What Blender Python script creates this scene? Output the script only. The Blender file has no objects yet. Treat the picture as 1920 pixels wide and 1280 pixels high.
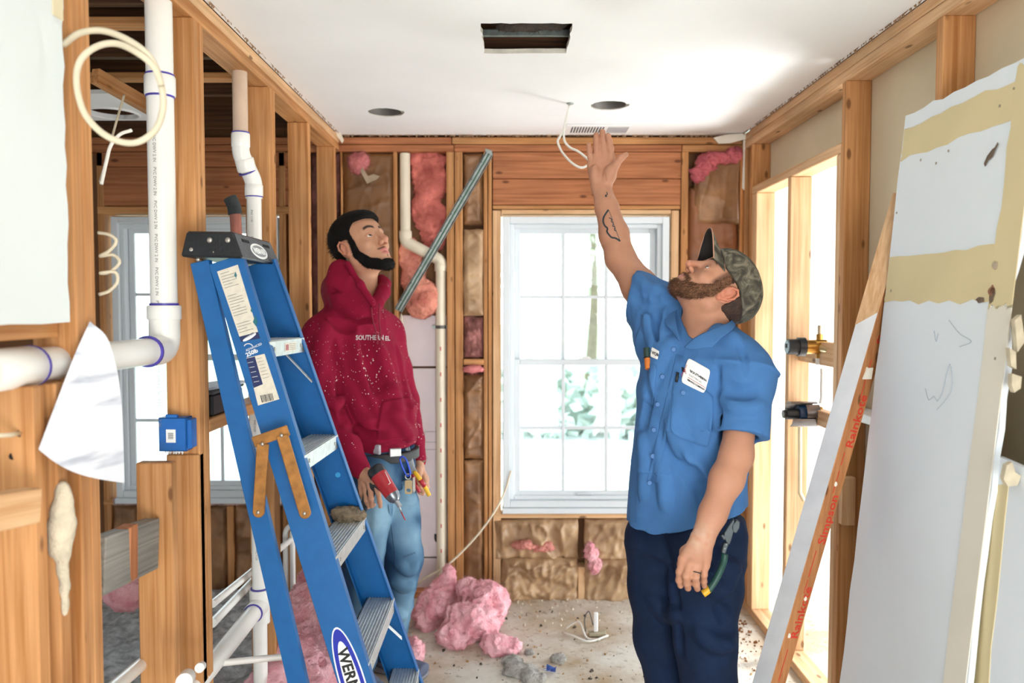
import bpy, bmesh, math, random
import numpy as np
from mathutils import Vector, Matrix, Euler
R=random.Random(7)
V=Vector
# ---------------- camera, world, light, exposure ----------------
F=1493.0; CAMZ=1.5
PITCH=math.atan(65/F); YAW=3/F
sc=bpy.context.scene
COL=sc.collection
cam_d=bpy.data.cameras.new('camera'); cam=bpy.data.objects.new('camera',cam_d); COL.objects.link(cam)
cam.location=(0,0,CAMZ); cam.rotation_euler=(math.pi/2-PITCH,0,-YAW)
cam_d.sensor_width=36; cam_d.lens=36*F/1920; cam_d.clip_start=.02; cam_d.clip_end=300
cam_d.dof.use_dof=True; cam_d.dof.focus_distance=2.4; cam_d.dof.aperture_fstop=2.6
sc.camera=cam
CM=Matrix.Translation((0,0,CAMZ))@cam.rotation_euler.to_matrix().to_4x4()
def ray(px,py): return (CM.to_3x3()@V(((px-960)/F,-(py-640)/F,-1)))
def P(px,py,Y=None,X=None,Z=None):
    d=ray(px,py); o=V((0,0,CAMZ))
    if Y is not None: t=Y/d.y
    elif X is not None: t=X/d.x
    else: t=(Z-CAMZ)/d.z
    return o+d*t
w=bpy.data.worlds.new('sky'); sc.world=w; w.use_nodes=True
nt=w.node_tree; nt.nodes.clear()
bg=nt.nodes.new('ShaderNodeBackground'); wo=nt.nodes.new('ShaderNodeOutputWorld')
tc=nt.nodes.new('ShaderNodeTexCoord'); sp=nt.nodes.new('ShaderNodeSeparateXYZ'); cr=nt.nodes.new('ShaderNodeValToRGB')
cr.color_ramp.elements[0].position=.45; cr.color_ramp.elements[0].color=(.95,.98,1,1)
cr.color_ramp.elements[1].position=.9; cr.color_ramp.elements[1].color=(.62,.82,1,1)
mm=nt.nodes.new('ShaderNodeMath'); mm.operation='MULTIPLY_ADD'; mm.inputs[1].default_value=.5; mm.inputs[2].default_value=.5
nt.links.new(tc.outputs['Generated'],sp.inputs[0]); nt.links.new(sp.outputs['Z'],mm.inputs[0]); nt.links.new(mm.outputs[0],cr.inputs[0])
nt.links.new(cr.outputs[0],bg.inputs[0]); bg.inputs[1].default_value=5.0
nt.links.new(bg.outputs[0],wo.inputs[0])
def area(name,loc,target,sx,sy,power,col=(1,1,1)):
    l=bpy.data.lights.new(name,'AREA'); l.shape='RECTANGLE'; l.size=sx; l.size_y=sy; l.energy=power; l.color=col
    o=bpy.data.objects.new(name,l); COL.objects.link(o); o.location=loc
    o.rotation_euler=(V(target)-V(loc)).to_track_quat('-Z','Y').to_euler(); return o
sunl=bpy.data.lights.new('sun','SUN'); sunl.energy=3; sunl.angle=.15; sunl.color=(1,.95,.86)
sun=bpy.data.objects.new('sun',sunl); COL.objects.link(sun); sun.rotation_euler=V((-.75,-.25,-1)).to_track_quat('-Z','Y').to_euler()
area('added_fill_behind',(0.7,-1.0,.5),(0.5,1.6,2.4),1.4,1.0,55,(1,.99,.97))  # lamp added behind the camera, aimed up to brighten the ceiling
area('added_uplight_window',(.35,4.75,.1),(.2,2.4,2.36),1.2,.7,110,(1,1,1)); area('added_uplight_opening',(2.1,3.4,.1),(.4,2.6,2.36),.9,.9,90,(.97,.99,1))  # two lamps added low outside the openings to lift the ceiling
sc.view_settings.view_transform='Standard'; sc.view_settings.look='None'; sc.view_settings.gamma=1
sc.view_settings.use_curve_mapping=False; sc.view_settings.exposure=-0.05
sc.cycles.use_denoising=True; sc.cycles.max_bounces=8
# ---------------- materials ----------------
def srgb(h):
    h=h.lstrip('#'); c=[int(h[i:i+2],16)/255 for i in (0,2,4)]
    return tuple(x/12.92 if x<=.04045 else ((x+.055)/1.055)**2.4 for x in c)+(1,)
def scl(c,k): return tuple(min(1,x*k) for x in c[:3])+(1,)
_m={}
def newmat(name):
    m=bpy.data.materials.new(name); m.use_nodes=True; n=m.node_tree; b=n.nodes['Principled BSDF']; return m,n,b
def MT(name,hexc,rough=.6,var=.12,scale=12,bump=0.0,metal=0.0,dark=None,bscale=None,coat=0,sub=0,spec=None,alpha=None):
    """procedural noise-varied material"""
    if name in _m: return _m[name]
    m,n,b=newmat(name); c=srgb(hexc); L=n.links
    tc=n.nodes.new('ShaderNodeTexCoord'); no=n.nodes.new('ShaderNodeTexNoise'); no.inputs['Scale'].default_value=scale; no.inputs['Detail'].default_value=5
    L.new(tc.outputs['Object'],no.inputs['Vector'])
    cr=n.nodes.new('ShaderNodeValToRGB'); e=cr.color_ramp.elements
    e[0].position=.3; e[1].position=.7; e[0].color=srgb(dark) if dark else scl(c,1-var); e[1].color=scl(c,1+var*.6)
    L.new(no.outputs['Fac'],cr.inputs[0]); L.new(cr.outputs[0],b.inputs['Base Color'])
    b.inputs['Roughness'].default_value=rough; b.inputs['Metallic'].default_value=metal
    if spec is not None: b.inputs['Specular IOR Level'].default_value=spec
    if coat: b.inputs['Coat Weight'].default_value=coat
    if sub: b.inputs['Subsurface Weight'].default_value=sub; b.inputs['Subsurface Radius'].default_value=(.02,.008,.004); b.inputs['Subsurface Scale'].default_value=.4
    if bump:
        n2=n.nodes.new('ShaderNodeTexNoise'); n2.inputs['Scale'].default_value=bscale or scale*6; n2.inputs['Detail'].default_value=6
        L.new(tc.outputs['Object'],n2.inputs['Vector'])
        bp=n.nodes.new('ShaderNodeBump'); bp.inputs['Strength'].default_value=bump; bp.inputs['Distance'].default_value=.01
        L.new(n2.outputs['Fac'],bp.inputs['Height']); L.new(bp.outputs[0],b.inputs['Normal'])
    _m[name]=m; return m
def WOOD(name,light,dark,axis,knot='#5a3214',rough=.62):
    """axis: 0,1,2 grain direction in object space"""
    key=name+'_'+'xyz'[axis]
    if key in _m: return _m[key]
    m,n,b=newmat(key); L=n.links
    tc=n.nodes.new('ShaderNodeTexCoord'); oi=n.nodes.new('ShaderNodeObjectInfo')
    ad=n.nodes.new('ShaderNodeVectorMath'); ad.operation='ADD'
    mu=n.nodes.new('ShaderNodeMath'); mu.operation='MULTIPLY'; mu.inputs[1].default_value=37.0
    L.new(oi.outputs['Random'],mu.inputs[0]); L.new(tc.outputs['Object'],ad.inputs[0]); L.new(mu.outputs[0],ad.inputs[1])
    mp=n.nodes.new('ShaderNodeMapping'); s=[70,70,70]; s[axis]=2.2; mp.inputs['Scale'].default_value=s
    L.new(ad.outputs[0],mp.inputs[0])
    no=n.nodes.new('ShaderNodeTexNoise'); no.inputs['Scale'].default_value=1; no.inputs['Detail'].default_value=4; no.inputs['Distortion'].default_value=.6
    L.new(mp.outputs[0],no.inputs['Vector'])
    big=n.nodes.new('ShaderNodeTexNoise'); big.inputs['Scale'].default_value=3.0; L.new(ad.outputs[0],big.inputs['Vector'])
    cr=n.nodes.new('ShaderNodeValToRGB'); e=cr.color_ramp.elements; e[0].position=.30; e[1].position=.66
    e[0].color=srgb(dark); e[1].color=srgb(light); L.new(no.outputs['Fac'],cr.inputs[0])
    hs=n.nodes.new('ShaderNodeHueSaturation'); ma=n.nodes.new('ShaderNodeMapRange'); ma.inputs['To Min'].default_value=.82; ma.inputs['To Max'].default_value=1.14
    L.new(big.outputs['Fac'],ma.inputs['Value']); ma.inputs['From Min'].default_value=.3; ma.inputs['From Max'].default_value=.7
    L.new(ma.outputs[0],hs.inputs['Value']); L.new(cr.outputs[0],hs.inputs['Color'])
    mp2=n.nodes.new('ShaderNodeMapping'); s2=[13,13,13]; s2[axis]=5.5; mp2.inputs['Scale'].default_value=s2; L.new(ad.outputs[0],mp2.inputs[0])
    vo=n.nodes.new('ShaderNodeTexVoronoi'); vo.inputs['Scale'].default_value=1; L.new(mp2.outputs[0],vo.inputs['Vector'])
    k=n.nodes.new('ShaderNodeMapRange'); k.inputs['From Min'].default_value=.07; k.inputs['From Max'].default_value=.13; k.inputs['To Min'].default_value=.75; k.inputs['To Max'].default_value=0
    L.new(vo.outputs['Distance'],k.inputs['Value'])
    mx=n.nodes.new('ShaderNodeMix'); mx.data_type='RGBA'; L.new(k.outputs[0],mx.inputs[0]); L.new(hs.outputs[0],mx.inputs[6]); mx.inputs[7].default_value=srgb(knot)
    L.new(mx.outputs[2],b.inputs['Base Color']); b.inputs['Roughness'].default_value=rough; b.inputs['Specular IOR Level'].default_value=.3
    bp=n.nodes.new('ShaderNodeBump'); bp.inputs['Strength'].default_value=.12; bp.inputs['Distance'].default_value=.004; L.new(no.outputs['Fac'],bp.inputs['Height']); L.new(bp.outputs[0],b.inputs['Normal'])
    _m[key]=m; return m
def VC(name,rough=.6,bump=0,bscale=150,sub=0,spec=.5,speck=None):
    """material reading the 'Col' attribute (albedo zones such as beard, lips, denim fade)"""
    if name in _m: return _m[name]
    m,n,b=newmat(name); L=n.links; a=n.nodes.new('ShaderNodeAttribute'); a.attribute_name='Col'
    tc=n.nodes.new('ShaderNodeTexCoord'); no=n.nodes.new('ShaderNodeTexNoise'); no.inputs['Scale'].default_value=30; no.inputs['Detail'].default_value=4
    L.new(tc.outputs['Object'],no.inputs['Vector']); mr=n.nodes.new('ShaderNodeMapRange'); mr.inputs['To Min'].default_value=.86; mr.inputs['To Max'].default_value=1.1
    L.new(no.outputs['Fac'],mr.inputs['Value']); hs=n.nodes.new('ShaderNodeHueSaturation'); L.new(mr.outputs[0],hs.inputs['Value']); L.new(a.outputs['Color'],hs.inputs['Color'])
    out=hs.outputs[0]
    if speck:
        vo=n.nodes.new('ShaderNodeTexVoronoi'); vo.inputs['Scale'].default_value=95; vo.inputs['Randomness'].default_value=1; _n=n.nodes.new('ShaderNodeTexNoise'); _n.inputs['Scale'].default_value=90; L.new(tc.outputs['Object'],_n.inputs['Vector']); _v=n.nodes.new('ShaderNodeVectorMath'); _v.operation='MULTIPLY_ADD'; _v.inputs[1].default_value=(.012,.012,.012); L.new(_n.outputs['Color'],_v.inputs[0]); L.new(tc.outputs['Object'],_v.inputs[2]); _p=n.nodes.new('ShaderNodeMapping'); _p.inputs['Scale'].default_value=(1,1,.62); L.new(_v.outputs[0],_p.inputs[0]); L.new(_p.outputs[0],vo.inputs['Vector'])
        nz=n.nodes.new('ShaderNodeTexNoise'); nz.inputs['Scale'].default_value=4; L.new(tc.outputs['Object'],nz.inputs['Vector'])
        sz=n.nodes.new('ShaderNodeMapRange'); sz.inputs['From Min'].default_value=.38; sz.inputs['From Max'].default_value=.7; sz.inputs['To Min'].default_value=.02; sz.inputs['To Max'].default_value=.21
        L.new(nz.outputs['Fac'],sz.inputs['Value'])
        lt=n.nodes.new('ShaderNodeMath'); lt.operation='LESS_THAN'; L.new(vo.outputs['Distance'],lt.inputs[0]); L.new(sz.outputs[0],lt.inputs[1])
        mx=n.nodes.new('ShaderNodeMix'); mx.data_type='RGBA'; L.new(lt.outputs[0],mx.inputs[0]); L.new(out,mx.inputs[6]); mx.inputs[7].default_value=srgb(speck); out=mx.outputs[2]
    L.new(out,b.inputs['Base Color']); b.inputs['Roughness'].default_value=rough; b.inputs['Specular IOR Level'].default_value=spec
    if sub: b.inputs['Subsurface Weight'].default_value=sub; b.inputs['Subsurface Radius'].default_value=(.02,.008,.004); b.inputs['Subsurface Scale'].default_value=.35
    if bump:
        n2=n.nodes.new('ShaderNodeTexNoise'); n2.inputs['Scale'].default_value=bscale; n2.inputs['Detail'].default_value=5; L.new(tc.outputs['Object'],n2.inputs['Vector'])
        bp=n.nodes.new('ShaderNodeBump'); bp.inputs['Strength'].default_value=bump; bp.inputs['Distance'].default_value=.003
        L.new(n2.outputs['Fac'],bp.inputs['Height']); L.new(bp.outputs[0],b.inputs['Normal'])
    _m[name]=m; return m
# ---------------- object helpers ----------------
def link(o,parent=None,label=None,cat=None,group=None,kind=None):
    COL.objects.link(o)
    if parent: o.parent=parent
    if label: o['label']=label
    if cat: o['category']=cat
    if group: o['group']=group
    if kind: o['kind']=kind
    return o
def empty(name,loc=(0,0,0),rz=0,**k):
    o=bpy.data.objects.new(name,None); o.location=loc; o.rotation_euler=(0,0,rz); o.empty_display_size=.05
    return link(o,**k)
def wmat(o):
    return o.matrix_basis if o.parent is None else wmat(o.parent)@o.matrix_parent_inverse@o.matrix_basis
def setpar(o,parent):
    if parent is not None:
        o.parent=parent
        M=wmat(parent)
        # parts are built in world coordinates: store the inverse so they stay there
        o.matrix_parent_inverse=M.inverted()
def mesh(name,vs,fs,mat,parent=None,smooth=False,origin=None,**k):
    me=bpy.data.meshes.new(name)
    vs=np.asarray(vs,dtype=float).reshape(-1,3)
    if origin is None: origin=(vs.min(0)+vs.max(0))/2
    origin=np.asarray(origin,dtype=float)
    me.from_pydata((vs-origin).tolist(),[],fs); me.materials.append(mat)
    if smooth: me.polygons.foreach_set('use_smooth',[True]*len(me.polygons))
    me.update()
    o=bpy.data.objects.new(name,me); o.location=origin; link(o,**k); setpar(o,parent); return o
class MB:
    def __init__(s): s.v=[]; s.f=[]
    def add(s,vs,fs):
        n=len(s.v); s.v+= [tuple(v) for v in vs]; s.f+=[tuple(i+n for i in f) for f in fs]; return s
    def box(s,a,b,M=None):
        (x0,y0,z0),(x1,y1,z1)=a,b
        vs=[V((x,y,z)) for x in (x0,x1) for y in (y0,y1) for z in (z0,z1)]
        if M is not None: vs=[M@v for v in vs]
        return s.add(vs,[(0,1,3,2),(4,6,7,5),(0,4,5,1),(2,3,7,6),(0,2,6,4),(1,5,7,3)])
    def tube(s,pts,r,n=10,cap=True):
        pts=[V(p) for p in pts]; rs=r if hasattr(r,'__len__') else [r]*len(pts)
        t=(pts[1]-pts[0]).normalized(); u=t.orthogonal().normalized(); vs=[]
        for i,p in enumerate(pts):
            if i==0: d=pts[1]-pts[0]
            elif i==len(pts)-1: d=pts[-1]-pts[-2]
            else: d=(pts[i+1]-pts[i]).normalized()+(pts[i]-pts[i-1]).normalized()
            d=d.normalized() if d.length>1e-9 else t
            u=(u-d*u.dot(d)); u=u.normalized() if u.length>1e-9 else d.orthogonal().normalized(); w_=d.cross(u)
            for k in range(n):
                a=2*math.pi*k/n; vs.append(p+(u*math.cos(a)+w_*math.sin(a))*rs[i])
        fs=[]
        for i in range(len(pts)-1):
            for k in range(n):
                k2=(k+1)%n; fs.append((i*n+k,i*n+k2,(i+1)*n+k2,(i+1)*n+k))
        if cap: fs.append(tuple(range(n-1,-1,-1))); fs.append(tuple((len(pts)-1)*n+k for k in range(n)))
        return s.add(vs,fs)
    def prism(s,poly,d):
        """extrude a planar polygon of world points by vector d"""
        n=len(poly); poly=[V(p) for p in poly]; d=V(d)
        vs=poly+[p+d for p in poly]
        fs=[tuple(range(n-1,-1,-1)),tuple(range(n,2*n))]+[(i,(i+1)%n,(i+1)%n+n,i+n) for i in range(n)]
        return s.add(vs,fs)
    def ball(s,c,r,nu=12,nv=8,M=None):
        c=V(c); rr=r if hasattr(r,'__len__') else (r,r,r); vs=[];fs=[]
        for j in range(nv+1):
            th=math.pi*j/nv
            for i in range(nu):
                ph=2*math.pi*i/nu; q=V((rr[0]*math.sin(th)*math.cos(ph),rr[1]*math.sin(th)*math.sin(ph),rr[2]*math.cos(th)))
                vs.append(c+(M@q if M is not None else q))
        for j in range(nv):
            for i in range(nu):
                i2=(i+1)%nu; fs.append((j*nu+i,(j+1)*nu+i,(j+1)*nu+i2,j*nu+i2))
        return s.add(vs,fs)
    def build(s,name,mat,parent=None,smooth=False,bevel=0,**k):
        o=mesh(name,s.v,s.f,mat,parent,smooth,**k)
        if bevel: do_bevel(o,bevel)
        return o
def do_bevel(o,w_,seg=1):
    bm=bmesh.new(); bm.from_mesh(o.data)
    bmesh.ops.bevel(bm,geom=[e for e in bm.edges if len(e.link_faces)==2 and e.calc_face_angle(0)>.5],offset=w_,segments=seg,affect='EDGES',clamp_overlap=True)
    bm.to_mesh(o.data); bm.free()
def smooth_auto(o,ang=.7):
    o.data.polygons.foreach_set('use_smooth',[True]*len(o.data.polygons)); o.data.set_sharp_from_angle(angle=ang)
def board(name,a,b,mat,parent=None,bevel=.003,**k):
    a=[min(p,q) for p,q in zip(a,b)] if False else a
    lo=[min(a[i],b[i]) for i in range(3)]; hi=[max(a[i],b[i]) for i in range(3)]
    return MB().box(lo,hi).build(name,mat,parent,bevel=min(bevel,min(h-l for l,h in zip(lo,hi))*.3),**k)
def beam(name,a,b,w_,h_,mat,parent=None,up=(0,0,1),bevel=.002,**k):
    """box from a to b; w_ across, h_ along 'up'; local x = length so grain follows"""
    a=V(a);b=V(b); x=(b-a).normalized(); y=V(up).cross(x).normalized(); z=x.cross(y)
    L_=(b-a).length
    me=bpy.data.meshes.new(name); mb=MB().box((-L_/2,-w_/2,-h_/2),(L_/2,w_/2,h_/2)); me.from_pydata(mb.v,[],mb.f); me.materials.append(mat); me.update()
    o=bpy.data.objects.new(name,me); o.matrix_basis=Matrix.Translation((a+b)/2)@Matrix((x,y,z)).transposed().to_4x4()
    link(o,**k)
    if bevel: do_bevel(o,min(bevel,w_*.3,h_*.3))
    setpar(o,parent)
    return o
def arc(c,u,v,r,a0,a1,n=8):
    c=V(c);u=V(u);v=V(v); return [c+u*(r*math.cos(a0+(a1-a0)*i/n))+v*(r*math.sin(a0+(a1-a0)*i/n)) for i in range(n+1)]
def bez(p,n=24):
    """Catmull-Rom through points"""
    p=[V(q) for q in p]; p=[p[0]*2-p[1]]+p+[p[-1]*2-p[-2]]; out=[]
    seg=len(p)-3; m=max(2,n//seg)
    for i in range(seg):
        a,b,c,d=p[i:i+4]
        for j in range(m):
            t=j/m; out.append(.5*((2*b)+(c-a)*t+(2*a-5*b+4*c-d)*t*t+(3*b-a-3*c+d)*t**3))
    out.append(p[-2]); return out
def text(name,s,size,o,x,y,mat,parent=None,bold=0,depth=.0004,sx=1,align='LEFT',italic=0,spacing=1):
    cu=bpy.data.curves.new(name,'FONT'); cu.body=s; cu.size=size; cu.extrude=depth/2; cu.offset=bold; cu.align_x=align; cu.resolution_u=2; cu.shear=italic; cu.space_character=spacing
    t=bpy.data.objects.new('t',cu); COL.objects.link(t)
    me=bpy.data.meshes.new_from_object(t); bpy.data.objects.remove(t); bpy.data.curves.remove(cu)
    x=V(x).normalized(); y=V(y).normalized(); z=x.cross(y).normalized(); y=z.cross(x)
    M=Matrix((x*sx,y,z)).transposed().to_4x4(); M.translation=V(o); me.transform(M)
    c=np.array([v.co for v in me.vertices]); c0=V(c.mean(0)) if len(c) else V(o); me.transform(Matrix.Translation(-c0))
    me.materials.clear(); me.materials.append(mat)
    ob=bpy.data.objects.new(name,me); ob.location=c0; link(ob); setpar(ob,parent); return ob
def tagit(o,label,cat,group=None,kind=None):
    o['label']=label; o['category']=cat
    if group: o['group']=group
    if kind: o['kind']=kind
    return o
def fbm(p,f,seed=0,oct=3):
    """cheap smooth pseudo noise, p (...,3) -> (...)"""
    rs=np.random.RandomState(seed); out=0; a=1.0; tot=0
    for o_ in range(oct):
        d=rs.normal(size=(5,3)); ph=rs.rand(5)*6.28; s_=0
        for k in range(5): s_=s_+np.sin(p@(d[k]*f)+ph[k]+1.3*np.sin(p@(d[(k+2)%5]*f*.7)+ph[(k+3)%5]))
        out=out+a*s_/5; tot+=a; a*=.5; f*=2.03
    return out/tot
# ---------------- the setting ----------------
XL=-.86; XR=1.165; YB=4.04; CE=2.36; T=.089; t2=.038
def wood(ax): return WOOD('stud_wood','#cb9562','#a66d3a',ax)
def woodl(ax): return WOOD('pale_wood','#e2bb90','#c8996c',ax)
def woodr(ax): return WOOD('header_wood','#bd7c52','#935836',ax,knot='#4a2410')
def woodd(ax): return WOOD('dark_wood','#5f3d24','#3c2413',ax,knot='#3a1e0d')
drywall=MT('drywall_paint','#f3f4f4',.75,.03,3,.04,bscale=60)
gyp=MT('torn_drywall_core','#ddd8cc',.9,.15,25,.4)
paperback=MT('drywall_backing_paper','#d8c9aa',.8,.06,4,.05)
kraft=MT('kraft_paper','#a07650',.45,.3,7,.35,dark='#6e4c32',bscale=30)
kraftl=MT('kraft_paper_pale','#bf9f7a',.42,.2,6,.3,dark='#8f6d4d',bscale=26)
pink=MT('pink_fibreglass','#e08c8c',.95,.3,14,1.0,dark='#a85a58',bscale=60)
pinkl=MT('pink_fibreglass_pale','#f7c0c6',.95,.2,18,1.0,dark='#e2929c',bscale=110)
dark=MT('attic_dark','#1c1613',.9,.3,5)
pvc=MT('white_plastic_pipe','#eeece6',.28,.04,6,spec=.5)
pvcw=MT('ivory_plastic_pipe','#e6dcc6',.35,.05,6)
primer=MT('purple_primer','#4a3fa0',.4,.2,40)
vinyl=MT('window_vinyl','#dde4e8',.35,.03,4)
steel=MT('galvanised_steel','#9aa39f',.4,.25,30,metal=.7)
black=MT('black_plastic','#16181b',.4,.2,30)
white=MT('white_plastic','#f2f2f0',.4,.03,10)
# floor: dusty concrete with pale plaster smears
def floor_mat():
    m,n,b=newmat('dusty_subfloor'); L=n.links; tc=n.nodes.new('ShaderNodeTexCoord')
    a=n.nodes.new('ShaderNodeTexNoise'); a.inputs['Scale'].default_value=1.6; a.inputs['Detail'].default_value=8; a.inputs['Roughness'].default_value=.65; L.new(tc.outputs['Object'],a.inputs['Vector'])
    cr=n.nodes.new('ShaderNodeValToRGB'); e=cr.color_ramp.elements; e[0].position=.36; e[0].color=srgb('#b39a7a'); e[1].position=.56; e[1].color=srgb('#ded8cc')
    L.new(a.outputs['Fac'],cr.inputs[0])
    s=n.nodes.new('ShaderNodeTexNoise'); s.inputs['Scale'].default_value=40; s.inputs['Detail'].default_value=6; L.new(tc.outputs['Object'],s.inputs['Vector'])
    r2=n.nodes.new('ShaderNodeValToRGB'); e=r2.color_ramp.elements; e[0].position=.30; e[0].color=(.35,.28,.2,1); e[1].position=.42; e[1].color=(1,1,1,1); L.new(s.outputs['Fac'],r2.inputs[0])
    mx=n.nodes.new('ShaderNodeMix'); mx.data_type='RGBA'; mx.blend_type='MULTIPLY'; mx.inputs[0].default_value=.6; L.new(cr.outputs[0],mx.inputs[6]); L.new(r2.outputs[0],mx.inputs[7])
    L.new(mx.outputs[2],b.inputs['Base Color']); b.inputs['Roughness'].default_value=.75
    bp=n.nodes.new('ShaderNodeBump'); bp.inputs['Strength'].default_value=.3; bp.inputs['Distance'].default_value=.006; L.new(s.outputs['Fac'],bp.inputs['Height']); L.new(bp.outputs[0],b.inputs['Normal'])
    return m
board('floor',(-3.2,-1.6,-.12),(2.9,YB+.12,0),floor_mat(),kind='structure')
# ceiling drywall with its three cut openings (grid of cells around the holes)
def ceiling():
    hx0,hx1=P(903,60,Z=CE).x,P(1070,60,Z=CE).x; hy1,hy0=P(985,100,Z=CE).y,P(985,44,Z=CE).y
    root=empty('ceiling',(0,1.5,CE),kind='structure')
    bm=bmesh.new()
    c1=P(723,211,Z=CE); c2=P(1142,198,Z=CE); RR=.078
    th=.016
    loops=[]
    def ring(pts): return [bm.verts.new((p[0],p[1],CE)) for p in pts]
    outer=ring([(XL+.0,-1.4),(XR+.0,-1.4),(XR+.0,YB-.005),(XL+.0,YB-.005)])
    rr=random.Random(3)
    rect=[]
    for (a,b_) in (((hx0,hy0),(hx1,hy0)),((hx1,hy0),(hx1,hy1)),((hx1,hy1),(hx0,hy1)),((hx0,hy1),(hx0,hy0))):
        for i in range(9):
            t=i/9; j=.004 if i else 0; rect.append((a[0]+(b_[0]-a[0])*t+rr.uniform(-j,j),a[1]+(b_[1]-a[1])*t+rr.uniform(-j,j)))
    rect=ring(rect)
    cs=[ring([(c.x+(RR+rr.uniform(-.003,.003))*math.cos(2*math.pi*i/36),c.y+(RR+rr.uniform(-.003,.003))*math.sin(2*math.pi*i/36)) for i in range(36)]) for c in (c1,c2)]
    ed=[]
    for l in [outer,rect]+cs:
        for i in range(len(l)): ed.append(bm.edges.new((l[i],l[(i+1)%len(l)])))
    bmesh.ops.triangle_fill(bm,use_beauty=True,use_dissolve=False,edges=ed)
    for f in bm.faces:
        if f.normal.z>0: f.normal_flip()
    r=bmesh.ops.extrude_face_region(bm,geom=list(bm.faces))
    for v in [g for g in r['geom'] if isinstance(g,bmesh.types.BMVert)]: v.co.z+=th
    me=bpy.data.meshes.new('ceiling_board'); bm.normal_update(); bm.to_mesh(me); bm.free()
    me.materials.append(drywall); me.materials.append(gyp)
    for p in me.polygons:
        if abs(p.normal.z)<.5: p.material_index=1
    o=bpy.data.objects.new('ceiling_board',me); link(o); setpar(o,root)
    # joists over the whole storey, seen through the holes and over the left room
    for i in range(8):
        y=.35+i*.5 if i<7 else 3.98
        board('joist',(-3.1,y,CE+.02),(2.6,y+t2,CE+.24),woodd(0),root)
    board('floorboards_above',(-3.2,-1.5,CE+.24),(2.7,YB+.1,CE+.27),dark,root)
    # strip of loose ceiling paper/duct edge in the vent cut
    board('duct_flange',(hx0-.02,hy1-.02,CE+.05),(hx1+.02,hy1-.008,CE+.075),steel,root)
    return hx0,hx1,hy0,hy1,c1,c2
hx0,hx1,hy0,hy1,cl1,cl2=ceiling()
# ---- left stud wall
wl=empty('wall_left',(XL-T/2,2,0),kind='structure')
def lstud(y,z0=0.038,z1=CE-.076,n=1,m=None,parent=wl,x0=XL-T,x1=XL,name='stud'):
    for i in range(n): board(name,(x0,y+i*t2,z0),(x1,y+(i+1)*t2-.001,z1),m or wood(2),parent)
for y,n in ((1.581,2),(2.191,2),(2.872,2),(3.424,1),(3.93,1)): lstud(y,n=n)
for k in range(2):
    board('top_plate',(XL-T,-.9,CE-.076+k*.038),(XL,YB,CE-.039+k*.038),woodl(1) if k else wood(1),wl)
board('bottom_plate',(XL-T,-.9,0),(XL,YB,.038),wood(1),wl)
# back-wall stub posts in the lower left
za=P(60,725,X=XL).z
def PW0(a,b,Y): return P(a,b,Y=Y)
def stub(px0,pyt,depth_n=1,x1=XL,m=None):
    p=P(px0,pyt,X=x1); lstud(p.y,z1=p.z,n=depth_n,m=m,x1=x1,x0=x1-T,name='cut_stud'); return p
s1=stub(60,725,1); s2=stub(320,868,1); s3=stub(372,852,1)
lstud(1.50,z1=1.355,name='cut_stud')
beam('blocking',PW0(-90,975,1.22),PW0(60,946,1.385),.038,.06,woodl(0),wl)
for hx_,hy_ in ((38,812),(24,855)): MB().tube([PW0(hx_,hy_,1.4295),PW0(hx_,hy_,1.4285)],.0065,14).build('drilled_hole',dark,wl)
cb=MB().tube([PW0(38,812,1.43),PW0(20,815,1.40),PW0(-30,818,1.34)],.004,8).build('cable_stub',MT('cream_cable','#d8ccb2',.5,.1,20),wl,True)
# short blocks beneath the drywall sheet
board('blocking',(XL-T,1.0,1.44),(XL-.03,1.57,1.478),wood(1),wl)
for y in (1.10,1.32): board('block',(XL-T,y,1.478),(XL-.01,y+.04,1.53),woodl(2),wl)
board('blocking',(XL-T+.01,2.27,1.14),(XL-.002,2.87,1.178),wood(1),wl)
# torn drywall sheet, still fixed to the near studs
def torn_sheet():
    rr=random.Random(5); y1=P(124,300,X=XL+.012).y; z0=P(60,606,X=XL+.012).z
    poly=[(y1-1.6,z0)]
    for i in range(14): poly.append((y1-1.3+i*1.3/14,z0+rr.uniform(-.004,.004)))
    for i in range(24): poly.append((y1+rr.uniform(-.005,.004),z0+(CE-.03-z0)*i/23))
    poly.append((y1-1.6,CE-.03))
    return MB().prism([(XL,a,b) for a,b in poly],(.012,0,0)).build('drywall_sheet',MT('grey_white_drywall','#dde4e4',.8,.03,3,.04,bscale=60),wl)
torn_sheet()
y1=P(124,300,X=XL+.012).y
board('tape_joint',(XL+.012,y1-.035,CE-.32),(XL+.0145,y1-.002,CE-.03),MT('joint_paper','#dccfae',.8,.05,6),wl,bevel=.0005)
# hanging foam blob on the lower post
# ---- right stud wall
wr=empty('wall_right',(XR+T/2,2,0),kind='structure')
def rstud(y,z0=.038,z1=CE-.076,n=1,m=None,name='stud',x0=XR,x1=XR+T):
    for i in range(n): board(name,(x0,y+i*t2,z0),(x1,y+(i+1)*t2-.001,z1),m or wood(2),wr)
for y,n in ((2.174,1),(2.792,1),(1.56,1),(.95,1)): rstud(y,n=n)
hz=P(1418,345,X=XR,).z
rstud(2.831,z1=2.04,name='jack_stud',m=woodl(2)); rstud(3.79,z1=2.04,name='jack_stud',m=woodl(2),n=2); rstud(3.868,n=1); rstud(3.98,n=1)
rstud(3.33,z0=.038,z1=2.04,name='stud',m=woodl(2))
for k in range(1): board('header_plate',(XR,2.831,2.041),(XR+T,3.867,2.078),woodl(1),wr)
for k in range(2): board('top_plate',(XR,-.9,CE-.076+k*.038),(XR+T,YB,CE-.039+k*.038),woodl(1),wr)
board('bottom_plate',(XR,2.0,0),(XR+T,YB,.038),woodl(1),wr)
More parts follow.
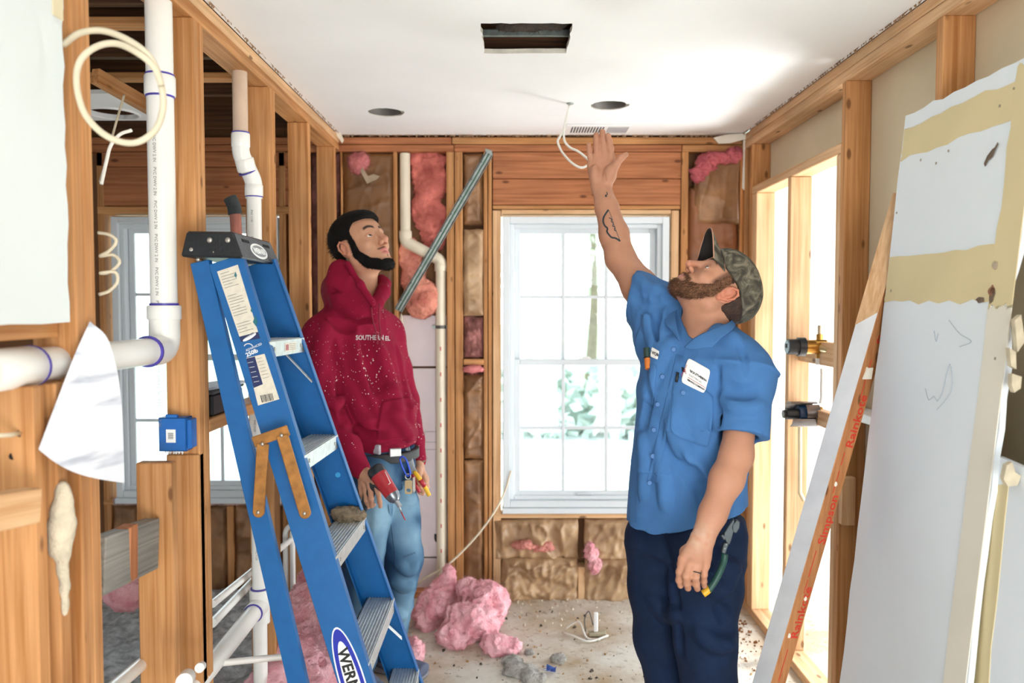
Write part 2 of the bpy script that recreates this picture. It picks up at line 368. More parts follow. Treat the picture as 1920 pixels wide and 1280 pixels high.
board('drywall_sheet',(XR+T,2.9,2.05),(XR+T+.012,YB,CE),paperback,wr)
board('drywall_sheet',(XR+T,-.9,0),(XR+T+.012,2.83,CE),paperback,wr)
board('drywall_sheet',(XR+T,3.86,0),(XR+T+.012,YB,2.05),paperback,wr)
board('blocking',(XR+.02,2.83,P(1560,780,Y=3.1).z-.03),(XR+.06,3.33,P(1560,780,Y=3.1).z+.03),woodl(1),wr)
board('blocking',(XR+.045,2.87,P(1560,665,Y=3.1).z-.04),(XR+T,3.33,P(1560,665,Y=3.1).z+.05),woodl(1),wr)
board('block',(XR-.002,2.76,P(1590,935,Y=2.8).z-.085),(XR+.045,2.7919,P(1590,935,Y=2.8).z+.085),woodl(2),wr)
board('blocking',(XR+.0,2.22,P(1625,770,Y=2.7).z-.03),(XR+.085,2.79,P(1625,770,Y=2.7).z+.0),white,wr)
# ---- back wall
wb=empty('wall_back',(0,YB+.045,0),kind='structure')
def BX(px,py=650): return P(px,py,Y=YB).x
def BZ(py): return P(957,py,Y=YB).z
def bstud(p0,p1,y0=1130,y1=284,m=None,name='stud',dy=0,d=T):
    z0=BZ(y0); z1=BZ(y1)
    return board(name,(BX(p0),YB+dy,z0),(BX(p1),YB+dy+d,z1),m or wood(2),wb)
XW0=-3.0; XW1=2.6
def plate(name,x0,x1,py0,py1,m,dy=0): return board(name,(x0,YB+dy,BZ(py1)),(x1,YB+T+dy,BZ(py0)),m,wb)
plate('top_plate',XW0,BX(848),257,270,woodr(0)); plate('top_plate',BX(849),BX(1400),257,270,wood(0),-.003)
plate('top_plate',XW0,BX(852),271,284,woodr(0),.003); plate('top_plate',BX(853),BX(1275),271,284,woodr(0)); plate('top_plate',BX(1276),BX(1400),271,284,wood(0),.002)
board('bottom_plate',(XW0,YB,0),(BX(1410),YB+T,.038),woodr(0),wb)
for a in ((641,644),(739,746),(838,852),(853.5,868),(907,914),(915.5,922)): bstud(*a)
bstud(924,939,1125,394,name='jack_stud',m=woodl(2)); bstud(1257,1271,1125,394,name='jack_stud',m=woodl(2)); bstud(1275,1288); bstud(1384,1391)
bstud(1085,1098,1128,1062,m=woodl(2),dy=-.012,name='cripple_stud')
# header boards and sub-header
plate('header_board',BX(924),BX(1274),285,334,woodr(0)); plate('header_board',BX(924),BX(1274),335,384,woodr(0),.004)
plate('header_plate',BX(924),BX(1273),385,392,wood(0),-.002); plate('header_plate',BX(940),BX(1256),393,401,woodl(0),0)
plate('rough_sill',BX(924),BX(1271),963,971,woodl(0),-.004)
# header of the left-hand window
plate('header_board',BX(188),BX(545),285,312,woodr(0)); plate('header_board',BX(188),BX(545),313,386,woodr(0),.004)
plate('header_plate',BX(188),BX(545),387,401,wood(0),-.002)
plate('rough_sill',BX(188),BX(545),937,946,wood(0),-.004)
for a in ((188,200),(526,538),(548,556),(575,583),(612,618)): bstud(*a)
for a in ((-60,-46),(70,84)): bstud(*a)
for a in ((250,262),(420,432)): bstud(a[0],a[1],1128,948,name='cripple_stud')
# sheathing
def sheath(p0,p1,y0,y1,m,name='sheathing_board',yy=YB+T):
    return board(name,(BX(p0),yy,BZ(y1)),(BX(p1),yy+.02,BZ(y0)),m,wb)
shm=MT('brown_sheathing','#7c5434',.8,.2,6,.2)
foam=MT('rigid_foam_board','#e2d6da',.6,.05,9,.05)
XE=BX(1400)
board('sheathing_board',(XW0,YB+T,0),(BX(205),YB+T+.02,CE+.25),shm,wb)
board('sheathing_board',(BX(205),YB+T,BZ(402)),(BX(530),YB+T+.02,CE+.25),shm,wb)
board('sheathing_board',(BX(205),YB+T,0),(BX(530),YB+T+.02,BZ(940)),shm,wb)
board('sheathing_board',(BX(530),YB+T,0),(BX(939),YB+T+.02,CE+.25),shm,wb)
board('sheathing_board',(BX(939),YB+T,BZ(402)),(BX(1256),YB+T+.02,CE+.25),shm,wb)
board('sheathing_board',(BX(939),YB+T,0),(BX(1256),YB+T+.02,BZ(965)),shm,wb)
board('sheathing_board',(BX(1256),YB+T,0),(XE,YB+T+.02,CE+.25),shm,wb)
board('drywall_sheet',(XR+T+.012,YB,0),(2.6,YB+.02,CE),drywall,wb)
# rigid foam panels in the pipe bay with their dark joints
zs=[(591,688),(692,1050),(1053,1118)]
for a,b_ in zs: board('foam_board',(BX(747),YB+.055,BZ(b_)),(BX(837),YB+.085,BZ(a)),foam,wb)
ink=MT('faded_print_ink','#6b6670',.7,.1,20)
inkd=MT('black_print_ink','#17171b',.7,.1,20)
text('printed_mark','U',.055,(BX(811),YB+.0545,BZ(1021)),(1,0,0),(0,0,1),inkd,wb,bold=.004)
fr=MB()
for a,b_ in (((793,812),(836,812)),((793,832),(836,832)),((793,846),(836,846)),((793,812),(793,846))):
    A=V((BX(a[0]),YB+.0545,BZ(a[1]))); B=V((BX(b_[0]),YB+.0545,BZ(b_[1]))); fr.tube([A,B],.0012,4)
fr.tube([(BX(793),YB+.0545,BZ(856)),(BX(799),YB+.0545,BZ(864)),(BX(787),YB+.0545,BZ(864)),(BX(793),YB+.0545,BZ(856))],.0012,4)
fr.build('printed_frame',ink,wb)
# ---- far side / other rooms
board('wall_far_left',(-3.1,-.9,0),(-3.0,YB+.12,CE+.2),drywall,kind='structure')
# window units
def window(name,x0,x1,z0,z1,rows=2,cols=3):
    """double-hung vinyl window, interior face at YB"""
    r=empty(name,((x0+x1)/2,YB+.05,z0),kind='structure')
    def fr(nm,x0,x1,z0,z1,w_,y0,y1,m=vinyl,b=None):
        bw=w_ if b is None else b
        mb=MB(); mb.box((x0,y0,z0),(x0+w_,y1,z1)); mb.box((x1-w_,y0,z0),(x1,y1,z1)); mb.box((x0+w_,y0,z1-w_),(x1-w_,y1,z1)); mb.box((x0+w_,y0,z0),(x1-w_,y1,z0+bw))
        return mb.build(nm,m,r,bevel=.003)
    fr('window_frame',x0,x1,z0,z1,.035,YB-.006,YB+.085)
    fr('window_frame',x0+.035,x1-.035,z0+.035,z1-.035,.022,YB+.015,YB+.085)
    board('window_sill',(x0-.004,YB-.016,z0-.03),(x1+.004,YB+.08,z0-.001),vinyl,r)
    xa,xb=x0+.058,x1-.058; za_,zb=z0+.05,z1-.05; zm=(za_+zb)/2
    out=[]
    for k,(a,b_,yy) in enumerate(((za_,zm+.018,YB+.03),(zm-.018,zb,YB+.056))):
        s=fr('sash',xa,xb,a,b_,.030,yy,yy+.024); out.append(s)
        ga,gb=a+.03,b_-.03; gx0,gx1=xa+.03,xb-.03
        board('pane',(gx0-.003,yy+.011,ga-.003),(gx1+.003,yy+.013,gb+.003),GLASS,s,bevel=0)
        mt=MB()
        for i in range(1,cols): x=gx0+(gx1-gx0)*i/cols; board('muntin',(x-.0085,yy+.003,ga),(x+.0085,yy+.020,gb),vinyl,s,bevel=.002)
        for i in range(1,rows): z=ga+(gb-ga)*i/rows; board('muntin',(gx0,yy+.005,z-.0085),(gx1,yy+.018,z+.0085),vinyl,s,bevel=.002)
    lk=MB().box(((x0+x1)/2-.03,YB+.022,zm+.018),((x0+x1)/2+.03,YB+.03,zm+.026)).box(((x0+x1)/2-.012,YB+.012,zm+.026),((x0+x1)/2+.02,YB+.03,zm+.033)); lk.build('sash_lock',white,r,bevel=.002)
    board('lift_rail',((x0+x1)/2-.04,YB+.016,za_+.012),((x0+x1)/2+.04,YB+.03,za_+.018),vinyl,r)
    return r
def glass():
    m,n,b=newmat('window_glass'); n.nodes.clear(); L=n.links
    o=n.nodes.new('ShaderNodeOutputMaterial'); t=n.nodes.new('ShaderNodeBsdfTransparent'); g=n.nodes.new('ShaderNodeBsdfGlossy'); g.inputs['Roughness'].default_value=.02
    fz=n.nodes.new('ShaderNodeFresnel'); fz.inputs[0].default_value=1.45; mx=n.nodes.new('ShaderNodeMixShader'); t.inputs[0].default_value=(.93,.97,.96,1)
    L.new(fz.outputs[0],mx.inputs[0]); L.new(t.outputs[0],mx.inputs[1]); L.new(g.outputs[0],mx.inputs[2]); L.new(mx.outputs[0],o.inputs[0]); return m
GLASS=glass()
window('window_1',BX(943),BX(1253),BZ(951),BZ(406))
window('window_2',BX(213),BX(523),BZ(932),BZ(406))
# ---- outside
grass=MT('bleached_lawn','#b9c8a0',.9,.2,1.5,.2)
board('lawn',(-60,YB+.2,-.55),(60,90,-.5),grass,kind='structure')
board('driveway',(-40,9,-.5),(40,15,-.46),MT('pale_concrete','#e4e2dc',.8,.05,2),kind='structure')
board('wall_front',(-3.2,-1.5,0),(-.15,-1.42,CE),drywall,kind='structure')  # unseen wall added behind the camera to cut flat sky fill
board('wall_front',(-.15,-1.5,2.1),(2.6,-1.42,CE),drywall,kind='structure')  # top of the added wall; gap below leaves light from the right
board('ceiling_rear',(XL,-1.42,CE),(XR,-1.40,CE+.016),drywall,kind='structure')
# ---------------- organic surfaces: smooth-blended distance fields -> one continuous mesh ----------------
def A_(v): return np.array(v,dtype=np.float64)
def smin(a,b,k):
    if k<=0: return np.minimum(a,b)
    h=np.clip(.5+.5*(b-a)/k,0,1); return b+(a-b)*h-k*h*(1-h)
def smax(a,b,k): return -smin(-a,-b,k)
def d_rc(p,a,b,ra,rb):
    ba=b-a; L2=ba@ba; t=np.clip(((p-a)@ba)/L2,0,1); q=p-a-t[...,None]*ba
    return np.sqrt((q*q).sum(-1))-(ra+(rb-ra)*t)
def d_ell(p,c,r,Rm):
    q=(p-c)@Rm; k0=np.sqrt(((q/r)**2).sum(-1))+1e-9; k1=np.sqrt(((q/(r*r))**2).sum(-1))+1e-9
    return k0*(k0-1)/k1
def d_ec(p,a,b,r1,r2,u,cap):
    w_=b-a; L_=np.sqrt(w_@w_); w_=w_/L_; u=u-w_*(u@w_); u=u/np.sqrt(u@u); v=np.cross(w_,u)
    q=p-a; z=q@w_; t=np.clip(z/L_,0,1); e=z-np.clip(z,0,L_)
    ru=r1[0]+(r2[0]-r1[0])*t; rv=r1[1]+(r2[1]-r1[1])*t; rc=np.minimum(ru,rv)*cap
    x=q@u; y=q@v
    k0=np.sqrt((x/ru)**2+(y/rv)**2+(e/rc)**2)+1e-9; k1=np.sqrt((x/ru**2)**2+(y/rv**2)**2+(e/rc**2)**2)+1e-9
    return k0*(k0-1)/k1
def d_box(p,c,h,Rm,r):
    q=np.abs((p-c)@Rm)-h+r; return np.sqrt((np.maximum(q,0)**2).sum(-1))+np.minimum(q.max(-1),0)-r
class Shape:
    def __init__(s): s.p=[]; s.disp=None
    def _a(s,fn,c,r,k,op): s.p.append((fn,A_(c),r,k,op)); return s
    def rc(s,a,b,ra,rb=None,k=.01,op='+'):
        a=A_(a);b=A_(b);rb=ra if rb is None else rb
        return s._a(lambda p:d_rc(p,a,b,ra,rb),(a+b)/2,np.linalg.norm(b-a)/2+max(ra,rb),k,op)
    def chain(s,pts,rs,k=.01,op='+'):
        for i in range(len(pts)-1): s.rc(pts[i],pts[i+1],rs[i],rs[i+1],k,op)
        return s
    def ell(s,c,r,Rm=np.eye(3),k=.01,op='+'):
        c=A_(c); r=A_(r) if hasattr(r,'__len__') else A_((r,r,r)); return s._a(lambda p:d_ell(p,c,r,Rm),c,max(r),k,op)
    def ec(s,a,b,r1,r2,u,k=.01,cap=.5,op='+'):
        a=A_(a);b=A_(b);u=A_(u); return s._a(lambda p:d_ec(p,a,b,r1,r2,u,cap),(a+b)/2,np.linalg.norm(b-a)/2+max(*r1,*r2),k,op)
    def box(s,c,h,Rm=np.eye(3),r=.005,k=.005,op='+'):
        c=A_(c);h=A_(h); return s._a(lambda p:d_box(p,c,h,Rm,r),c,np.linalg.norm(h),k,op)
    def fn(s,f,c,r,k=0,op='+'): return s._a(f,c,r,k,op)
    def ev(s,p,prims=None):
        d=None
        for fn,c,r,k,op in (s.p if prims is None else prims):
            if op=='+': e=fn(p); d=e if d is None else smin(d,e,k)
            elif d is None: continue
            elif op=='-': d=smax(d,-fn(p),k)
            elif op=='&': d=smax(d,fn(p),k)
        if d is None: d=np.full(p.shape[:-1],1.0)
        if s.disp is not None: d=d+s.disp(p)
        return d
    def mesh(s,h,n=12):
        lo=np.min([c-r for f,c,r,k,op in s.p if op=='+'],0)-.03; hi=np.max([c+r for f,c,r,k,op in s.p if op=='+'],0)+.03
        bs=n*h; nb=np.ceil((hi-lo)/bs).astype(int)
        g=np.stack(np.meshgrid(*[np.arange(k) for k in nb],indexing='ij'),-1).reshape(-1,3)
        cen=lo+(g+.5)*bs; R_=bs*.87
        near=[]
        for q0 in range(0,len(cen),60000): near.append(s.ev(cen[q0:q0+60000]))
        near=np.concatenate(near); keep=np.abs(near)<R_*1.5+.012
        g=g[keep]; cen=cen[keep]
        N=nb*n+4; off=np.stack(np.meshgrid(*[np.arange(n+1)]*3,indexing='ij'),-1)*h
        keys=[];pos=[];quads=[]
        C=np.array([[i,j,k] for i in (0,1) for j in (0,1) for k in (0,1)])
        E=[(0,4),(1,5),(2,6),(3,7),(0,2),(1,3),(4,6),(5,7),(0,1),(2,3),(4,5),(6,7)]
        def key(a): return ((a[...,0]+1)*N[1]+(a[...,1]+1))*N[2]+(a[...,2]+1)
        for gi,c in zip(g,cen):
            pr=[q for q in s.p if q[4]=='&' or np.sqrt(((q[1]-c)**2).sum())-q[2] < 2.6*R_+q[3]+.012]
            if not any(q[4]=='+' for q in pr): continue
            D=s.ev(lo+gi*bs+off,pr); S_=D<0
            if S_.all() or not S_.any(): continue
            cs=sum(S_[i:n+i,j:n+j,k:n+k].astype(np.int8) for i,j,k in C)
            idx=np.argwhere((cs>0)&(cs<8))
            vals=np.stack([D[idx[:,0]+i,idx[:,1]+j,idx[:,2]+k] for i,j,k in C],1)
            acc=np.zeros((len(idx),3)); cnt=np.zeros(len(idx))
            for a,b in E:
                va,vb=vals[:,a],vals[:,b]; m_=(va<0)!=(vb<0); t=np.where(m_,va/(va-vb+1e-12*(va==vb)),0)
                acc+=np.where(m_[:,None],C[a]+(C[b]-C[a])*t[:,None],0); cnt+=m_
            gc=idx+gi*n
            keys.append(key(gc)); pos.append(lo+(gc+acc/cnt[:,None])*h)
            for ax,(d1,d2) in enumerate((((0,1,0),(0,0,1)),((0,0,1),(1,0,0)),((1,0,0),(0,1,0)))):
                sl=[slice(0,n)]*3; s2=list(sl); s2[ax]=slice(1,n+1)
                A1=S_[tuple(sl)]; A2=S_[tuple(s2)]
                for flip,mk in ((0,A1&~A2),(1,~A1&A2)):
                    e=np.argwhere(mk)+gi*n
                    if not len(e): continue
                    d1_,d2_=A_(d1).astype(int),A_(d2).astype(int)
                    q=np.stack([key(e-d1_-d2_),key(e-d2_),key(e),key(e-d1_)],1)
                    quads.append(q[:,::-1] if flip else q)
        keys=np.concatenate(keys); pos=np.concatenate(pos); quads=np.concatenate(quads)
        o=np.argsort(keys); keys=keys[o]; pos=pos[o]
        ix=np.searchsorted(keys,quads).clip(0,len(keys)-1); ok=(keys[ix]==quads).all(1)
        return pos,ix[ok]
def obj_sdf(name,S,h,mat,parent=None,color=None,n=12,**kw):
    vs,q=S.mesh(h,n)
    me=bpy.data.meshes.new(name); c=vs.mean(0)
    me.vertices.add(len(vs)); me.vertices.foreach_set('co',(vs-c).astype(np.float32).ravel())
    me.loops.add(len(q)*4); me.loops.foreach_set('vertex_index',q.astype(np.int32).ravel())
    me.polygons.add(len(q)); me.polygons.foreach_set('loop_start',np.arange(len(q),dtype=np.int32)*4)
    me.update(calc_edges=True); me.polygons.foreach_set('use_smooth',[True]*len(q)); me.materials.append(mat)
    if color is not None:
        cl=np.ones((len(vs),4),dtype=np.float32); cl[:,:3]=color(vs)
        at=me.attributes.new('Col','FLOAT_COLOR','POINT'); at.data.foreach_set('color',cl.ravel())
    me.validate()
    o=bpy.data.objects.new(name,me); o.location=c; link(o,**kw); setpar(o,parent); return o,vs
def lin(h): return A_(srgb(h)[:3])
def mixc(a,b,t): return a*(1-t[:,None])+b*t[:,None]
def sstep(a,b,x): t=np.clip((x-a)/(b-a),0,1); return t*t*(3-2*t)
def strands(name,pts,dirs,length,width,mat,parent,rs,jit=.35,down=None):
    """tiny tapered hair wedges joined into one part"""
    n=len(pts); L_=length*(.6+.8*rs.rand(n,1)); d=dirs+rs.normal(size=(n,3))*jit; d/=np.linalg.norm(d,axis=1,keepdims=True)
    sd=np.cross(d,rs.normal(size=(n,3))); sd/=np.linalg.norm(sd,axis=1,keepdims=True)+1e-9; s2=np.cross(d,sd)
    vs=np.stack([pts+sd*width,pts-sd*width*.5+s2*width*.8,pts-sd*width*.5-s2*width*.8,pts+d*L_],1).reshape(-1,3)
    b=np.arange(n)[:,None]*4; fs=np.concatenate([b+[0,1,3],b+[1,2,3],b+[2,0,3]]).tolist()
    return mesh(name,vs,fs,mat,parent,kind='stuff')
# ---------------- people ----------------
skinm=VC('skin',rough=.55,bump=.08,bscale=260,sub=.12,spec=.35)
def frame_of(fwd,left_hint,up=None):
    f=A_(fwd)/np.linalg.norm(fwd); l=A_(left_hint); l=l-f*(l@f); l/=np.linalg.norm(l); u=np.cross(f,l); return f,l,u
class Head:
    """anatomy in a local frame: f forward, l left, u up, origin between the ears"""
    def __init__(s,c,fwd,left,scale=1.0,chin=0.0):
        s.ch=chin
        s.c=A_(c); s.f,s.l,s.u=frame_of(fwd,left); s.R=np.stack([s.f,s.l,s.u],1); s.k=scale
    def w(s,x,y,z): return s.c+s.R@(A_((x,y,z))*s.k)
    def loc(s,p): return ((p-s.c)@s.R)/s.k
    def build(s,S,open_mouth=0):
        k=s.k; W=s.w
        def ell(x,y,z,r,kk=.02,op='+'): S.ell(W(x,y,z),A_(r)*k,s.R,kk*k,op)
        def rc(a,b,ra,rb,kk=.01,op='+'): S.rc(W(*a),W(*b),ra*k,rb*k,kk*k,op)
        ell(-.014,0,.045,(.098,.076,.082)); ell(.030,0,.040,(.060,.064,.060),.02); ell(.022,0,-.02,(.058,.058,.078),.03)
        for q in (-1,1):
            rc((-.004,q*.052,-.05),(.066,q*.018,-.098+s.ch),.021,.017,.024)
            rc((-.004,q*.052,-.05),(-.006,q*.058,.0),.019,.018,.02)
            ell(.054,q*.042,-.020,(.022,.018,.018),.022)
            rc((.080,q*.012,.030),(.066,q*.046,.032),.0095,.009,.012)
        ell(.069,0,-.096+s.ch,(.017,.02,.016),.02); ell(.060,0,-.060,(.033,.030,.03),.02)
        for q in (-1,1):
            ell(.090,q*.031,.007,(.017,.0185,.0125),.012,'-')
        rc((.082,0,.026),(.110,0,-.022),.0080,.0095,.012); ell(.1085,0,-.0255,(.0115,.0105,.0095),.006)
        for q in (-1,1):
            ell(.096,q*.0125,-.031,(.011,.0072,.0072),.005); rc((.1005,q*.0064,-.0385),(.092,q*.008,-.028),.0036,.002,.002,'-')
            # eyelids: a shell around the eyeball with an almond opening
            ec=W(.0712,q*.031,.0055); ap=W(.0835,q*.0325,.0045); tl=q*.28
            fx=s.R@A_((math.cos(tl),math.sin(tl),0)); sx_=s.R@A_((-math.sin(tl),math.cos(tl),0)); RA=np.stack([fx,sx_,s.u],1)
            S.fn(lambda p,ec=ec,ap=ap,RA=RA: smax(d_ell(p,ec,A_((.0148,.0158,.0150))*k,s.R),-d_ell(p,ap,A_((.016,.0120,.0046))*k,RA),.0008),ec,.018*k,.003*k)
        g=.003*open_mouth
        for q in (-1,1):
            rc((.0905,0,-.0560+g),(.079,q*.021,-.0615),.0056,.0025,.006); rc((.0885,q*.003,-.0675-g),(.078,q*.018,-.064),.0062,.003,.005)
            rc((.0975,0,-.0615),(.081,q*.023,-.0622),.0012+g*.8,.0008,.002,'-')
        for q in (-1,1):
            def C(pts,r,kk=.003):
                for a_,b_ in zip(pts[:-1],pts[1:]): rc(a_,b_,r,r,kk)
            T=lambda x,y,z:(x*.97-z*.22-.004,q*y,z*.97+x*.22+.002)
            ell(*T(-.006,.077,.003),(.0215,.0062,.032),.005)
            C([T(.010,.078,.004),T(.009,.083,.020),T(-.001,.087,.031),T(-.014,.089,.027),T(-.021,.088,.012),T(-.018,.085,-.008),T(-.009,.081,-.022)],.0033,.0025)
            rc(T(-.004,.079,-.026),T(.002,.077,-.022),.0075,.006,.005)
            ell(*T(-.000,.0895,-.001),(.0085,.0095,.013),.003,'-')
            C([T(-.004,.083,.021),T(-.012,.0845,.008),T(-.010,.083,-.010)],.0028,.002); rc(T(.008,.078,-.004),T(.007,.079,-.010),.0045,.0045,.003)
    def eyes(s,parent,iris,tgt=None):
        for q in (-1,1):
            c=s.w(.0715,q*.031,.0055); r=.0124*s.k
            mb=MB(); M=Matrix(s.R.tolist())
            mb.ball(V(c),(r,r,r),20,14,M)
            o=mb.build('eye',VC('eye_surface',rough=.12),parent,smooth=True,origin=c)
            g=A_(tgt if tgt is not None else s.f); g=g/np.linalg.norm(g)
            vs=A_([v.co for v in o.data.vertices]); d=(vs/np.linalg.norm(vs,axis=1,keepdims=True))@g
            cl=np.ones((len(vs),4)); cl[:,:3]=lin('#e8e4de'); cl[d>.80,:3]=lin(iris); cl[d>.93,:3]=.01
            at=o.data.attributes.new('Col','FLOAT_COLOR','POINT'); at.data.foreach_set('color',cl.astype(np.float32).ravel())
def face_color(H,skin,lip,beardc=None,beardf=None,browc='#20160f',redden='#c0705c'):
    def f(vs,cl):
        q=H.loc(vs); x,y,z=q.T; near=(np.abs(q)<A_((.14,.1,.16))).all(1)
        ay=np.abs(y)
        t=sstep(.02,.008,np.abs(z-(-.0615)))*sstep(.030,.020,ay)*sstep(.075,.083,x)*.9
        lipm=(((z+.0560)/.0055)**2+(y/.023)**2<1)|(((z+.0675)/.0068)**2+(y/.019)**2<1)
        cl=mixc(cl,lin(lip)[None],(lipm&(x>.078)&near).astype(float)*.75)
        nose=np.exp(-(((x-.106)/.018)**2+(y/.02)**2+((z+.028)/.018)**2)); cl=mixc(cl,lin(redden)[None],nose*.35*near)
        ear=sstep(.074,.084,ay)*(np.abs(x+.004)<.03)*(np.abs(z)<.04); cl=mixc(cl,lin(redden)[None],ear*.45*near)
        bz=.031+.006*np.sin((ay-.012)/.036*math.pi)*1.0
        brow=sstep(.0065,.0035,np.abs(z-bz-.002))*sstep(.009,.014,ay)*sstep(.053,.046,ay)*sstep(.03,.05,x)
        cl=mixc(cl,lin(browc)[None],brow*near*.95)
        if beardf is not None: cl=mixc(cl,lin(beardc)[None],beardf(q)*near)
        return cl
    return f
def hand(S,wr,mcps,fingers,thumb,rw=.0135,rf=.0088,k=.010,wrist_r=.021,width=None):
    """wr: wrist centre, mcps: 4 knuckles index..pinky, fingers: 4 joint lists beyond the knuckle, thumb: joint list from the base"""
    wr=A_(wr); m=[A_(q) for q in mcps]; c=sum(m)/4
    for i,q in enumerate(m):
        st=wr+(q-c)*.55+(c-wr)*.08
        S.rc(st,q,rw,rw*.86,k)
    S.rc(wr+(m[0]-c)*.3+(c-wr)*.3,wr+(m[0]-c)*.7+(c-wr)*.75,rw,rw*.9,k); S.rc(wr+(m[3]-c)*.3+(c-wr)*.3,wr+(m[3]-c)*.75+(c-wr)*.7,rw,rw*.9,k)
    fr=[rf,rf*1.03,rf*.99,rf*.86]
    for i in range(4):
        pts=[m[i]]+[A_(q) for q in fingers[i]]; r0=fr[i]
        for j in range(len(pts)-1):
            ra=r0*(1.08-.08*j); rb=r0*(1.08-.08*(j+1))
            S.rc(pts[j],pts[j+1],ra,rb,.008 if j==0 else .0025)
        for q in pts[1:-1]: S.ell(q,r0*.98,k=.004)
    t=[A_(q) for q in thumb]; S.rc(wr+(t[0]-wr)*.25,t[0],.017,.0165,k*1.3)
    rr=[.0155,.0118,.0105,.0085]
    for j in range(len(t)-1): S.rc(t[j],t[j+1],rr[min(j,3)],rr[min(j+1,3)],.008)
def PW(px,py,Y): return A_(P(px,py,Y=Y))
def march(S,px,py,t0,lift=.0015,prims=None):
    d=A_([tuple(ray(a,b)) for a,b in zip(px,py)]); d/=np.linalg.norm(d,axis=1,keepdims=True); o0=A_((0,0,CAMZ)); t=np.full(len(d),float(t0))
    for _ in range(26): t=t+S.ev(o0+d*t[:,None],prims)*.8
    return o0+d*(t-lift)[:,None]
def decal_text(S,name,s,px,py,size,ex,ey,Y,m,parent,bold=0,t0=None,lift=.002,font_sx=1):
    """lettering laid on the cloth: ex/ey = image direction of the text's x and y axes"""
    o=text(name,s,size,(0,0,0),(1,0,0),(0,0,1),m,None,bold=bold)
    vs=A_([v.co for v in o.data.vertices])+A_(o.location); a=vs[:,0]*F/Y; b=vs[:,2]*F/Y
    qx=px+a*ex[0]-b*ey[0]; qy=py+a*ex[1]-b*ey[1]
    outv=march(S,qx,qy,(t0 or Y-.35),lift); c0=outv.mean(0)
    for v,q in zip(o.data.vertices,outv): v.co=q-c0
    o.location=c0; setpar(o,parent); return o
def patch(S,name,poly,Y,m,parent,n=14,th=.003,lift=.002,rnd=.12,t0=None):
    """cloth piece over the surface: quad of image corners a,b,c,d mapped to a grid and dropped onto the body"""
    a,b,c,d=[A_(q) for q in poly]; g=[]
    for j in range(n+1):
        for i in range(n+1):
            u,v=i/n,j/n; uu=(u-.5)*2; vv=(v-.5)*2
            if rnd:
                uu=uu*(1-rnd*abs(vv)**8); vv=vv*(1-rnd*abs(uu)**8)
            u,v=(uu+1)/2,(vv+1)/2
            g.append(a*(1-u)*(1-v)+b*u*(1-v)+c*u*v+d*(1-u)*v)
    g=A_(g); f=march(S,g[:,0],g[:,1],t0 or Y-.35,lift); k=march(S,g[:,0],g[:,1],t0 or Y-.35,lift-th)
    N=len(g); vs=np.concatenate([f,k]); fs=[]; q=lambda i,j:j*(n+1)+i
    for j in range(n):
        for i in range(n): fs.append((q(i,j),q(i,j+1),q(i+1,j+1),q(i+1,j))); fs.append((N+q(i,j),N+q(i+1,j),N+q(i+1,j+1),N+q(i,j+1)))
    bd=[q(i,0) for i in range(n)]+[q(n,j) for j in range(n)]+[q(n-i,n) for i in range(n)]+[q(0,n-j) for j in range(n)]
    for i in range(len(bd)): a_,b_=bd[i],bd[(i+1)%len(bd)]; fs.append((a_,b_,b_+N,a_+N))
    return mesh(name,vs,fs,m,parent,True)

def base_ev(S,q,b): return S.ev(q,b)
def folds(S,lines,t0=1.5):
    """cloth creases: each line is a list of image points laid on the present surface, r radius, amp height (+ridge / -valley)"""
    base=list(S.p)
    for pts,r,amp,k in lines:
        amp*=(1.6 if amp>0 else 1.15); r*=1.15
        n=len(pts)*3; b=bez([V((a,0,c)) for a,c in pts],n); px=np.array([q[0] for q in b]); py=np.array([q[2] for q in b])
        lift=-(r-abs(amp)) if amp>0 else (r-abs(amp))
        q=march(S,px,py,t0,lift,base); step=np.linalg.norm(np.diff(q,axis=0),axis=1)
        ok=np.abs(base_ev(S,q,base)-lift)<.010
        for i in range(len(q)-1):
            if step[i]>.06 or not (ok[i] and ok[i+1]): continue
            f=math.sin(math.pi*(i+.5)/(len(q)-1))**.5
            S.rc(q[i],q[i+1],r*(.55+.45*f),r*(.55+.45*f),k,'+' if amp>0 else '-')
